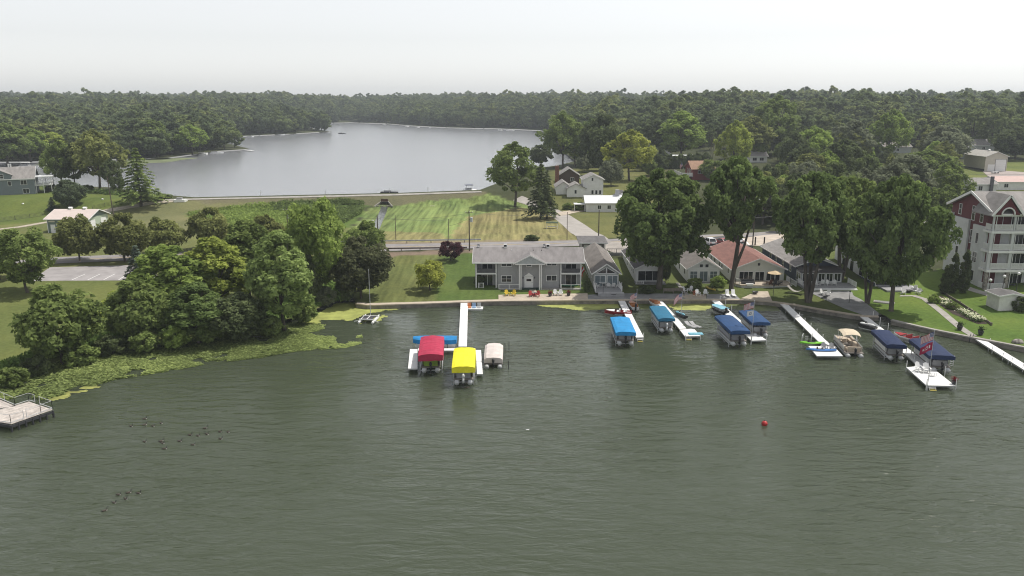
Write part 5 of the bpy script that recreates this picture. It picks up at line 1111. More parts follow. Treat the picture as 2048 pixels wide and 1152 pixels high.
# ------------------------------------------------------------------ the hazy air
mb = MB(); mb.box(-2600, 2600, -420, 3260, -3.5, 82)
hm = bpy.data.materials.new('haze'); hm.use_nodes = True; hn = hm.node_tree.nodes; hn.remove(hn['Principled BSDF'])
pv = hn.new('ShaderNodeVolumePrincipled'); pv.inputs['Color'].default_value = (0.86, 0.93, 1.0, 1); pv.inputs['Density'].default_value = 0.00020; pv.inputs['Anisotropy'].default_value = 0.2
hm.node_tree.links.new(pv.outputs[0], hn['Material Output'].inputs['Volume'])
tag(mb.build('haze', hm), kind='stuff')
# ------------------------------------------------------------------ docks
def dock(label, runs, posts=(), post_h=0.9, name='dock', z=0.62, group=None):
    """runs: list of (left edge start, left edge end, right edge start, right edge end) on the picture; each split into sections"""
    p0 = P(*runs[0][0], z); root = thing(name, label, 'dock', (p0.x, p0.y, 0)); o = Vector((p0.x, p0.y, 0))
    for l0, l1, r0, r1 in runs:
        L0, L1, R0, R1 = (P(*q, z) - o for q in (l0, l1, r0, r1)); n = max(1, int((L1 - L0).length / 2.6))
        for i in range(n):
            g = 0.02 / max(1, (L1 - L0).length)
            a = L0.lerp(L1, i / n + g); b = L0.lerp(L1, (i + 1) / n - g); c_ = R0.lerp(R1, (i + 1) / n - g); d_ = R0.lerp(R1, i / n + g)
            dz = TREE_RNG.uniform(-0.012, 0.012)
            mb = MB(); q = [(v.x, v.y) for v in (a, d_, c_, b)]
            ar = sum(q[k - 1][0] * q[k][1] - q[k][0] * q[k - 1][1] for k in range(4)); q = q if ar > 0 else q[::-1]
            mb.ez(q, z - 0.05 + dz, z + dz, 0)
            ctr = [sum(t[k] for t in q) / 4 for k in (0, 1)]; q2 = [(t[0] + (ctr[0] - t[0]) * 0.02, t[1] + (ctr[1] - t[1]) * 0.02) for t in q]
            mb.ez(q2, z - 0.22 + dz, z - 0.052 + dz, 1)
            mb.build('deck_section', [DOCKW, DOCKG], root)
            if i % 2 == 0:
                for e in (a, d_): MB().tube([(e.x, e.y, -1.0), (e.x, e.y, z - 0.06)], 0.045, 6).build('dock_leg', ALU, root)
    for px, py in posts:
        e = P(px, py, z) - o; MB().tube([(e.x, e.y, -1.0), (e.x, e.y, z + post_h)], 0.05, 6).build('dock_post', WHITE, root)
    return root
dock('long white dock with side fingers holding the red and yellow covered boats', [((921.5, 602), (917, 693), (936, 602), (934, 693)), ((836, 696.5), (951, 696.5), (836, 701), (951, 701)), ((820, 698), (816, 737), (835, 698), (835, 737)), ((951.5, 700), (954, 748), (962, 700), (965.5, 748))])
dock('white dock beside the bright blue canopy below the grey cottage', [((1235.5, 599.5), (1272, 675), (1248.5, 599), (1287.5, 674.5))], [(1287, 672), (1272, 674)], 0.5)
dock('white dock with two grey lounge mats at its end', [((1309.5, 600.5), (1359, 658), (1323, 600), (1373, 657)), ((1359, 659), (1370, 672.5), (1388, 657), (1401, 672))], [(1371, 673), (1401, 673)], 0.3)
dock('white dock between the two navy canopies', [((1419.5, 597), (1478, 655), (1433, 596.5), (1497, 655)), ((1478, 656), (1502.5, 681), (1501, 656), (1533, 680))], [(1440, 601), (1451, 609), (1463, 620), (1518, 663), (1502, 682), (1533, 681), (1488, 645)])
dock('white dock ending in a square platform with a blue kayak', [((1556.5, 604), (1637, 683), (1573, 606), (1665, 693)), ((1617, 692), (1634, 712), (1668, 693), (1686, 712))], [(1588, 619), (1599, 629), (1610, 640), (1622, 650), (1634, 662), (1646, 673)], 0.35)
dock('white dock ending in a wide platform with white chairs and flags', [((1717.5, 630.5), (1839, 733), (1730, 629.5), (1858, 729)), ((1812.5, 734.5), (1853, 770.5), (1858, 730), (1911, 772))], [(1746, 633), (1760, 645), (1776, 657), (1812, 706), (1829, 718), (1868, 730), (1890, 745), (1813, 734), (1853, 771), (1912, 771)])
dock('long white dock running off the right picture edge', [((1941, 672), (2085, 763), (1957, 672), (2090, 752))], [(1980, 683), (2006, 712), (2024, 722), (2046, 735), (1985, 699)], 0.5)
# park pier
pz = 0.9; p0 = P(40, 830, pz); A = thing('fishing_pier', 'weathered wooden fishing pier with metal railings at the left picture edge', 'pier', (p0.x, p0.y, 0)); o = Vector((p0.x, p0.y, 0))
def plankdeck(poly, n, d0):
    q = [P(*t, pz) - o for t in poly]
    for i in range(n):
        a, b = q[0].lerp(q[3], (i + 0.03) / n), q[1].lerp(q[2], (i + 0.03) / n); c_, e = q[1].lerp(q[2], (i + 0.97) / n), q[0].lerp(q[3], (i + 0.97) / n)
        r_ = [(t.x, t.y) for t in (a, b, c_, e)]; ar = sum(r_[k - 1][0] * r_[k][1] - r_[k][0] * r_[k - 1][1] for k in range(4))
        MB().ez(r_ if ar > 0 else r_[::-1], pz - 0.05 + TREE_RNG.uniform(-0.008, 0.008), pz).build('plank', M('pier_wood', (0.52, 0.47, 0.43), 0.85, 0.2, 1.2), A)
plankdeck([(-60, 835), (22, 848), (105, 819), (58, 803)], 16, 0)
plankdeck([(-80, 800), (-40, 822), (32, 812), (-10, 795)], 9, 0)
e = [P(*t, pz) - o for t in ((-60, 836), (22, 849), (105.5, 820))]
mb = MB(); mb.bar(e[0] - Vector((0, 0, 0.25)), e[1] - Vector((0, 0, 0.25)), 0.12, 0.3).bar(e[1] - Vector((0, 0, 0.25)), e[2] - Vector((0, 0, 0.25)), 0.12, 0.3); mb.build('frame', DARK, A)
for t in np.linspace(0, 1, 7): q = e[1].lerp(e[2], t); MB().tube([(q.x, q.y, -1), (q.x, q.y, pz - 0.1)], 0.12, 8).build('pile', DARK, A)
for a, b, c_, d_ in ((22, 847, 48, 838), (54, 836, 82, 826), (82, 826, 105, 818), (105, 818, 80, 809), (70, 805, 58, 802), (58, 802, 30, 811), (30, 811, -10, 794), (22, 847, -40, 838)):
    railing(A, [P(a, b, pz) - o, P(c_, d_, pz) - o], 1.0, ALU, 0, thick=0.03)

# ------------------------------------------------------------------ boats
def fabric(name, col): return M(name, col, 0.8, 0.10, 0.7, 0.07, 1.6, dark=tuple(x * 0.78 for x in col))
def tube_motor(parent, x, y, z, col=None):
    m = MB(); m.ell((0, 0, 0.55), (0.2, 0.3, 0.32), 8, 6).box(-0.13, 0.13, -0.12, 0.12, -0.35, 0.3); o = m.build('outboard_motor', col or BLACK, parent, True); o.location = (x, y, z)
    MB().box(-0.03, 0.03, -0.28, 0.1, -0.75, -0.352).ell((0, -0.1, -0.72), (0.09, 0.25, 0.09), 8, 4).build('lower_unit', DARK, o)
    return o
BC = {}
def pontoon(label, x, y, z, rz, L, W, fence, seat, deckm=None, motor=None, group='covered pontoon boats', bimini=None):
    """pontoon boat, bow towards +y"""
    A = thing('pontoon_boat', label, 'boat', (x, y, z), rz, group)
    def part(k, name, mk, mat, sm=False, pos=None):
        kk = (k, round(L, 1), round(W, 1), mat.name)
        if kk not in BC: BC[kk] = mk().mesh(name, mat, sm)
        o = link(name, BC[kk], A)
        if pos: o.location = pos
        return o
    for sx in (-1, 1): part('pt', 'pontoon', lambda: MB().tube([(0, -L / 2, 0.0), (0, L / 2 - 0.9, 0.0), (0, L / 2 - 0.3, 0.1), (0, L / 2, 0.22)], [0.32, 0.32, 0.22, 0.05], 10), ALU, True, (sx * (W / 2 - 0.4), 0, 0.05))
    part('dk', 'deck', lambda: MB().box(-W / 2, W / 2, -L / 2 + 0.3, L / 2 - 0.25, 0.38, 0.46), deckm or M('boat_carpet', (0.22, 0.20, 0.18), 0.95))
    for sx in (-1, 1): part('fs%d' % sx, 'side_panel', lambda: MB().box(sx * (W / 2 - 0.06) - 0.03, sx * (W / 2 - 0.06) + 0.03, -L / 2 + 1.2, L / 2 - 0.5, 0.52, 1.12), fence)
    part('ff', 'front_panel', lambda: MB().box(-W / 2 + 0.09, -0.4, L / 2 - 0.55, L / 2 - 0.5, 0.52, 1.12).box(0.4, W / 2 - 0.09, L / 2 - 0.55, L / 2 - 0.5, 0.52, 1.12), fence)
    part('rl', 'rail', lambda: MB().bar((-W / 2 + 0.06, -L / 2 + 1.2, 1.16), (-W / 2 + 0.06, L / 2 - 0.5, 1.16), 0.05, 0.05).bar((W / 2 - 0.06, -L / 2 + 1.2, 1.16), (W / 2 - 0.06, L / 2 - 0.5, 1.16), 0.05, 0.05), ALU)
    for sx, y0, y1 in ((-1, L / 2 - 2.6, L / 2 - 0.8), (1, L / 2 - 2.6, L / 2 - 0.8), (-1, -L / 2 + 1.4, -L / 2 + 3.0)):
        part('st%d%.0f' % (sx, y0), 'bench_seat', lambda: MB().box(min(sx * (W / 2 - 0.12), sx * (W / 2 - 0.75)), max(sx * (W / 2 - 0.12), sx * (W / 2 - 0.75)), y0, y1, 0.47, 0.85).box(min(sx * (W / 2 - 0.12), sx * (W / 2 - 0.32)), max(sx * (W / 2 - 0.12), sx * (W / 2 - 0.32)), y0, y1, 0.853, 1.15), seat)
    part('sr', 'rear_seat', lambda: MB().box(-0.9, 0.9, -L / 2 + 0.75, -L / 2 + 1.3, 0.47, 0.9).box(-0.9, 0.9, -L / 2 + 0.7, -L / 2 + 0.9, 0.903, 1.25), seat)
    part('hc', 'helm_console', lambda: MB().box(W / 2 - 1.0, W / 2 - 0.2, -0.3, 0.35, 0.47, 1.15).box(W / 2 - 0.9, W / 2 - 0.3, -1.0, -0.5, 0.6, 1.2), seat)
    tube_motor(A, 0, -L / 2 - 0.1, 0.5, motor)
    return A
def lift(label, fl, fr, nl, nr, z, fab, fabname, boat=None, skirt=0.55, ribs=0, edge=None, group='boat lifts with fabric canopies', crown=0.2):
    a, b, c_, d_ = (P(*q, z) for q in (fl, fr, nl, nr)); fm, nm = (a + b) / 2, (c_ + d_) / 2
    L = (fm - nm).length; W = ((b - a).length + (d_ - c_).length) / 2; ctr = (fm + nm) / 2; rz = math.atan2(-(fm.x - nm.x), fm.y - nm.y)
    A = thing('boat_lift', label, 'boat lift', (ctr.x, ctr.y, 0), rz, group)
    zt = z - 0.1; n = 5; mb = MB(); sec = []
    ys = [(-L / 2, 0.55), (-L / 2 + 0.5, 0.9)] + ([(-L / 2 + 0.5 + (L - 1.0) * k / (2 * ribs), 1.0 if k % 2 else 0.55) for k in range(1, 2 * ribs)] if ribs else [(-L / 4, 1.0), (0, 0.93), (L / 4, 1.0)]) + [(L / 2 - 0.5, 0.9), (L / 2, 0.55)]
    xs = [-1, -0.98, -0.7, -0.35, 0, 0.35, 0.7, 0.98, 1]; hz = [-skirt, -0.06, 0.4, 0.8, 1.0, 0.8, 0.4, -0.06, -skirt]
    vs = []; rr = random.Random(int(L * 977))
    for yy, f in ys:
        for x, h in zip(xs, hz):
            zz = zt + (h * crown * f if h > 0 else h) + rr.uniform(-0.035, 0.035); vs.append((x * W / 2 * (0.985 if abs(yy) == L / 2 else 1), yy, zz))
    q = len(xs); fs = [(i * q + k, i * q + k + 1, (i + 1) * q + k + 1, (i + 1) * q + k) for i in range(len(ys) - 1) for k in range(q - 1)]
    m = len(vs); ends = []
    for i, yy in ((0, -L / 2 - 0.06), (len(ys) - 1, L / 2 + 0.06)):
        top = [i * q + k for k in range(1, q - 1)]; s0 = len(vs)
        for k in range(1, q - 1): vs.append((vs[i * q + k][0], yy, zt - skirt * rr.uniform(0.92, 1.05)))
        fs += [(top[k], top[k + 1], s0 + k + 1, s0 + k) if i else (top[k + 1], top[k], s0 + k, s0 + k + 1) for k in range(q - 3)]
    mb.add(vs, fs); mb.build('canopy', fab, A, False)
    for sx in (-1, 1):
        for sy in (-0.36, 0.36): MB().tube([(sx * (W / 2 - 0.22), sy * L, -1.2), (sx * (W / 2 - 0.22), sy * L, zt - 0.03)], 0.05, 6).build('lift_post', ALU, A)
        MB().bar((sx * (W / 2 - 0.22), -0.36 * L, 0.55), (sx * (W / 2 - 0.22), 0.36 * L, 0.55), 0.1, 0.14).build('lift_beam', ALU, A)
    for sy in (-0.36, 0.36): MB().bar((-W / 2 + 0.25, sy * L, 0.42), (W / 2 - 0.25, sy * L, 0.42), 0.1, 0.12).build('cross_beam', ALU, A)
    if boat: pontoon(boat[0], ctr.x, ctr.y - 0.35 + boat[4] if len(boat) > 4 else ctr.y - 0.35, 0.62, rz, min(7.4, L * 0.94), min(2.55, W - 0.55), boat[1], boat[2], motor=boat[3])
    return A
SILV = M('boat_silver_panel', (0.5, 0.51, 0.52), 0.35, 0.1, 2); LIMES = M('lime_vinyl', (0.28, 0.42, 0.06), 0.5); BEIGE = M('beige_vinyl', (0.55, 0.46, 0.36), 0.6); GREYV = M('grey_vinyl', (0.33, 0.33, 0.34), 0.6); GREYC = M('grey_cover', (0.30, 0.30, 0.33), 0.8)
lift('boat lift under a ribbed crimson red canopy', (842, 672), (888, 672), (834.5, 709), (887.5, 709), 3.05, fabric('crimson_fabric', (0.42, 0.028, 0.075)), 'crimson', ('pontoon boat with lime seats under the crimson canopy', WHITE, LIMES, None), 0.8, 9, crown=0.34)
lift('boat lift under a bright yellow canopy', (908, 695), (951, 695), (902, 733), (951, 733), 2.9, fabric('yellow_fabric', (0.80, 0.74, 0.025)), 'yellow', ('white pontoon boat under the yellow canopy', WHITE, GREYV, M('white_motor', (0.7, 0.7, 0.7))), 0.75)
lift('boat lift under a bright sky blue canopy', (1221, 633.5), (1258, 632.5), (1231, 664), (1273, 663), 2.6, fabric('sky_blue_fabric', (0.02, 0.24, 0.52)), 'blue', ('pontoon boat under the bright sky blue canopy', SILV, GREYV, None), 0.5)
lift('boat lift under a dull teal blue canopy', (1299, 612), (1331, 610.5), (1318, 637), (1350, 635.5), 2.7, fabric('teal_fabric', (0.022, 0.15, 0.26)), 'teal', ('pontoon boat with silver motor under the teal canopy', SILV, GREYV, ALU), 0.42)
lift('boat lift under the navy canopy left of the middle dock', (1430, 631), (1465, 629), (1463, 662), (1500, 659.5), 2.9, fabric('navy_fabric', (0.018, 0.062, 0.165)), 'navy', ('grey covered pontoon boat under the left navy canopy', GREYC, GREYC, None), 0.5)
lift('boat lift under the navy canopy right of the middle dock', (1478, 620.5), (1512, 619), (1506, 645.5), (1540, 643), 2.8, fabric('navy_fabric', (0, 0, 0)), 'navy', ('pontoon boat under the right navy canopy', SILV, GREYV, None), 0.42)
DN = fabric('midnight_fabric', (0.014, 0.028, 0.082))
lift('boat lift under a midnight blue canopy touching the flag dock', (1745, 660), (1777, 658), (1776, 690), (1813, 688), 2.7, DN, 'midnight', ('white pontoon boat under the midnight blue canopy left of the flag dock', WHITE, GREYV, None), 0.5)
lift('boat lift under a long midnight blue canopy behind the flags', (1822, 678), (1862, 675), (1863, 712.5), (1908, 709), 2.8, DN, 'midnight', ('pontoon boat under the midnight blue canopy right of the flag dock', SILV, GREYV, None), 0.5)
# long blue cover lying crossways
a, b, c_, d_ = (P(*q, 1.9) for q in ((828, 670), (914, 670), (826, 679), (912, 679))); ctr = (a + b + c_ + d_) / 4; L = (b - a).length; W = max(1.7, (a - c_).length)
A = thing('covered_boat', 'long boat under an azure blue cover lying crossways behind the red canopy', 'boat', (ctr.x, ctr.y, 0), 0)
mb = MB(); vs = []; ns = 9
for i in range(ns):
    t = i / (ns - 1); x = (t - 0.5) * L; k = min(1, 0.45 + 2.8 * min(t, 1 - t)) if t < 0.5 else min(1, 0.7 + 3 * (1 - t))
    for yy, zz in ((-1, -0.75), (-1, -0.12), (-0.6, 0.05), (0, 0.1), (0.6, 0.05), (1, -0.12), (1, -0.75)): vs.append((x, yy * W / 2 * k, 1.9 + zz))
mb.add(vs, [(i * 7 + k, (i + 1) * 7 + k, (i + 1) * 7 + k + 1, i * 7 + k + 1) for i in range(ns - 1) for k in range(6)] + [tuple(range(7)), tuple(range(len(vs) - 1, len(vs) - 8, -1))]); mb.build('cover', fabric('azure_fabric', (0.012, 0.21, 0.50)), A)
MB().ez([(-L * 0.44, -0.3), (-L * 0.3, -W * 0.36), (L * 0.46, -W * 0.36), (L * 0.46, W * 0.36), (-L * 0.3, W * 0.36), (-L * 0.44, 0.3)], 0.5, 1.3).build('hull', WHITE, A)
for sx in (-0.33, 0.3):
    for sy in (-1, 1): MB().tube([(sx * L, sy * W * 0.5, -1.2), (sx * L, sy * W * 0.5, 1.2)], 0.05).build('lift_post', DARK, A)
    MB().bar((sx * L, -W * 0.5, 0.42), (sx * L, W * 0.5, 0.42), 0.1, 0.12).build('cross_beam', ALU, A)
# beige covered boat
a = P(987, 724, 1.0); b = P(988, 688, 1.3); A = pontoon('beige covered pontoon boat alone right of the yellow canopy', (a.x + b.x) / 2, (a.y + b.y) / 2, 0.15, 0.0, (b - a).length * 0.98, 2.6, M('beige_panel', (0.50, 0.43, 0.38)), BEIGE, group=None)
L = (b - a).length; W = 2.62; mb = MB(); vs = []
for yy, k, zt in ((-L / 2 + 0.5, 0.98, 1.25), (-L / 2 + 1.4, 1.0, 1.5), (0, 1.0, 1.55), (L / 2 - 1.2, 1.0, 1.5), (L / 2 - 0.2, 0.86, 1.3)):
    for x, z in ((-1, 0.55), (-0.99, zt - 0.22), (-0.75, zt), (0, zt + 0.08), (0.75, zt), (0.99, zt - 0.22), (1, 0.55)): vs.append((x * W / 2 * k, yy, z))
mb.add(vs, [(i * 7 + j, i * 7 + j + 1, (i + 1) * 7 + j + 1, (i + 1) * 7 + j) for i in range(4) for j in range(6)] + [tuple(range(6, -1, -1)), tuple(range(28, 35))]); mb.build('cover', fabric('beige_fabric', (0.62, 0.56, 0.53)), A)
for k, q in enumerate(((1010, 703), (1017, 739), (1018, 700))):
    p = P(*q, 0); o = MB().tube([(0, 0, -1), (0, 0, 1.3)], 0.05).build('mooring_post', DARK, None); o.location = (p.x, p.y, 0); tag(o, 'dark mooring post in the water right of the beige covered boat', 'post', 'mooring posts beside the beige boat')
# open pontoon boat with bimini
p = P(1688, 693, 0.5); A = pontoon('open pontoon boat with tan bimini top beside the square platform', p.x + 0.6, p.y, 0.12, R(-22 + 14), 7.6, 2.6, M('silver_cream_panel', (0.60, 0.58, 0.54), 0.4), BEIGE, group=None)
mb = MB(); vs = []
for yy, dz in ((-1.7, -0.12), (-0.9, 0.08), (0, 0.12), (0.9, 0.06), (1.7, -0.16)):
    for x, z in ((-1.25, -0.1), (-0.8, 0.12), (0, 0.2), (0.8, 0.12), (1.25, -0.1)): vs.append((x, yy + 0.1, 2.6 + z + dz))
n = len(vs); vs += [(x, y, z - 0.03) for x, y, z in vs]
fs = [(i * 5 + j, i * 5 + j + 1, i * 5 + j + 6, i * 5 + j + 5) for i in range(4) for j in range(4)]
mb.add(vs, fs + [tuple(n + k for k in f[::-1]) for f in fs]); mb.build('bimini_top', fabric('tan_fabric', (0.62, 0.53, 0.40)), A)
mb = MB()
for sx in (-1, 1):
    for yy in (-1.5, 0.1, 1.6): mb.bar((sx * 1.22, 0.0, 1.15), (sx * 1.22, yy, 2.48), 0.04, 0.04)
mb.build('bimini_frame', ALU, A)
# round front sofa
v = MB().lathe([(0.55, 0), (0.75, 0), (0.75, 0.55), (0.55, 0.5)], 12).build('corner_seat', BEIGE, A); v.location = (-0.3, 2.4, 0.5)

def jetski(label, px, py, z, rz, body, seat, group=None):
    p = P(px, py, z); A = thing('jet_ski', label, 'jet ski', (p.x, p.y, z), rz, group)
    mb = MB(); vs = []
    for yy, wd, zb, zt in ((-1.4, 0.5, 0.05, 0.42), (-0.6, 0.58, 0, 0.48), (0.5, 0.55, 0.0, 0.55), (1.2, 0.32, 0.1, 0.55), (1.6, 0.06, 0.3, 0.5)):
        for x, zz in ((-0.6, zb), (-1, zb + 0.2), (-0.95, zt), (0, zt + 0.08), (0.95, zt), (1, zb + 0.2), (0.6, zb)): vs.append((x * wd, yy, zz))
    mb.add(vs, [(i * 7 + j, i * 7 + (j + 1) % 7, (i + 1) * 7 + (j + 1) % 7, (i + 1) * 7 + j) for i in range(4) for j in range(7)] + [tuple(range(6, -1, -1)), tuple(range(28, 35))]); mb.build('hull', body, A)
    MB().ell((0, -0.45, 0.62), (0.2, 0.8, 0.2), 8, 6).build('saddle', seat, A, True); MB().ell((0, 0.75, 0.6), (0.3, 0.6, 0.22), 8, 6).build('hood', seat, A, True)
    MB().bar((-0.38, 0.35, 0.98), (0.38, 0.35, 0.98), 0.06, 0.06).bar((0, 0.5, 0.6), (0, 0.35, 0.97), 0.1, 0.1).build('handlebar', BLACK, A)
    MB().bar((-0.45, -1.3, -0.12), (-0.45, 1.2, -0.12), 0.12, 0.1).bar((0.45, -1.3, -0.12), (0.45, 1.2, -0.12), 0.12, 0.1).build('cradle', ALU, A)
    return A
LBL = M('light_blue_plastic', (0.22, 0.5, 0.62), 0.4)
jetski('black jet ski with light blue seat cover right of the lounge mat dock', 1361, 634, 0.7, R(25), BLACK, LBL)
jetski('white and black jet ski tied at the inner end of the flag dock', 1735, 656, 0.5, R(40), BLACK, WHITE)
def runabout(label, px, py, z, rz, L, W, hullm, deckm, topm=None, motor=True, group=None, name='runabout'):
    p = P(px, py, z); A = thing(name, label, 'boat', (p.x, p.y, z - 0.15), rz, group); mb = MB(); vs = []
    for t, k in ((-0.5, 0.9), (-0.2, 1.0), (0.15, 0.95), (0.35, 0.6), (0.5, 0.05)):
        for x, zz in ((-0.55, 0.0), (-1, 0.45), (-0.96, 0.62), (0.96, 0.62), (1, 0.45), (0.55, 0.0)): vs.append((x * W / 2 * k, t * L, zz + (0.12 if t > 0.3 else 0)))
    mb.add(vs, [(i * 6 + j, i * 6 + (j + 1) % 6, (i + 1) * 6 + (j + 1) % 6, (i + 1) * 6 + j) for i in range(4) for j in (0, 1, 3, 4, 5)] + [tuple(range(5, -1, -1)), tuple(range(24, 30))]); mb.build('hull', hullm, A)
    MB().ez([(-W * 0.44, L * 0.13), (W * 0.44, L * 0.13), (W * 0.27, L * 0.34), (0, L * 0.46), (-W * 0.27, L * 0.34)], 0.63, 0.74).build('bow_deck', deckm, A)
    for yy in (-0.3, -0.05): MB().box(-W * 0.4, W * 0.4, yy * L, yy * L + 0.45, 0.3, 0.62).box(-W * 0.4, W * 0.4, yy * L - 0.12, yy * L - 0.003, 0.3, 0.95).build('seat', deckm, A)
    MB().box(-W * 0.45, W * 0.45, -L * 0.48, L * 0.12, 0.1, 0.16).build('floor', M('boat_floor', (0.4, 0.4, 0.4)), A)
    if topm: MB().ez([(-W * 0.47, -L * 0.48), (W * 0.47, -L * 0.48), (W * 0.47, L * 0.12), (W * 0.25, L * 0.36), (-W * 0.25, L * 0.36), (-W * 0.47, L * 0.12)], 0.97, 1.05).build('cover', topm, A)
    if motor: tube_motor(A, 0, -L / 2 - 0.12, 0.45)
    return A
VARN = M('varnished_wood', (0.42, 0.17, 0.07), 0.3, 0.15, 2)
runabout('small varnished wooden boat behind the flag at the first cottage dock', 1266, 613, 0.3, R(3), 4.4, 1.5, WHITE, VARN)
runabout('bow of a varnished wooden boat sticking out behind the teal canopy', 1308, 608, 0.3, R(15), 4.0, 1.4, WHITE, VARN, motor=False)
runabout('small boat under a pale blue cover beside the third cottage dock', 1437, 622, 0.5, R(20), 4.2, 1.7, BLACK, WHITE, LBL)
runabout('white boat with red seats between the two midnight blue canopies', 1814, 678, 0.4, R(28), 4.6, 1.8, WHITE, RED)
runabout('red and white skiff behind the bright sky blue canopy', 1236, 627, 0.4, R(80), 4.6, 1.5, RED, WHITE, motor=False)
# pedal boat
p = P(948, 617, 0.2); A = thing('pedal_boat', 'white pedal boat with orange and blue seats tied to the long dock', 'boat', (p.x, p.y, 0.05), 0)
MB().ey([(-1.5, 0.0), (1.5, 0.0), (1.6, 0.3), (-1.6, 0.3)], -0.8, 0.8).build('hull', WHITE, A)
for sx, m in ((-0.85, M('orange_plastic', (0.75, 0.28, 0.12), 0.5)), (0.0, M('pale_blue_plastic', (0.35, 0.5, 0.7), 0.5)), (0.9, ALU)): MB().box(sx - 0.32, sx + 0.32, -0.4, 0.2, 0.302, 0.5).box(sx - 0.32, sx + 0.32, 0.203, 0.36, 0.302, 1.1).build('seat', m, A)
# catamaran
p = P(738, 641, 0.1); A = thing('catamaran', 'small white beach catamaran with bare mast moored by the algae', 'sailboat', (p.x, p.y, 0.05), R(-6))
for sx in (-1, 1):
    mb = MB(); vs = []
    for t, k, zt in ((-2.1, 0.16, 0.35), (-1, 0.2, 0.42), (0.8, 0.2, 0.45), (1.8, 0.12, 0.5), (2.3, 0.02, 0.55)):
        for x, z in ((0, -0.05), (-1, 0.2), (-0.8, zt), (0.8, zt), (1, 0.2)): vs.append((sx * 1.15 + x * k, t, z))
    mb.add(vs, [(i * 5 + j, i * 5 + (j + 1) % 5, (i + 1) * 5 + (j + 1) % 5, (i + 1) * 5 + j) for i in range(4) for j in range(5)] + [tuple(range(4, -1, -1)), tuple(range(20, 25))]); mb.build('hull', WHITE, A)
    MB().box(min(sx * 0.08, sx * 0.95), max(sx * 0.08, sx * 0.95), -1.2, 0.9, 0.6, 0.63).build('trampoline', M('trampoline_mesh', (0.05, 0.05, 0.06), 0.8), A)
MB().box(-1.3, 1.3, 0.92, 1.06, 0.5, 0.66).box(-1.3, 1.3, -1.36, -1.22, 0.5, 0.66).box(-0.07, 0.07, -1.2, 0.9, 0.58, 0.66).build('frame', WHITE, A)
MB().tube([(0, 1.0, 0.6), (0.0, 1.0, 8.6)], [0.06, 0.045]).build('mast', M('mast_grey', (0.55, 0.55, 0.56), 0.4), A)
MB().bar((-2.1, -1.5, 0.25), (-1.1, -1.5, 0.45), 0.05, 0.12).bar((1.1, -1.5, 0.45), (2.0, -1.5, 0.25), 0.05, 0.12).build('rudder', WHITE, A)
# kayaks, mats
def kayak(label, px, py, z, rz, L, col, name='kayak'):
    p = P(px, py, z); A = thing(name, label, 'kayak' if name == 'kayak' else 'canoe', (p.x, p.y, z), rz); mb = MB(); vs = []
    for t in np.linspace(-1, 1, 9):
        k = max(0.04, (1 - abs(t) ** 2.2)); zz = 0.1 * t * t
        for x, z_ in ((0, 0.0 + zz), (-0.8, 0.08 + zz), (-1, 0.2 + zz), (-0.7, 0.3 + zz), (0.7, 0.3 + zz), (1, 0.2 + zz), (0.8, 0.08 + zz)): vs.append((t * L / 2, x * 0.36 * k, z_))
    mb.add(vs, [(i * 7 + j, (i + 1) * 7 + j, (i + 1) * 7 + (j + 1) % 7, i * 7 + (j + 1) % 7) for i in range(8) for j in range(7)] + [tuple(range(7)), tuple(range(62, 55, -1))]); mb.build('hull', M(name + '_' + col[0], col[1], 0.4, 0.05), A)
    MB().ez([(-0.5, -0.2), (0.4, -0.2), (0.55, 0), (0.4, 0.2), (-0.5, 0.2), (-0.6, 0)], 0.302, 0.325).build('cockpit', BLACK, A); MB().box(-0.62, -0.5, -0.18, 0.18, 0.326, 0.6).build('seat_back', BLACK, A)
    return A
kayak('lime green kayak hanging beside the square platform', 1624, 688, 0.75, R(-4), 3.6, ('lime', (0.22, 0.62, 0.05)))
kayak('blue kayak lying across the square platform', 1642, 702, 0.64, R(-7), 4.3, ('blue', (0.06, 0.19, 0.48)))
kayak('green canoe lying in front of the apartment railing', 1139, 573, G(1139, 573).z + 0.05, 0, 3.2, ('green', (0.05, 0.16, 0.09)), 'canoe')
kayak('yellow kayak leaning by the hydrangea shrub', 1421, 579, G(1421, 579).z + 0.1, R(115), 3.0, ('yellow', (0.6, 0.45, 0.08)))
for k, (px, py, rz, lab) in enumerate(((1381, 653, 25, 'left grey lounge mat on the white dock end'), (1391, 653, 25, 'right grey lounge mat on the white dock end'))):
    p = P(px, py, 0.7); A = thing('lounge_chair', lab, 'lounge chair', (p.x, p.y, 0.64), R(rz))
    MB().box(-0.34, 0.34, -1.3, 0.5, 0.18, 0.26).build('seat', GREYV, A); v = MB().box(-0.34, 0.34, 0.0, 0.9, 0.0, 0.07).build('backrest', GREYV, A); v.location = (0, 0.5, 0.2); v.rotation_euler = (R(25), 0, 0)
    MB().box(-0.3, -0.24, -1.1, -1.04, 0, 0.178).box(0.24, 0.3, -1.1, -1.04, 0, 0.178).box(-0.3, -0.24, 0.3, 0.36, 0, 0.178).box(0.24, 0.3, 0.3, 0.36, 0, 0.178).build('legs_frame', ALU, A)
p = P(1385, 668, 0.64); o = MB().box(-1.1, 1.1, -0.55, 0.55, 0, 0.1).box(-1.0, 1.0, -0.3, 0.3, 0.102, 0.14).build('foam_mat', LBL, None); o.location = (p.x + 0.5, p.y, 0.64); tag(o, 'pale blue foam float mat on the end of the white dock', 'float mat')
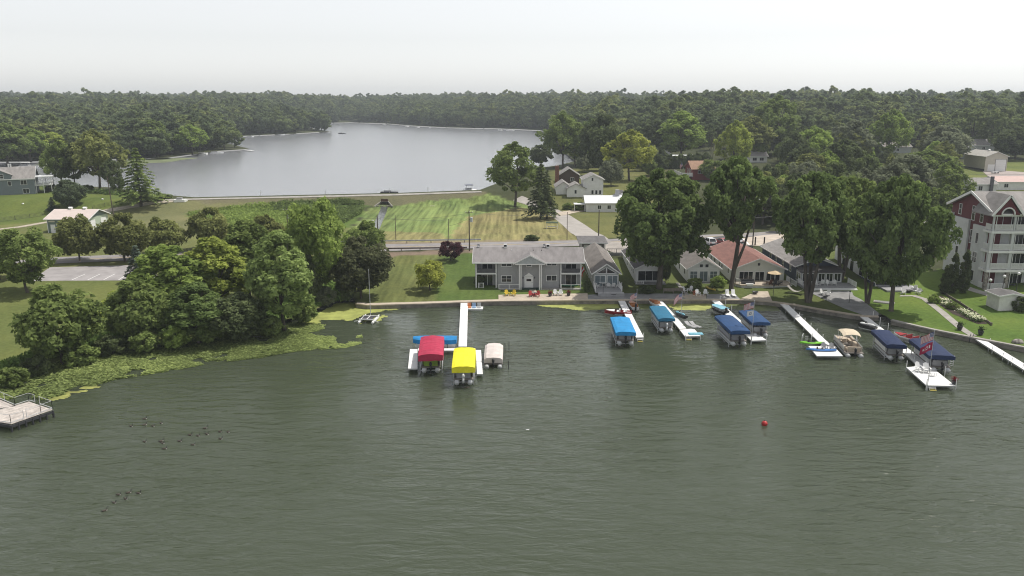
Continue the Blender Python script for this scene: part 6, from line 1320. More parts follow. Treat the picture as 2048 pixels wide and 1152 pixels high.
# ladder
for px, py, z0, lab, m in ((1613, 680, 0.4, 'white swim ladder rails above the lime green kayak', WHITE), (1942, 681, 0.2, 'dark dock ladder at the shore end of the right hand dock', DARK), (1903, 727, 0.3, 'white boarding ladder behind the long midnight blue canopy', WHITE)):
    p = P(px, py, z0); A = thing('swim_ladder', lab, 'ladder', (p.x, p.y, z0), R(8))
    for sx in (-0.75, 0.75) if 'lime' in lab else (-0.25, 0.25): MB().tube([(sx, 0, -0.4), (sx, 0, 0.7), (sx + 0.25, 0.2, 1.0), (sx + 0.4, 0.5, 0.3)], 0.05).build('rail', m, A)
    for k in range(4): MB().bar((-0.25, 0, -0.3 + 0.3 * k), (0.25, 0, -0.3 + 0.3 * k), 0.06, 0.05).build('rung', m, A)
for px, py, lab in ((1280, 680, 'pale swim step hanging under the end of the bright blue canopy dock'), (1377, 677, 'pale swim step at the end of the lounge mat dock'), (1864, 777, 'pale swim step with yellow treads at the end of the flag dock')):
    p = P(px, py, 0.2); A = thing('swim_step', lab, 'ladder', (p.x, p.y, 0.25)); MB().box(-0.45, 0.45, -0.15, 0.2, 0, 0.06).build('tread', WHITE, A); MB().box(-0.4, 0.4, -0.45, -0.2, -0.2, -0.14).build('tread', M('yellow_tread', (0.5, 0.42, 0.1)), A)
    MB().bar((-0.4, 0.2, 0.4), (-0.4, -0.4, -0.4), 0.05, 0.05).bar((0.4, 0.2, 0.4), (0.4, -0.4, -0.4), 0.05, 0.05).build('rail', ALU, A)
# buoy
p = P(1529, 847, 0.2); A = thing('mooring_buoy', 'red round buoy floating alone on the open water', 'buoy', (p.x, p.y, 0.18)); MB().ell((0, 0, 0), (0.34, 0.34, 0.34), 14, 9).build('float', M('buoy_red', (0.45, 0.03, 0.03), 0.4, 0.1), A, True); MB().lathe([(0.345, -0.05), (0.352, 0.0), (0.345, 0.05)], 14).build('band', M('buoy_band', (0.30, 0.02, 0.02)), A); MB().tube([(0, 0, 0.3), (0, 0, 0.46)], 0.05).build('eye', DARK, A)
# ------------------------------------------------------------------ flags
FR, FW_, FB = M('flag_red', (0.42, 0.03, 0.04), 0.8, 0.05), M('flag_white', (0.72, 0.72, 0.72), 0.8, 0.05), M('flag_blue', (0.03, 0.045, 0.17), 0.8, 0.05)
FCR = M('flag_crimson', (0.36, 0.02, 0.07), 0.8, 0.05)
def flagmesh(kind, L, Hh, droop, ph):
    nx, ny = 26, 13; mb = MB(); vs = []
    for i in range(nx + 1):
        for j in range(ny + 1):
            u, v = i / nx, j / ny
            vs.append((-u * L * (1 - 0.25 * droop), 0.10 * L * math.sin(u * 7 + ph + v) * u, -v * Hh - droop * L * u * u * 0.55 - 0.12 * u * L))
    mb.v = vs
    for i in range(nx):
        for j in range(ny):
            if kind == 'stripes':
                m = 0 if j % 2 == 0 else 1
                if i < 10 and j < 7: m = 1 if (i % 2 == 1 and j % 2 == 1) else 2
            elif kind == 'crimson': m = 1 if ((4 < i < 8 and 3 < j < 9) or (10 < i < 15 and (j == 4 or j == 8)) or (i in (11, 17) and 3 < j < 9) or (19 < i < 22 and 4 < j < 8)) else 0
            elif kind == 'bands': m = 0 if j < 5 or j > 8 else 1
            else: m = 2 if (7 < i < 18 and 3 < j < 10 and not (10 < i < 15 and 5 < j < 8)) else 1
            mb.f.append((i * 14 + j, (i + 1) * 14 + j, (i + 1) * 14 + j + 1, i * 14 + j + 1)); mb.m.append(m)
    return mb
def flagpole(label, pos, h, flags, tilt=(0, 0)):
    A = thing('flagpole', label, 'flagpole', pos); A.rotation_euler = (R(tilt[0]), R(tilt[1]), 0)
    MB().tube([(0, 0, -0.6), (0, 0, h)], [0.045, 0.03], 6).ell((0, 0, h + 0.04), (0.06, 0.06, 0.06), 6, 4).build('pole', ALU, A)
    for kind, z, L, Hh, dr, rz in flags:
        o = flagmesh(kind, L, Hh, dr, z).build('flag', [FCR if kind == 'crimson' else FR, FW_, M('flag_grey', (0.2, 0.24, 0.3), 0.8) if kind == 'emblem' else FB], A, True); o.location = (0, 0, z); o.rotation_euler = (0, 0, R(rz))
    return A
def topx(px, py, z): p = P(px, py, z); return (p.x, p.y, z)
flagpole('flagpole with a small striped flag by the first cottage dock', topx(1273, 614, 0.4), 3.2, [('stripes', 2.6, 1.5, 0.9, 0.7, 10)])
flagpole('flagpole with a striped flag blowing left above the black jet ski', topx(1362, 640, 0.3), 4.7, [('stripes', 4.6, 1.8, 1.0, 0.9, 5)])
flagpole('tall flagpole with striped flag and white emblem flag beside the middle dock', topx(1503, 686, 0.2), 6.6, [('stripes', 6.4, 1.6, 0.95, 0.35, -8), ('emblem', 5.1, 1.0, 0.8, 0.2, -15)])
flagpole('tall flagpole with striped flag and crimson flag on the wide dock platform', topx(1855, 773, 0.6), 7.4, [('stripes', 7.2, 1.75, 1.05, 0.5, 5), ('crimson', 5.9, 1.75, 1.05, 0.55, 5)])
g = G(1184, 566); flagpole('slanted short flagpole with a red and white flag on the grey cottage wall', (g.x - 0.9, g.y - 0.6, g.z + 1.6), 2.6, [('bands', 2.4, 1.4, 1.0, 0.9, 10)], (20, -28))
g = G(1367, 354); flagpole('flag on a short slanted pole at the red house deck', (g.x, g.y, g.z + 3.0), 3.2, [('stripes', 3.0, 2.0, 1.4, 1.0, 15)], (10, -20))

# ------------------------------------------------------------------ chairs
YEL = M('yellow_plastic', (0.70, 0.52, 0.05), 0.5, 0.06); REDP = M('red_plastic', (0.40, 0.03, 0.035), 0.5, 0.06); TEAL = M('teal_plastic', (0.16, 0.45, 0.42), 0.5, 0.06); BLUP = M('blue_plastic', (0.04, 0.25, 0.42), 0.5, 0.06)
CH = {}
def chair(label, pos, rz, mat, group=None, name='adirondack_chair', cat='chair'):
    """low slatted garden chair facing -y"""
    A = thing(name, label, cat, pos, rz, group)
    def pc(k, nm, f):
        kk = (k, mat.name)
        if kk not in CH: CH[kk] = f().mesh(nm, mat)
        return link(nm, CH[kk], A)
    o = pc('seat', 'seat', lambda: MB().box(-0.3, 0.3, -0.32, 0.25, -0.03, 0.03)); o.location = (0, 0, 0.34); o.rotation_euler = (R(-10), 0, 0)
    for k in range(5):
        hh = 0.72 + 0.12 * (1 - abs(k - 2) / 2)
        o = pc('slat%d' % min(k, 4 - k), 'back_slat', lambda: MB().box(-0.055, 0.055, -0.015, 0.015, 0, hh)); o.location = ((k - 2) * 0.125, 0.22, 0.3); o.rotation_euler = (R(-22), 0, 0)
    for sx in (-1, 1):
        o = pc('arm', 'arm', lambda: MB().box(-0.075, 0.075, -0.42, 0.38, 0, 0.03)); o.location = (sx * 0.39, 0, 0.56)
        o = pc('fleg', 'leg', lambda: MB().box(-0.04, 0.04, -0.05, 0.05, 0, 0.555)); o.location = (sx * 0.37, -0.33, 0)
        o = pc('rleg', 'leg', lambda: MB().bar((0, 0.4, 0.02), (0, -0.2, 0.32), 0.05, 0.1)); o.location = (sx * 0.31, 0.1, 0)
    return A
def atG(px, py, dz=0.06): p = G(px, py); return (p.x, p.y, p.z + dz)
for px, py, rz, m, lab in ((1014, 592, 20, YEL, 'left one of the two yellow garden chairs on the beige terrace'), (1027, 592, -20, YEL, 'right one of the two yellow garden chairs on the beige terrace'),
    (1062, 594, 20, REDP, 'left one of the two red garden chairs at the end of the path'), (1075, 594, -20, REDP, 'right one of the two red garden chairs at the end of the path'),
    (1111, 591, 12, WHITE, 'left white garden chair on the beige terrace'), (1121, 591, -8, WHITE, 'right white garden chair on the beige terrace')): chair(lab, atG(px, py), R(rz), m, 'garden chairs on the apartment terrace')
for px, py, rz, lab in ((1369, 585, 30, 'leftmost small white chair on the cottage terrace'), (1380, 584, -40, 'tilted white chair on the beige cottage terrace')): chair(lab, atG(px, py), R(rz), WHITE, 'white chairs on the cottage terrace')
for px, py, rz, lab in ((1395, 591, 8, 'left of the two tall white chairs at the dock walkway'), (1411, 591, -5, 'right of the two tall white chairs at the dock walkway')): chair(lab, atG(px, py), R(rz), WHITE, 'white chairs on the cottage terrace')
for px, py, rz, lab in ((1634, 575, 25, 'leftmost white garden chair on the navy cottage deck'), (1645, 574, -15, 'second white garden chair on the navy cottage deck'), (1656, 574, 12, 'third white garden chair on the navy cottage deck'), (1668, 574, -25, 'rightmost white garden chair on the navy cottage deck')): chair(lab, atG(px, py, 0.3), R(rz), WHITE, 'white chairs on the navy cottage deck')
for px, py, rz, lab in ((1645, 590, 30, 'white chair on the shaded round patio, left'), (1656, 591, -30, 'white chair on the shaded round patio, right')): chair(lab, atG(px, py), R(rz), WHITE, 'white chairs on the shaded patio')
for px, py, rz, lab in ((1807, 588, 60, 'low white chair left of the fire pit on the shore lawn'), (1836, 588, -60, 'low white chair right of the fire pit on the shore lawn'), (1829, 580, 170, 'white chair behind the fire pit on the shore lawn')): chair(lab, atG(px, py, 0.02), R(rz), WHITE, 'chairs round the lawn fire pit')
for px, py, rz, lab in ((1193, 577, 150, 'white deck chair at the left corner of the grey cottage deck'), (1217, 577, 170, 'white deck chair left of centre on the grey cottage deck'), (1226, 577, 190, 'white deck chair right of centre on the grey cottage deck'), (1238, 578, 230, 'white deck chair at the right rail of the grey cottage deck')):
    p = G(px, 580); chair(lab, (p.x, p.y, p.z + 0.46), R(rz), WHITE, 'white chairs on the grey cottage deck')
p = G(1205, 577); A = thing('patio_table', 'white cloth covered round table on the grey cottage deck', 'table', (p.x, p.y, p.z + 0.46)); MB().lathe([(0.75, 0.68), (0.78, 0.72), (0.2, 0.76)], 12).build('table_top', WHITE, A); MB().lathe([(0.3, 0), (0.08, 0.08), (0.08, 0.68)], 8).build('pedestal', WHITE, A)
for px, py, rz, lab in ((1838, 743, 15, 'left white slatted chair on the wide dock platform'), (1852, 745, -12, 'right white slatted chair on the wide dock platform')): q = P(px, py, 0.64); A = chair(lab, tuple(q), R(rz), WHITE, 'white chairs on the dock platform'); A.scale = (1.15, 1.15, 1.15)
p = P(1866, 752, 0.64); A = thing('side_table', 'small white side table beside the dock platform chairs', 'table', tuple(p)); MB().box(-0.35, 0.35, -0.25, 0.25, 0.42, 0.46).build('table_top', WHITE, A); [MB().box(sx - 0.03, sx + 0.03, sy - 0.03, sy + 0.03, 0, 0.419).build('leg', WHITE, A) for sx in (-0.3, 0.3) for sy in (-0.2, 0.2)]
for px, py, lab in ((1648, 703, 'grey chair at the left end of the blue kayak'), (1664, 704, 'grey chair at the right end of the blue kayak')): q = P(px, py - 3, 0.64); chair(lab, tuple(q), R(0), GREYV, 'grey chairs on the square platform')
for px, py, lab in ((1455, 593, 'left white sun lounger facing the lake'), (1467, 593, 'right white sun lounger facing the lake')):
    A = thing('sun_lounger', lab, 'sun lounger', atG(px, py), R(-4), 'sun loungers on the grey promenade')
    MB().box(-0.33, 0.33, -1.0, 0.35, 0.26, 0.32).build('seat', WHITE, A); v = MB().box(-0.33, 0.33, 0, 0.95, -0.03, 0.03).build('backrest', WHITE, A); v.location = (0, 0.36, 0.3); v.rotation_euler = (R(55), 0, 0)
    for sx in (-0.3, 0.3):
        for sy in (-0.9, 0.3): MB().box(sx - 0.03, sx + 0.03, sy - 0.03, sy + 0.03, 0, 0.258).build('leg', WHITE, A)
def bench(label, pos, rz, m, L=1.5):
    A = thing('garden_bench', label, 'bench', pos, rz); MB().box(-L / 2, L / 2, -0.25, 0.2, 0.4, 0.45).build('seat', m, A); MB().box(-L / 2, L / 2, 0.203, 0.26, 0.42, 0.9).build('backrest', m, A)
    for sx in (-1, 1): MB().box(sx * L / 2 - 0.04, sx * L / 2 + 0.04, -0.22, 0.2, 0, 0.398).build('leg', m, A)
bench('teal bench behind the apartment railing', atG(1030, 573, 0.05), 0, TEAL, 1.8); bench('blue bench on the apartment terrace', atG(1103, 571, 0.05), 0, BLUP, 1.4)
bench('weathered bench in the shade before the white cottage, left', atG(1337, 587), 0, WOOD, 1.9); bench('weathered bench in the shade before the white cottage, right', atG(1356, 586.5), 0, WOOD, 1.9)
for px, lab in ((1097, 'white chair left of the blue bench'), (1111, 'white chair right of the blue bench')): chair(lab, atG(px, 573, 0.05), 0, WHITE, 'white chairs on the apartment terrace')
# planters, fire pits, grill
def planter(label, pos, potm, flower, s=1.0):
    A = thing('flower_pot', label, 'flower pot', pos); A.scale = (s, s, s); MB().lathe([(0.22, 0), (0.32, 0.42), (0.3, 0.44)], 9).build('pot', potm, A)
    rng = np.random.default_rng(int(abs(pos[0]) * 100)); n = 160; C = rng.normal(size=(n, 3)) * np.array([0.17, 0.17, 0.12]) + np.array([0, 0, 0.62]); o = link('flowers', leafmesh('flowers', C, rng.normal(size=(n, 3)) + np.array([0, 0, 0.5]), np.full(n, 0.11), rng.random(n), rng), A); o.color = (*flower, 1)
planter('dark pot of red flowers left of the white terrace chairs', atG(1100, 593), DARK, (0.10, 0.015, 0.018), 1.2); planter('dark pot of red flowers right of the white terrace chairs', atG(1137, 592), DARK, (0.08, 0.015, 0.016), 1.2)
p = P(1908, 768, 0.64); planter('pot of red flowers at the corner of the wide dock platform', tuple(p), DARK, (0.10, 0.012, 0.014), 1.1)
planter('dark planter on the seawall left of the stone path', atG(1919, 660, 0.1), DARK, (0.03, 0.04, 0.02), 1.4); planter('dark planter on the seawall right of the right hand dock', atG(1961, 670, 0.1), DARK, (0.03, 0.045, 0.02), 1.4)
planter('orange flower pot on the cottage terrace', atG(1388, 590), M('terracotta', (0.4, 0.16, 0.07)), (0.20, 0.06, 0.03), 0.9)
for px, py, lab in ((1068, 591, 'dark round fire pit between the two red chairs'), (1227, 592, 'dark round fire pit below the grey cottage steps'), (1510, 588, 'dark fire pit on the grass beside the beige path'), (1650, 596, 'dark fire pit on the shaded round patio'), (1818, 585, 'dark fire pit between the lawn chairs')):
    A = thing('fire_pit', lab, 'fire pit', atG(px, py)); MB().lathe([(0.25, 0.12), (0.55, 0.3), (0.6, 0.42), (0.52, 0.42), (0.3, 0.25)], 12).build('bowl', DARK, A); [MB().tube([(0.4 * math.cos(t), 0.4 * math.sin(t), 0), (0.36 * math.cos(t), 0.36 * math.sin(t), 0.22)], 0.03).build('leg', DARK, A) for t in (0.5, 2.6, 4.7)]
A = thing('grill', 'black covered grill beside the apartment door', 'grill', atG(1073, 572, 0.05)); MB().lathe([(0.42, 0), (0.46, 0.7), (0.4, 1.15), (0.1, 1.25)], 10).build('cover', BLACK, A); MB().box(-0.46, 0.46, -0.3, 0.3, -0.06, 0.0).build('base', DARK, A)
A = thing('hot_tub', 'small grey heat pump box beside the portico column', 'equipment box', atG(1085, 573, 0.05)); MB().box(-0.42, 0.42, -0.4, 0.4, 0, 0.8).build('body', GREYV, A); MB().lathe([(0.3, 0.802), (0.3, 0.84)], 10).build('grille', WHITE, A)
# parasol set on the red roofed cottage's deck
p = G(1547, 572); A = thing('parasol', 'tan parasol over a table on the red roofed cottage deck', 'parasol', (p.x, p.y - 0.3, p.z + 0.45)); MB().tube([(0, 0, 0), (0, 0, 2.6)], 0.03).build('pole', WHITE, A)
for k in range(8):
    a0, a1 = k * 0.7854, (k + 1) * 0.7854; MB().add([(0, 0, 2.65), (1.45 * math.cos(a0), 1.45 * math.sin(a0), 2.15), (1.45 * math.cos(a1), 1.45 * math.sin(a1), 2.15), (0, 0, 2.62), (1.45 * math.cos(a0), 1.45 * math.sin(a0), 2.12), (1.45 * math.cos(a1), 1.45 * math.sin(a1), 2.12)], [(0, 1, 2), (5, 4, 3), (1, 4, 5, 2)]).build('canopy_panel', fabric('parasol_tan', (0.60, 0.47, 0.30)), A)
MB().lathe([(0.35, 0), (0.35, 0.1), (0.05, 0.12)], 8).build('base', DARK, A)
B = thing('patio_table', 'dark table under the tan parasol', 'table', (p.x, p.y - 0.3, p.z + 0.45)); MB().lathe([(0.06, 0.68), (0.65, 0.69), (0.65, 0.74), (0.06, 0.74)], 12).build('table_top', M('table_brown', (0.10, 0.06, 0.045)), B); [MB().tube([(0.5 * math.cos(t), 0.5 * math.sin(t), 0), (0.45 * math.cos(t), 0.45 * math.sin(t), 0.69)], 0.03).build('leg', DARK, B) for t in (0.8, 2.4, 3.9, 5.5)]
for t, lab in ((200, 'orange brown chair left of the parasol table'), (340, 'dark chair right of the parasol table'), (270, 'dark chair in front of the parasol table')): chair(lab, (p.x + 1.1 * math.cos(R(t)), p.y - 0.3 + 1.1 * math.sin(R(t)), p.z + 0.45), R(t + 90), M('chair_brown', (0.14, 0.06, 0.04)) if t == 200 else DARK, 'chairs round the parasol table')
A = thing('garden_sofa', 'black cushioned sofa on the left of the red roofed cottage deck', 'sofa', (G(1494, 571).x, G(1494, 571).y - 0.6, G(1494, 571).z + 0.44)); MB().box(-1.2, 1.2, -0.4, 0.4, 0, 0.42).build('seat', DARK, A); MB().box(-1.2, 1.2, 0.403, 0.6, 0, 0.85).build('backrest', DARK, A); B = thing('coffee_table', 'low pale table before the black sofa', 'table', (G(1497, 574).x, G(1497, 574).y - 0.7, G(1497, 574).z + 0.44)); MB().box(-0.7, 0.7, -0.3, 0.3, 0.3, 0.36).build('table_top', WHITE, B); MB().box(-0.6, 0.6, -0.2, 0.2, 0, 0.298).build('base', WHITE, B)
A = thing('hammock', 'pale hammock lounger on the grass left of the multi stemmed tree', 'hammock', atG(1592, 587), R(-35)); mb = MB(); [mb.quad((-1.6 + 0.4 * k, -0.5, 0.35 + 0.06 * (k - 4) ** 2), (-1.2 + 0.4 * k, -0.5, 0.35 + 0.06 * (k - 3) ** 2), (-1.2 + 0.4 * k, 0.5, 0.35 + 0.06 * (k - 3) ** 2), (-1.6 + 0.4 * k, 0.5, 0.35 + 0.06 * (k - 4) ** 2)) for k in range(8)]; mb.build('sling', CONC, A); MB().bar((-1.7, -0.5, 0.05), (1.7, -0.5, 0.05), 0.06, 0.06).bar((-1.7, 0.5, 0.05), (1.7, 0.5, 0.05), 0.06, 0.06).build('frame', DARK, A)
A = thing('concrete_slab', 'bare grey concrete slab on the shaded shore lawn', 'slab', atG(1768, 605, 0.0), R(-30)); MB().box(-1.7, 1.7, -0.7, 0.7, -0.2, 0.12).build('slab_body', CONC, A); MB().box(-1.5, 1.5, -0.55, 0.55, 0.121, 0.15).build('slab_top', CONCG, A)
# lamp posts with globes, and thin dark posts
for px, py, h, lab in ((1976, 597, 3.6, 'globe lamp post left of the white pump house'), (2002, 601, 4.6, 'globe lamp post behind the white pump house'), (2030, 600, 5.0, 'globe lamp post right of the pump house roof')):
    p = G(px, py); A = thing('lamp_post', lab, 'lamp post', tuple(p)); MB().tube([(0, 0, -0.3), (0, 0, h - 0.5)], [0.08, 0.05], 7).build('post', DARK, A); MB().ell((0, 0, h - 0.25), (0.27, 0.27, 0.27), 12, 8).build('globe', M('globe_white', (0.8, 0.8, 0.8), 0.3, 0.0), A, True); MB().lathe([(0.12, h - 0.56), (0.16, h - 0.48)], 8).build('collar', DARK, A)
for px, py, lab in ((1546, 594, 'thin dark lamp on the grass by the beige path'), (1698, 606, 'thin dark lamp at the edge of the round patio'), (1206, 592, 'thin dark lamp at the grey cottage steps')):
    p = G(px, py); A = thing('path_lamp', lab, 'lamp', tuple(p)); MB().tube([(0, 0, -0.2), (0, 0, 2.0)], 0.045).build('post', DARK, A); MB().lathe([(0.14, 2.0), (0.16, 2.2), (0.03, 2.3)], 8).build('lamp_head', DARK, A)
# flower bed plants
wf = [(1868, 600), (1878, 604), (1888, 606), (1892, 612), (1925, 626), (1935, 631), (1943, 635), (1950, 640), (1958, 643)]
for k, (px, py) in enumerate(wf):
    p = G(px, py); rng = np.random.default_rng(k); n = 240; C = rng.normal(size=(n, 3)) * np.array([0.45, 0.35, 0.18]) + np.array([0, 0, 0.35])
    A = thing('flowering_plant', 'clump of white flowers in the dark mulch bed beside the stone path', 'plant', tuple(p), 0, 'white flowers in the mulch bed')
    o = link('leaves', leafmesh('leaves', C, rng.normal(size=(n, 3)) + np.array([0, 0, .6]), np.full(n, 0.16), rng.random(n), rng), A); o.color = (0.07, 0.11, 0.04, 1)
    C = rng.normal(size=(110, 3)) * np.array([0.42, 0.32, 0.1]) + np.array([0, 0, 0.6]); o = link('blossoms', leafmesh('blossoms', C, rng.normal(size=(110, 3)) * 0.4 + np.array([0, -0.2, 1]), np.full(110, 0.15), rng.random(110) * 0.3 + 0.4, rng), A); o.color = (0.55, 0.55, 0.42, 1)
A = thing('edging_board', 'dark timber edging board along the flower bed', 'edging', tuple(G(1893, 592))); o = Vector(A.location); ep = [G(a, b) - o for a, b in ((1893, 592), (1920, 608), (1950, 628), (1983, 651))]
for a, b in zip(ep[:-1], ep[1:]): MB().bar(a + Vector((0, 0, 0.15)), b + Vector((0, 0, 0.15)), 0.12, 0.5).build('board', WOOD, A)
for q in ep: MB().box(q.x - 0.08, q.x + 0.08, q.y - 0.08, q.y + 0.08, q.z - 0.3, q.z + 0.5).build('stake', WOOD, A)

# ------------------------------------------------------------------ cars
def car(label, px, py, rz, paint, suv=False):
    p = G(px, py); A = thing('parked_car', label, 'car', (p.x, p.y, p.z + 0.08), rz, 'cars parked above the cottages'); h = 1.68 if suv else 1.42
    pr = [(-2.25, 0.35), (2.2, 0.35), (2.28, 0.65), (2.1, 0.86), (1.0, 0.98), (-2.2, 1.02), (-2.3, 0.7)]
    mb = MB(); mb.ex([(a, b) for a, b in pr], -0.9, 0.9); mb.build('body', paint, A)
    rear = -2.0 if suv else -1.45
    cab = [(1.05, 0.975), (0.25, h - 0.06), (-0.4, h), (rear + 0.4, h - 0.03), (rear, 1.022)]
    mb = MB(); n = len(cab); vs = [(x * (0.86 if z < 1.1 else 0.68), y, z) for x in (-1, 1) for y, z in cab]; mb.add(vs, [tuple(range(n)), tuple(range(2 * n - 1, n - 1, -1))] + [(k, n + k, n + (k + 1) % n, (k + 1) % n) for k in range(n)]); mb.build('cabin', GLASS, A)
    MB().ez([(-0.66, -0.98 + (rear + 1.4)), (0.66, -0.98 + (rear + 1.4)), (0.64, 0.25), (-0.64, 0.25)], h - 0.02, h + 0.03).build('car_roof', paint, A)
    for sx in (-1, 1):
        MB().bar((sx * 0.80, 1.05, 1.0), (sx * 0.68, 0.22, h - 0.03), 0.07, 0.07).bar((sx * 0.74, -0.45, 1.0), (sx * 0.69, -0.45, h - 0.01), 0.08, 0.1).bar((sx * 0.82, rear + 0.02, 1.0), (sx * 0.69, rear + 0.45, h - 0.03), 0.12, 0.12).build('pillar', paint, A)
        for y in (-1.4, 1.4):
            w_ = MB(); w_.tube([(sx * 0.72, y, 0.33), (sx * 0.93, y, 0.33)], 0.34, 12); w_ = w_.build('wheel', BLACK, A); MB().tube([(sx * 0.931, y, 0.33), (sx * 0.945, y, 0.33)], 0.2, 8).build('rim', ALU, w_)
        MB().box(sx * 0.65 - 0.2, sx * 0.65 + 0.2, -2.31, -2.2, 0.72, 0.9).build('tail_light', REDP, A); MB().box(sx * 0.62 - 0.2, sx * 0.62 + 0.2, 2.14, 2.27, 0.68, 0.82).build('headlight', WHITE, A)
    MB().box(-0.92, 0.92, -2.38, -2.28, 0.36, 0.62).build('bumper', DARK, A)
CARW = M('white_car_paint', (0.72, 0.72, 0.73), 0.25, 0.02, spec=0.6); CARR = M('red_car_paint', (0.30, 0.03, 0.03), 0.25, 0.02, spec=0.6)
car('white sport utility car parked left of the red car', 1419, 490, R(8), CARW, True); car('red car parked between two white cars', 1444, 489, R(24), CARR); car('white car parked right of the red car, behind the forked trunk', 1468, 487, R(28), CARW, True)
for px, py, lab in ((1510, 491, 'leftmost dark timber post at the sandy lot'), (1528, 491, 'second dark timber post at the sandy lot'), (1563, 490, 'third dark timber post at the sandy lot')): p = G(px, py); o = MB().box(-0.13, 0.13, -0.13, 0.13, -0.3, 2.0).build('bollard_post', POLEW, None); o.location = p; tag(o, lab, 'post', 'timber posts along the sandy lot')
A = thing('retaining_wall', 'low grey retaining wall below the parked cars', 'wall', tuple(G(1395, 503))); o = Vector(A.location); a, b = G(1395, 503) - o, G(1505, 500) - o
n = 9
for i in range(n): MB().bar(a.lerp(b, (i + 0.01) / n) + Vector((0, 0, 0.1)), a.lerp(b, (i + 0.99) / n) + Vector((0, 0, 0.1)), 0.35, 1.9).build('wall_block', CONCG, A)
MB().bar(a + Vector((0, 0, 1.1)), b + Vector((0, 0, 1.1)), 0.45, 0.1).build('coping', CONC, A)
A = thing('garden_wall', 'low grey wall with a thin railing behind the grey cottage', 'wall', tuple(G(1214, 511))); o = Vector(A.location); a, b = G(1214, 511) - o, G(1252, 511) - o; MB().bar(a + Vector((0, 0, 0.1)), b + Vector((0, 0, 0.1)), 0.3, 1.0).build('wall_body', CONCG, A); railing(A, [a + Vector((0, 0, 0.6)), b + Vector((0, 0, 0.6))], 0.9, DARK, 0.5, thick=0.03)
# ------------------------------------------------------------------ guardrails, poles, wires
def guardrail(label, pts, mat):
    W = [G(*q) for q in pts]; A = thing('guardrail', label, 'guardrail', tuple(W[0])); o = Vector(W[0]); W = [q - o for q in W]
    for a, b in zip(W[:-1], W[1:]):
        n = max(1, int((b - a).length / 3.8))
        for i in range(n):
            p, q = a.lerp(b, i / n), a.lerp(b, (i + 1) / n)
            for dz, wz in ((0.78, 0.1), (0.68, 0.12), (0.58, 0.1)): pass
            mb = MB(); mb.bar(p + Vector((0, 0, 0.78)), q + Vector((0, 0, 0.78)), 0.09, 0.13).bar(p + Vector((0, 0.03, 0.69)), q + Vector((0, 0.03, 0.69)), 0.05, 0.05).bar(p + Vector((0, 0, 0.6)), q + Vector((0, 0, 0.6)), 0.09, 0.13); mb.build('rail', mat, A)
            MB().box(p.x - 0.08, p.x + 0.08, p.y + 0.07, p.y + 0.25, p.z - 0.3, p.z + 0.78).build('post', WOOD, A)
guardrail('pale steel guardrail on the field side of the road', [(560, 494), (700, 489), (765, 487.5), (862, 486), (962, 484.5)], M('galvanised', (0.50, 0.51, 0.52), 0.5, 0.1))
guardrail('rusty brown guardrail on the lawn side of the road', [(600, 510), (765, 503), (840, 502), (934, 501)], M('rust_steel', (0.16, 0.125, 0.11), 0.8, 0.2))
PT = {}
def pole(label, px, py, top, tr=False, arm=0.0, lean=0.0, lamp=False, name='utility_pole', r=0.16):
    g = G(px, py); h = 3.0; lo, hi = 0.5, 30
    for _ in range(25):
        md = (lo + hi) / 2
        if proj(g.x, g.y, g.z + md)[1] > top: lo = md
        else: hi = md
    h = hi; A = thing(name, label, 'utility pole', tuple(g)); A.rotation_euler = (0, R(lean), 0)
    MB().tube([(0, 0, -0.5), (0, 0, h)], [r, r * 0.65], 8).build('pole_shaft', POLEW, A)
    if arm: MB().bar((-arm, 0, h - 0.5), (arm, 0, h - 0.5), 0.1, 0.12).build('crossarm', POLEW, A); [MB().lathe([(0.05, h - 0.44), (0.08, h - 0.34), (0.04, h - 0.24)], 6, (sx, 0, 0)).build('insulator', WHITE, A) for sx in (-arm * 0.9, 0.0 + 0.12, arm * 0.9)]
    if tr: MB().lathe([(0.02, h - 2.6), (0.3, h - 2.58), (0.3, h - 1.6), (0.24, h - 1.52), (0.02, h - 1.5)], 10, (0.5, -0.05, 0)).build('transformer', M('transformer_grey', (0.5, 0.53, 0.55), 0.4), A); MB().bar((0, 0, h - 2.0), (0.25, 0, h - 2.0), 0.08, 0.08).build('bracket', DARK, A)
    if lamp: MB().bar((0, 0, h - 1.2), (-0.9, -0.3, h - 0.9), 0.05, 0.05).build('lamp_arm', ALU, A); MB().ell((-1.0, -0.33, h - 0.95), (0.3, 0.16, 0.12), 8, 5).build('lamp_head', WHITE, A, True)
    PT[label] = Vector((g.x + math.sin(R(lean)) * h, g.y, g.z + h * math.cos(R(lean)))); return label
p1 = pole('tall brown utility pole behind the utility building', 228, 434, 352, lean=-3.5, lamp=False)
p2 = pole('utility pole with double transformer rising from the marsh trees', 577, 480, 416, True, 0.9)
p3 = pole('pole with pale lamp arm between the bronze maple and the road', 757, 500, 432, lamp=True)
p4 = pole('thin bare pole left of centre on the field edge', 792, 484, 430, r=0.09)
p5 = pole('thin dark leaning pole beside the purple tree', 896, 487, 438, lean=2.5, r=0.1)
p6 = pole('tallest utility pole with transformer beside the apartment roof', 939, 502, 421, True, 0.8)
p7 = pole('thin pole at the edge of the field near the side road', 1134, 480, 424, r=0.09)
p8 = pole('utility pole at the side road beside the huge tree', 1197, 477, 420, lamp=False)
p9 = pole('utility pole among the shade trees above the parked cars', 1505, 492, 396, arm=0.9)
p10 = pole('utility pole behind the condominium trees', 1905, 440, 344, arm=0.9)
for px, py, top, lab in ((1421, 325, 266, 'left of two pale poles behind the red house'), (1425, 325, 272, 'right of two pale poles behind the red house'), (1771, 310, 262, 'pale pole among the hillside trees')): pole(lab, px, py, top)
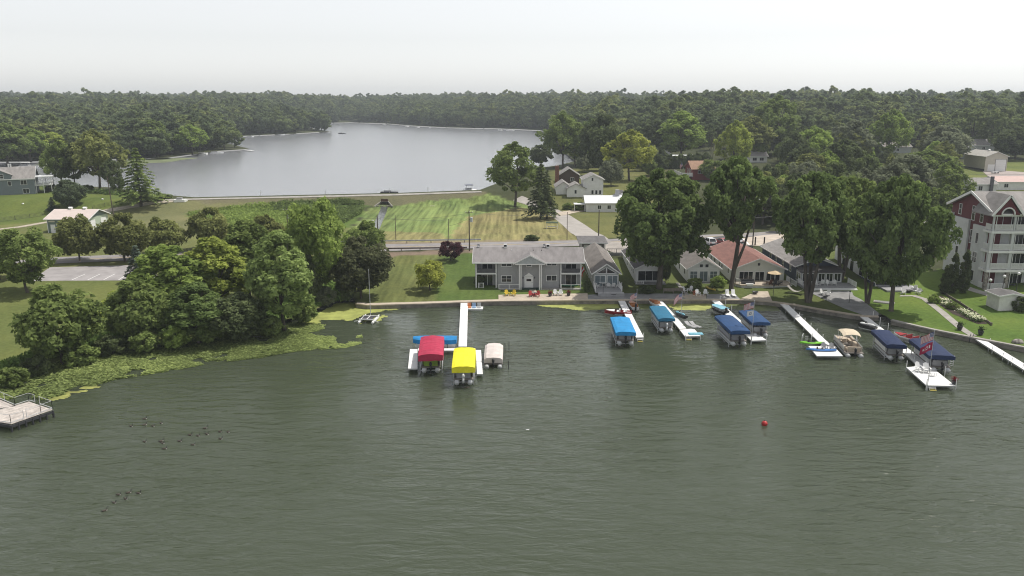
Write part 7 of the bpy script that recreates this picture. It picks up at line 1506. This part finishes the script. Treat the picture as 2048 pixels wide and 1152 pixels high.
def wire(label, a, b, dz=0.0, sag=0.8, r=0.02):
    a = a + Vector((0, 0, dz)); b = b + Vector((0, 0, dz)); pts = [a.lerp(b, t) - Vector((0, 0, 4 * sag * t * (1 - t))) for t in np.linspace(0, 1, 15)]; o = Vector(a)
    q = MB().tube([p - o for p in pts], r, 4, cap=False).build('power_line', M('wire', (0.06, 0.06, 0.06), 0.6, 0), None); q.location = o; tag(q, label, 'power line')
wire('power line from the transformer pole in the marsh to the lamp arm pole', PT[p2], PT[p3], -0.5); wire('upper power line over the field from the lamp arm pole to the tallest pole', PT[p3], PT[p6], -0.6, 0.6); wire('lower cable over the field drooping to the dark leaning pole', PT[p3], PT[p5], -0.2, 0.4); wire('cable from the dark leaning pole on to the tallest pole', PT[p5], PT[p6], -1.6, 0.3)
wire('power line from the tallest pole over the side road', PT[p6], PT[p8], -0.5, 0.8); wire('power line from the side road pole behind the huge tree', PT[p8], PT[p9], -0.5, 1.5); wire('upper power line in front of the dark trees behind the condominium', PT[p9], PT[p10], -0.4, 1.2, 0.035); wire('lower power line in front of the dark trees behind the condominium', PT[p9], PT[p10], -4.6, 1.0, 0.04); wire('power line running on behind the condominium roof', PT[p10], PT[p10] + Vector((60, 10, 1)), -0.5, 1.0, 0.035)
# wire fence on the left lawn
def wfence(label, pts):
    W = [G(*q) for q in pts]; A = thing('wire_fence', label, 'fence', tuple(W[0])); o = Vector(W[0]); W = [q - o for q in W]
    for a, b in zip(W[:-1], W[1:]):
        n = max(1, int((b - a).length / 3.0)); mb = MB()
        for i in range(n): p = a.lerp(b, i / n); MB().tube([(p.x, p.y, p.z - 0.3), (p.x, p.y, p.z + 1.25)], 0.06, 5).build('post', DARK, A)
        for z in (0.15, 0.5, 0.85, 1.2): mb.bar(a + Vector((0, 0, z)), b + Vector((0, 0, z)), 0.03, 0.04)
        L = (b - a).length; k = int(L / 0.35); [mb.bar(a.lerp(b, i / k) + Vector((0, 0, 0.1)), a.lerp(b, i / k) + Vector((0, 0, 1.2)), 0.025, 0.025) for i in range(k)]
        mb.build('mesh_panel', DARK, A)
wfence('dark wire fence along the left edge of the green lawn', [(-60, 450), (0, 444), (60, 436), (88, 432)]); wfence('dark wire fence between the green lawn and the gravel path', [(185, 420), (210, 414), (240, 408), (290, 399), (325, 395)])
# ------------------------------------------------------------------ spillway in the dam
p = G(768, 412); A = thing('spillway', 'concrete spillway with flared wing walls and dark opening in the dam', 'spillway', (p.x, p.y + 1.2, p.z)); A.scale = (0.5, 0.6, 0.55)
MB().box(-2.2, 2.2, 1.4, 1.8, -0.5, 3.4).build('back_wall', DARK, A); MB().box(-2.3, 2.3, -0.2, 1.4, 2.1, 2.35).build('deck_slab', CONC, A)
MB().box(-2.2, 2.2, -0.25, 0.1, 2.36, 3.9).build('gate_box', M('rust_brown', (0.10, 0.05, 0.035), 0.8), A)
for sg in (-1, 1):
    mb = MB(); mb.add([(sg * 2.2, 1.4, -0.5), (sg * 5.6, -4.2, -0.5), (sg * 5.6, -4.2, 0.3), (sg * 2.2, 0.2, 2.5), (sg * 2.2, 1.4, 2.5), (sg * 2.6, 1.4, -0.5), (sg * 6.1, -4.2, -0.5), (sg * 6.1, -4.2, 0.3), (sg * 2.6, 0.2, 2.5), (sg * 2.6, 1.4, 2.5)], [(0, 1, 2, 3, 4), (9, 8, 7, 6, 5), (0, 5, 6, 1), (1, 6, 7, 2), (2, 7, 8, 3), (3, 8, 9, 4), (4, 9, 5, 0)]); mb.build('wing_wall', CONC, A)
rg2 = random.Random(4)
for k in range(26): o = MB().ell((0, 0, 0), (rg2.uniform(0.25, 0.5), rg2.uniform(0.25, 0.45), rg2.uniform(0.15, 0.3)), 6, 4).build('riprap_stone', STONE, A); o.location = (rg2.uniform(-4.2, 4.2), rg2.uniform(-3.8, -1.8), 0.1)
# ------------------------------------------------------------------ on and by the upper lake
def farboat(label, px, py, rz, L, hullm, top=None, group=None, z=UZ, name='moored_boat'):
    p = P(px, py, z); A = thing(name, label, 'boat', (p.x, p.y, z - 0.05), rz, group); MB().ez([(-L / 2, -1), (L * 0.3, -1), (L / 2, 0), (L * 0.3, 1), (-L / 2, 1)], -0.2, 0.6).build('hull', hullm, A); MB().box(-L * 0.3, L * 0.1, -0.7, 0.7, 0.602, 1.1).build('seat', GREYV, A)
    if top: MB().box(-L * 0.35, L * 0.2, -1.0, 1.0, 2.1, 2.25).build('bimini_top', top, A); MB().tube([(-L * 0.3, -0.9, 0.6), (-L * 0.3, -0.9, 2.1)], 0.05).tube([(L * 0.15, 0.9, 0.6), (L * 0.15, 0.9, 2.1)], 0.05).tube([(L * 0.15, -0.9, 0.6), (L * 0.15, -0.9, 2.1)], 0.05).build('bimini_frame', ALU, A)
farboat('white boat with dark top at the right end of the dam', 940, 382, 0.3, 5, WHITE, M('boat_navy', (0.04, 0.05, 0.1))); farboat('dark boat with a mast lying behind the spillway', 779, 386.5, 0.0, 6, DARK)
farboat('left white boat by the blue green house shore', 54, 334, 0.1, 7, WHITE, WHITE); farboat('right white boat by the blue green house shore', 74, 335, 0.2, 7, WHITE, None)
farboat('white pontoon at the left wood point', 432, 306, 0.2, 9, WHITE, None); farboat('tiny dark boat out on the upper lake', 684, 267.5, 0, 7, DARK)
for k, (px, py) in enumerate(((585, 268), (560, 270), (650, 264.5), (770, 249.5), (815, 253.5), (837, 255), (860, 256), (1000, 260.5), (1020, 261.5), (500, 273.5), (400, 308.5))): farboat('tiny white boat or float at the far wooded shore', px, py, 0.3 * k, 7 + (k % 3) * 2, WHITE, None, 'boats along the far shore')
def jetty(label, pts, w_=1.6): 
    W = [P(a, b, UZ + 0.4) for a, b in pts]; A = thing('jetty', label, 'jetty', (W[0].x, W[0].y, UZ)); o = Vector((W[0].x, W[0].y, UZ)); n = 5
    for i in range(n): MB().bar((W[0] - o).lerp(W[1] - o, (i + 0.02) / n), (W[0] - o).lerp(W[1] - o, (i + 0.98) / n), w_, 0.25).build('deck_section', WHITE, A)
    for i in (0, n): q = (W[0] - o).lerp(W[1] - o, i / n); MB().tube([(q.x, q.y, -1.2), (q.x, q.y, 0.3)], 0.08).build('pile', WOOD, A)
jetty('white jetty at the left end of the dam', [(348, 400), (380, 395.5)], 2.6); jetty('white jetty at the right end of the dam', [(962, 384), (944, 379.5)]); jetty('low dark jetty off the sandy point of the left wood', [(488, 300), (505, 301.5)], 2.5)
for k, (px, py, lab) in enumerate(((522, 396, 'leftmost thin post standing on the dam crest'), (651, 393, 'thin post on the middle of the dam crest'), (779, 389, 'thin post behind the spillway on the dam crest'), (856, 387, 'rightmost thin post standing on the dam crest'))): p = P(px, py, UZ); o = MB().tube([(0, 0, -0.5), (0, 0, 2.2)], 0.07, 6).build('crest_post', ALU, None); o.location = p; tag(o, lab, 'post')
farboat('upturned white boat on the grass at the left end of the dam', 362, 402, 0.2, 4, WHITE, None, None, 5.3)
# ------------------------------------------------------------------ geese
GOOSE = None
def goose_mesh():
    mb = MB(); mb.ell((0, 0, 0.10), (0.17, 0.36, 0.15), 10, 6, 0)
    mb.tube([(0, 0.26, 0.14), (0, 0.36, 0.28), (0, 0.38, 0.45), (0, 0.42, 0.52)], [0.075, 0.05, 0.042, 0.055], 7, 1)
    mb.ell((0, 0.45, 0.53), (0.055, 0.09, 0.06), 8, 5, 1); mb.ell((0, 0.435, 0.50), (0.06, 0.05, 0.05), 7, 4, 2); mb.tube([(0, 0.52, 0.525), (0, 0.61, 0.515)], [0.028, 0.01], 5, 1)
    mb.tube([(0, -0.3, 0.14), (0, -0.46, 0.2)], [0.09, 0.03], 6, 1); mb.ell((0, 0.24, 0.08), (0.12, 0.14, 0.11), 8, 5, 2)
    return mb.mesh('goose', [M('goose_brown', (0.075, 0.06, 0.048), 0.8, 0.25, 6), BLACK, M('goose_white', (0.5, 0.48, 0.44), 0.8, 0.1)], True)
GM = goose_mesh(); rg3 = random.Random(8)
G1 = [(262, 853), (289, 850), (306, 852.5), (289, 838), (322, 847), (289, 884), (322, 883), (325, 887), (329, 898), (359, 883), (386, 890), (380, 870.5), (396, 872), (410, 857), (414, 869), (440, 864), (456, 864.5), (441, 878)]
G2 = [(237, 990), (257, 986), (277, 987), (251, 998), (228, 1006), (209, 1022)]
for px, py in G1 + G2:
    p = P(px, py, 0); o = link('goose', GM); o.location = (p.x, p.y, -0.02); o.rotation_euler = (0, 0, R(-90 + rg3.uniform(-40, 40))); o.scale = (0.64,) * 3
    if (px, py) in G1: tag(o, 'brown black necked goose swimming in the upper scattered flock', 'goose', 'upper flock of geese on the lake')
    else: tag(o, 'brown black necked goose swimming in the lower small flock', 'goose', 'lower flock of geese on the lake')
p = P(1055, 860, 0); o = MB().ell((0, 0, 0.03), (0.22, 0.08, 0.07), 7, 4).build('feather', WHITE, None); o.location = p; tag(o, 'tiny white feather floating on the open water', 'feather')
# buoys line at the neighbour's trailer, misc
A = thing('boat_trailer', 'white boat trailer in front of the tan pole barn', 'trailer', tuple(G(1990, 347)), 0.3); MB().box(-1.6, 1.6, -0.6, 0.6, 0.3, 0.7).build('bed', WHITE, A); [MB().tube([(sx, sy - 0.1, 0.3), (sx, sy + 0.1, 0.3)], 0.3, 10).build('wheel', BLACK, A) for sx in (-0.8, 0.8) for sy in (-0.75, 0.75)]
for px, py, lab in ((205, 399, 'small white stone on the green lawn right of the round tree'), (46, 408, 'tiny white marker on the left lawn')): o = MB().ell((0, 0, 0.1), (0.4, 0.3, 0.25), 7, 5).build('white_stone', WHITE, None); o.location = G(px, py); tag(o, lab, 'stone')
p = G(2035, 686); A = thing('shore_boulder', 'rounded tan boulder on the lawn at the right hand dock', 'boulder', tuple(p)); MB().ell((0, 0, 0.15), (0.9, 0.6, 0.5), 9, 6).build('rock', STONE, A, True)
A = thing('garden_cart', 'dark covered swing seat on the dry field by the side road', 'swing seat', tuple(G(1104, 457))); MB().box(-1.6, 1.6, -0.7, 0.7, 1.5, 1.75).build('canopy', M('swing_green', (0.08, 0.12, 0.08)), A); MB().box(-1.2, 1.2, -0.3, 0.3, 0.5, 0.6).build('seat', WHITE, A); [MB().bar((sx, -0.8, -0.1), (sx, 0, 1.5), 0.06, 0.06).bar((sx, 0.8, -0.1), (sx, 0, 1.5), 0.06, 0.06).build('frame', WHITE, A) for sx in (-1.5, 1.5)]
# hedge before the white roofed hall
p0, p1_ = G(1322, 338), G(1412, 334); rng = np.random.default_rng(77)
for k in range(11):
    q = p0.lerp(p1_, k / 10); tree('shrub', (q.x, q.y, Hf(q.x, q.y)), 5.5, 5.0 if k % 2 else 5.8, 'dark', 'hedge_shrub', 'dark clipped hedge shrub in front of the white metal roofed hall', 'hedge before the metal roofed hall', cat='shrub')
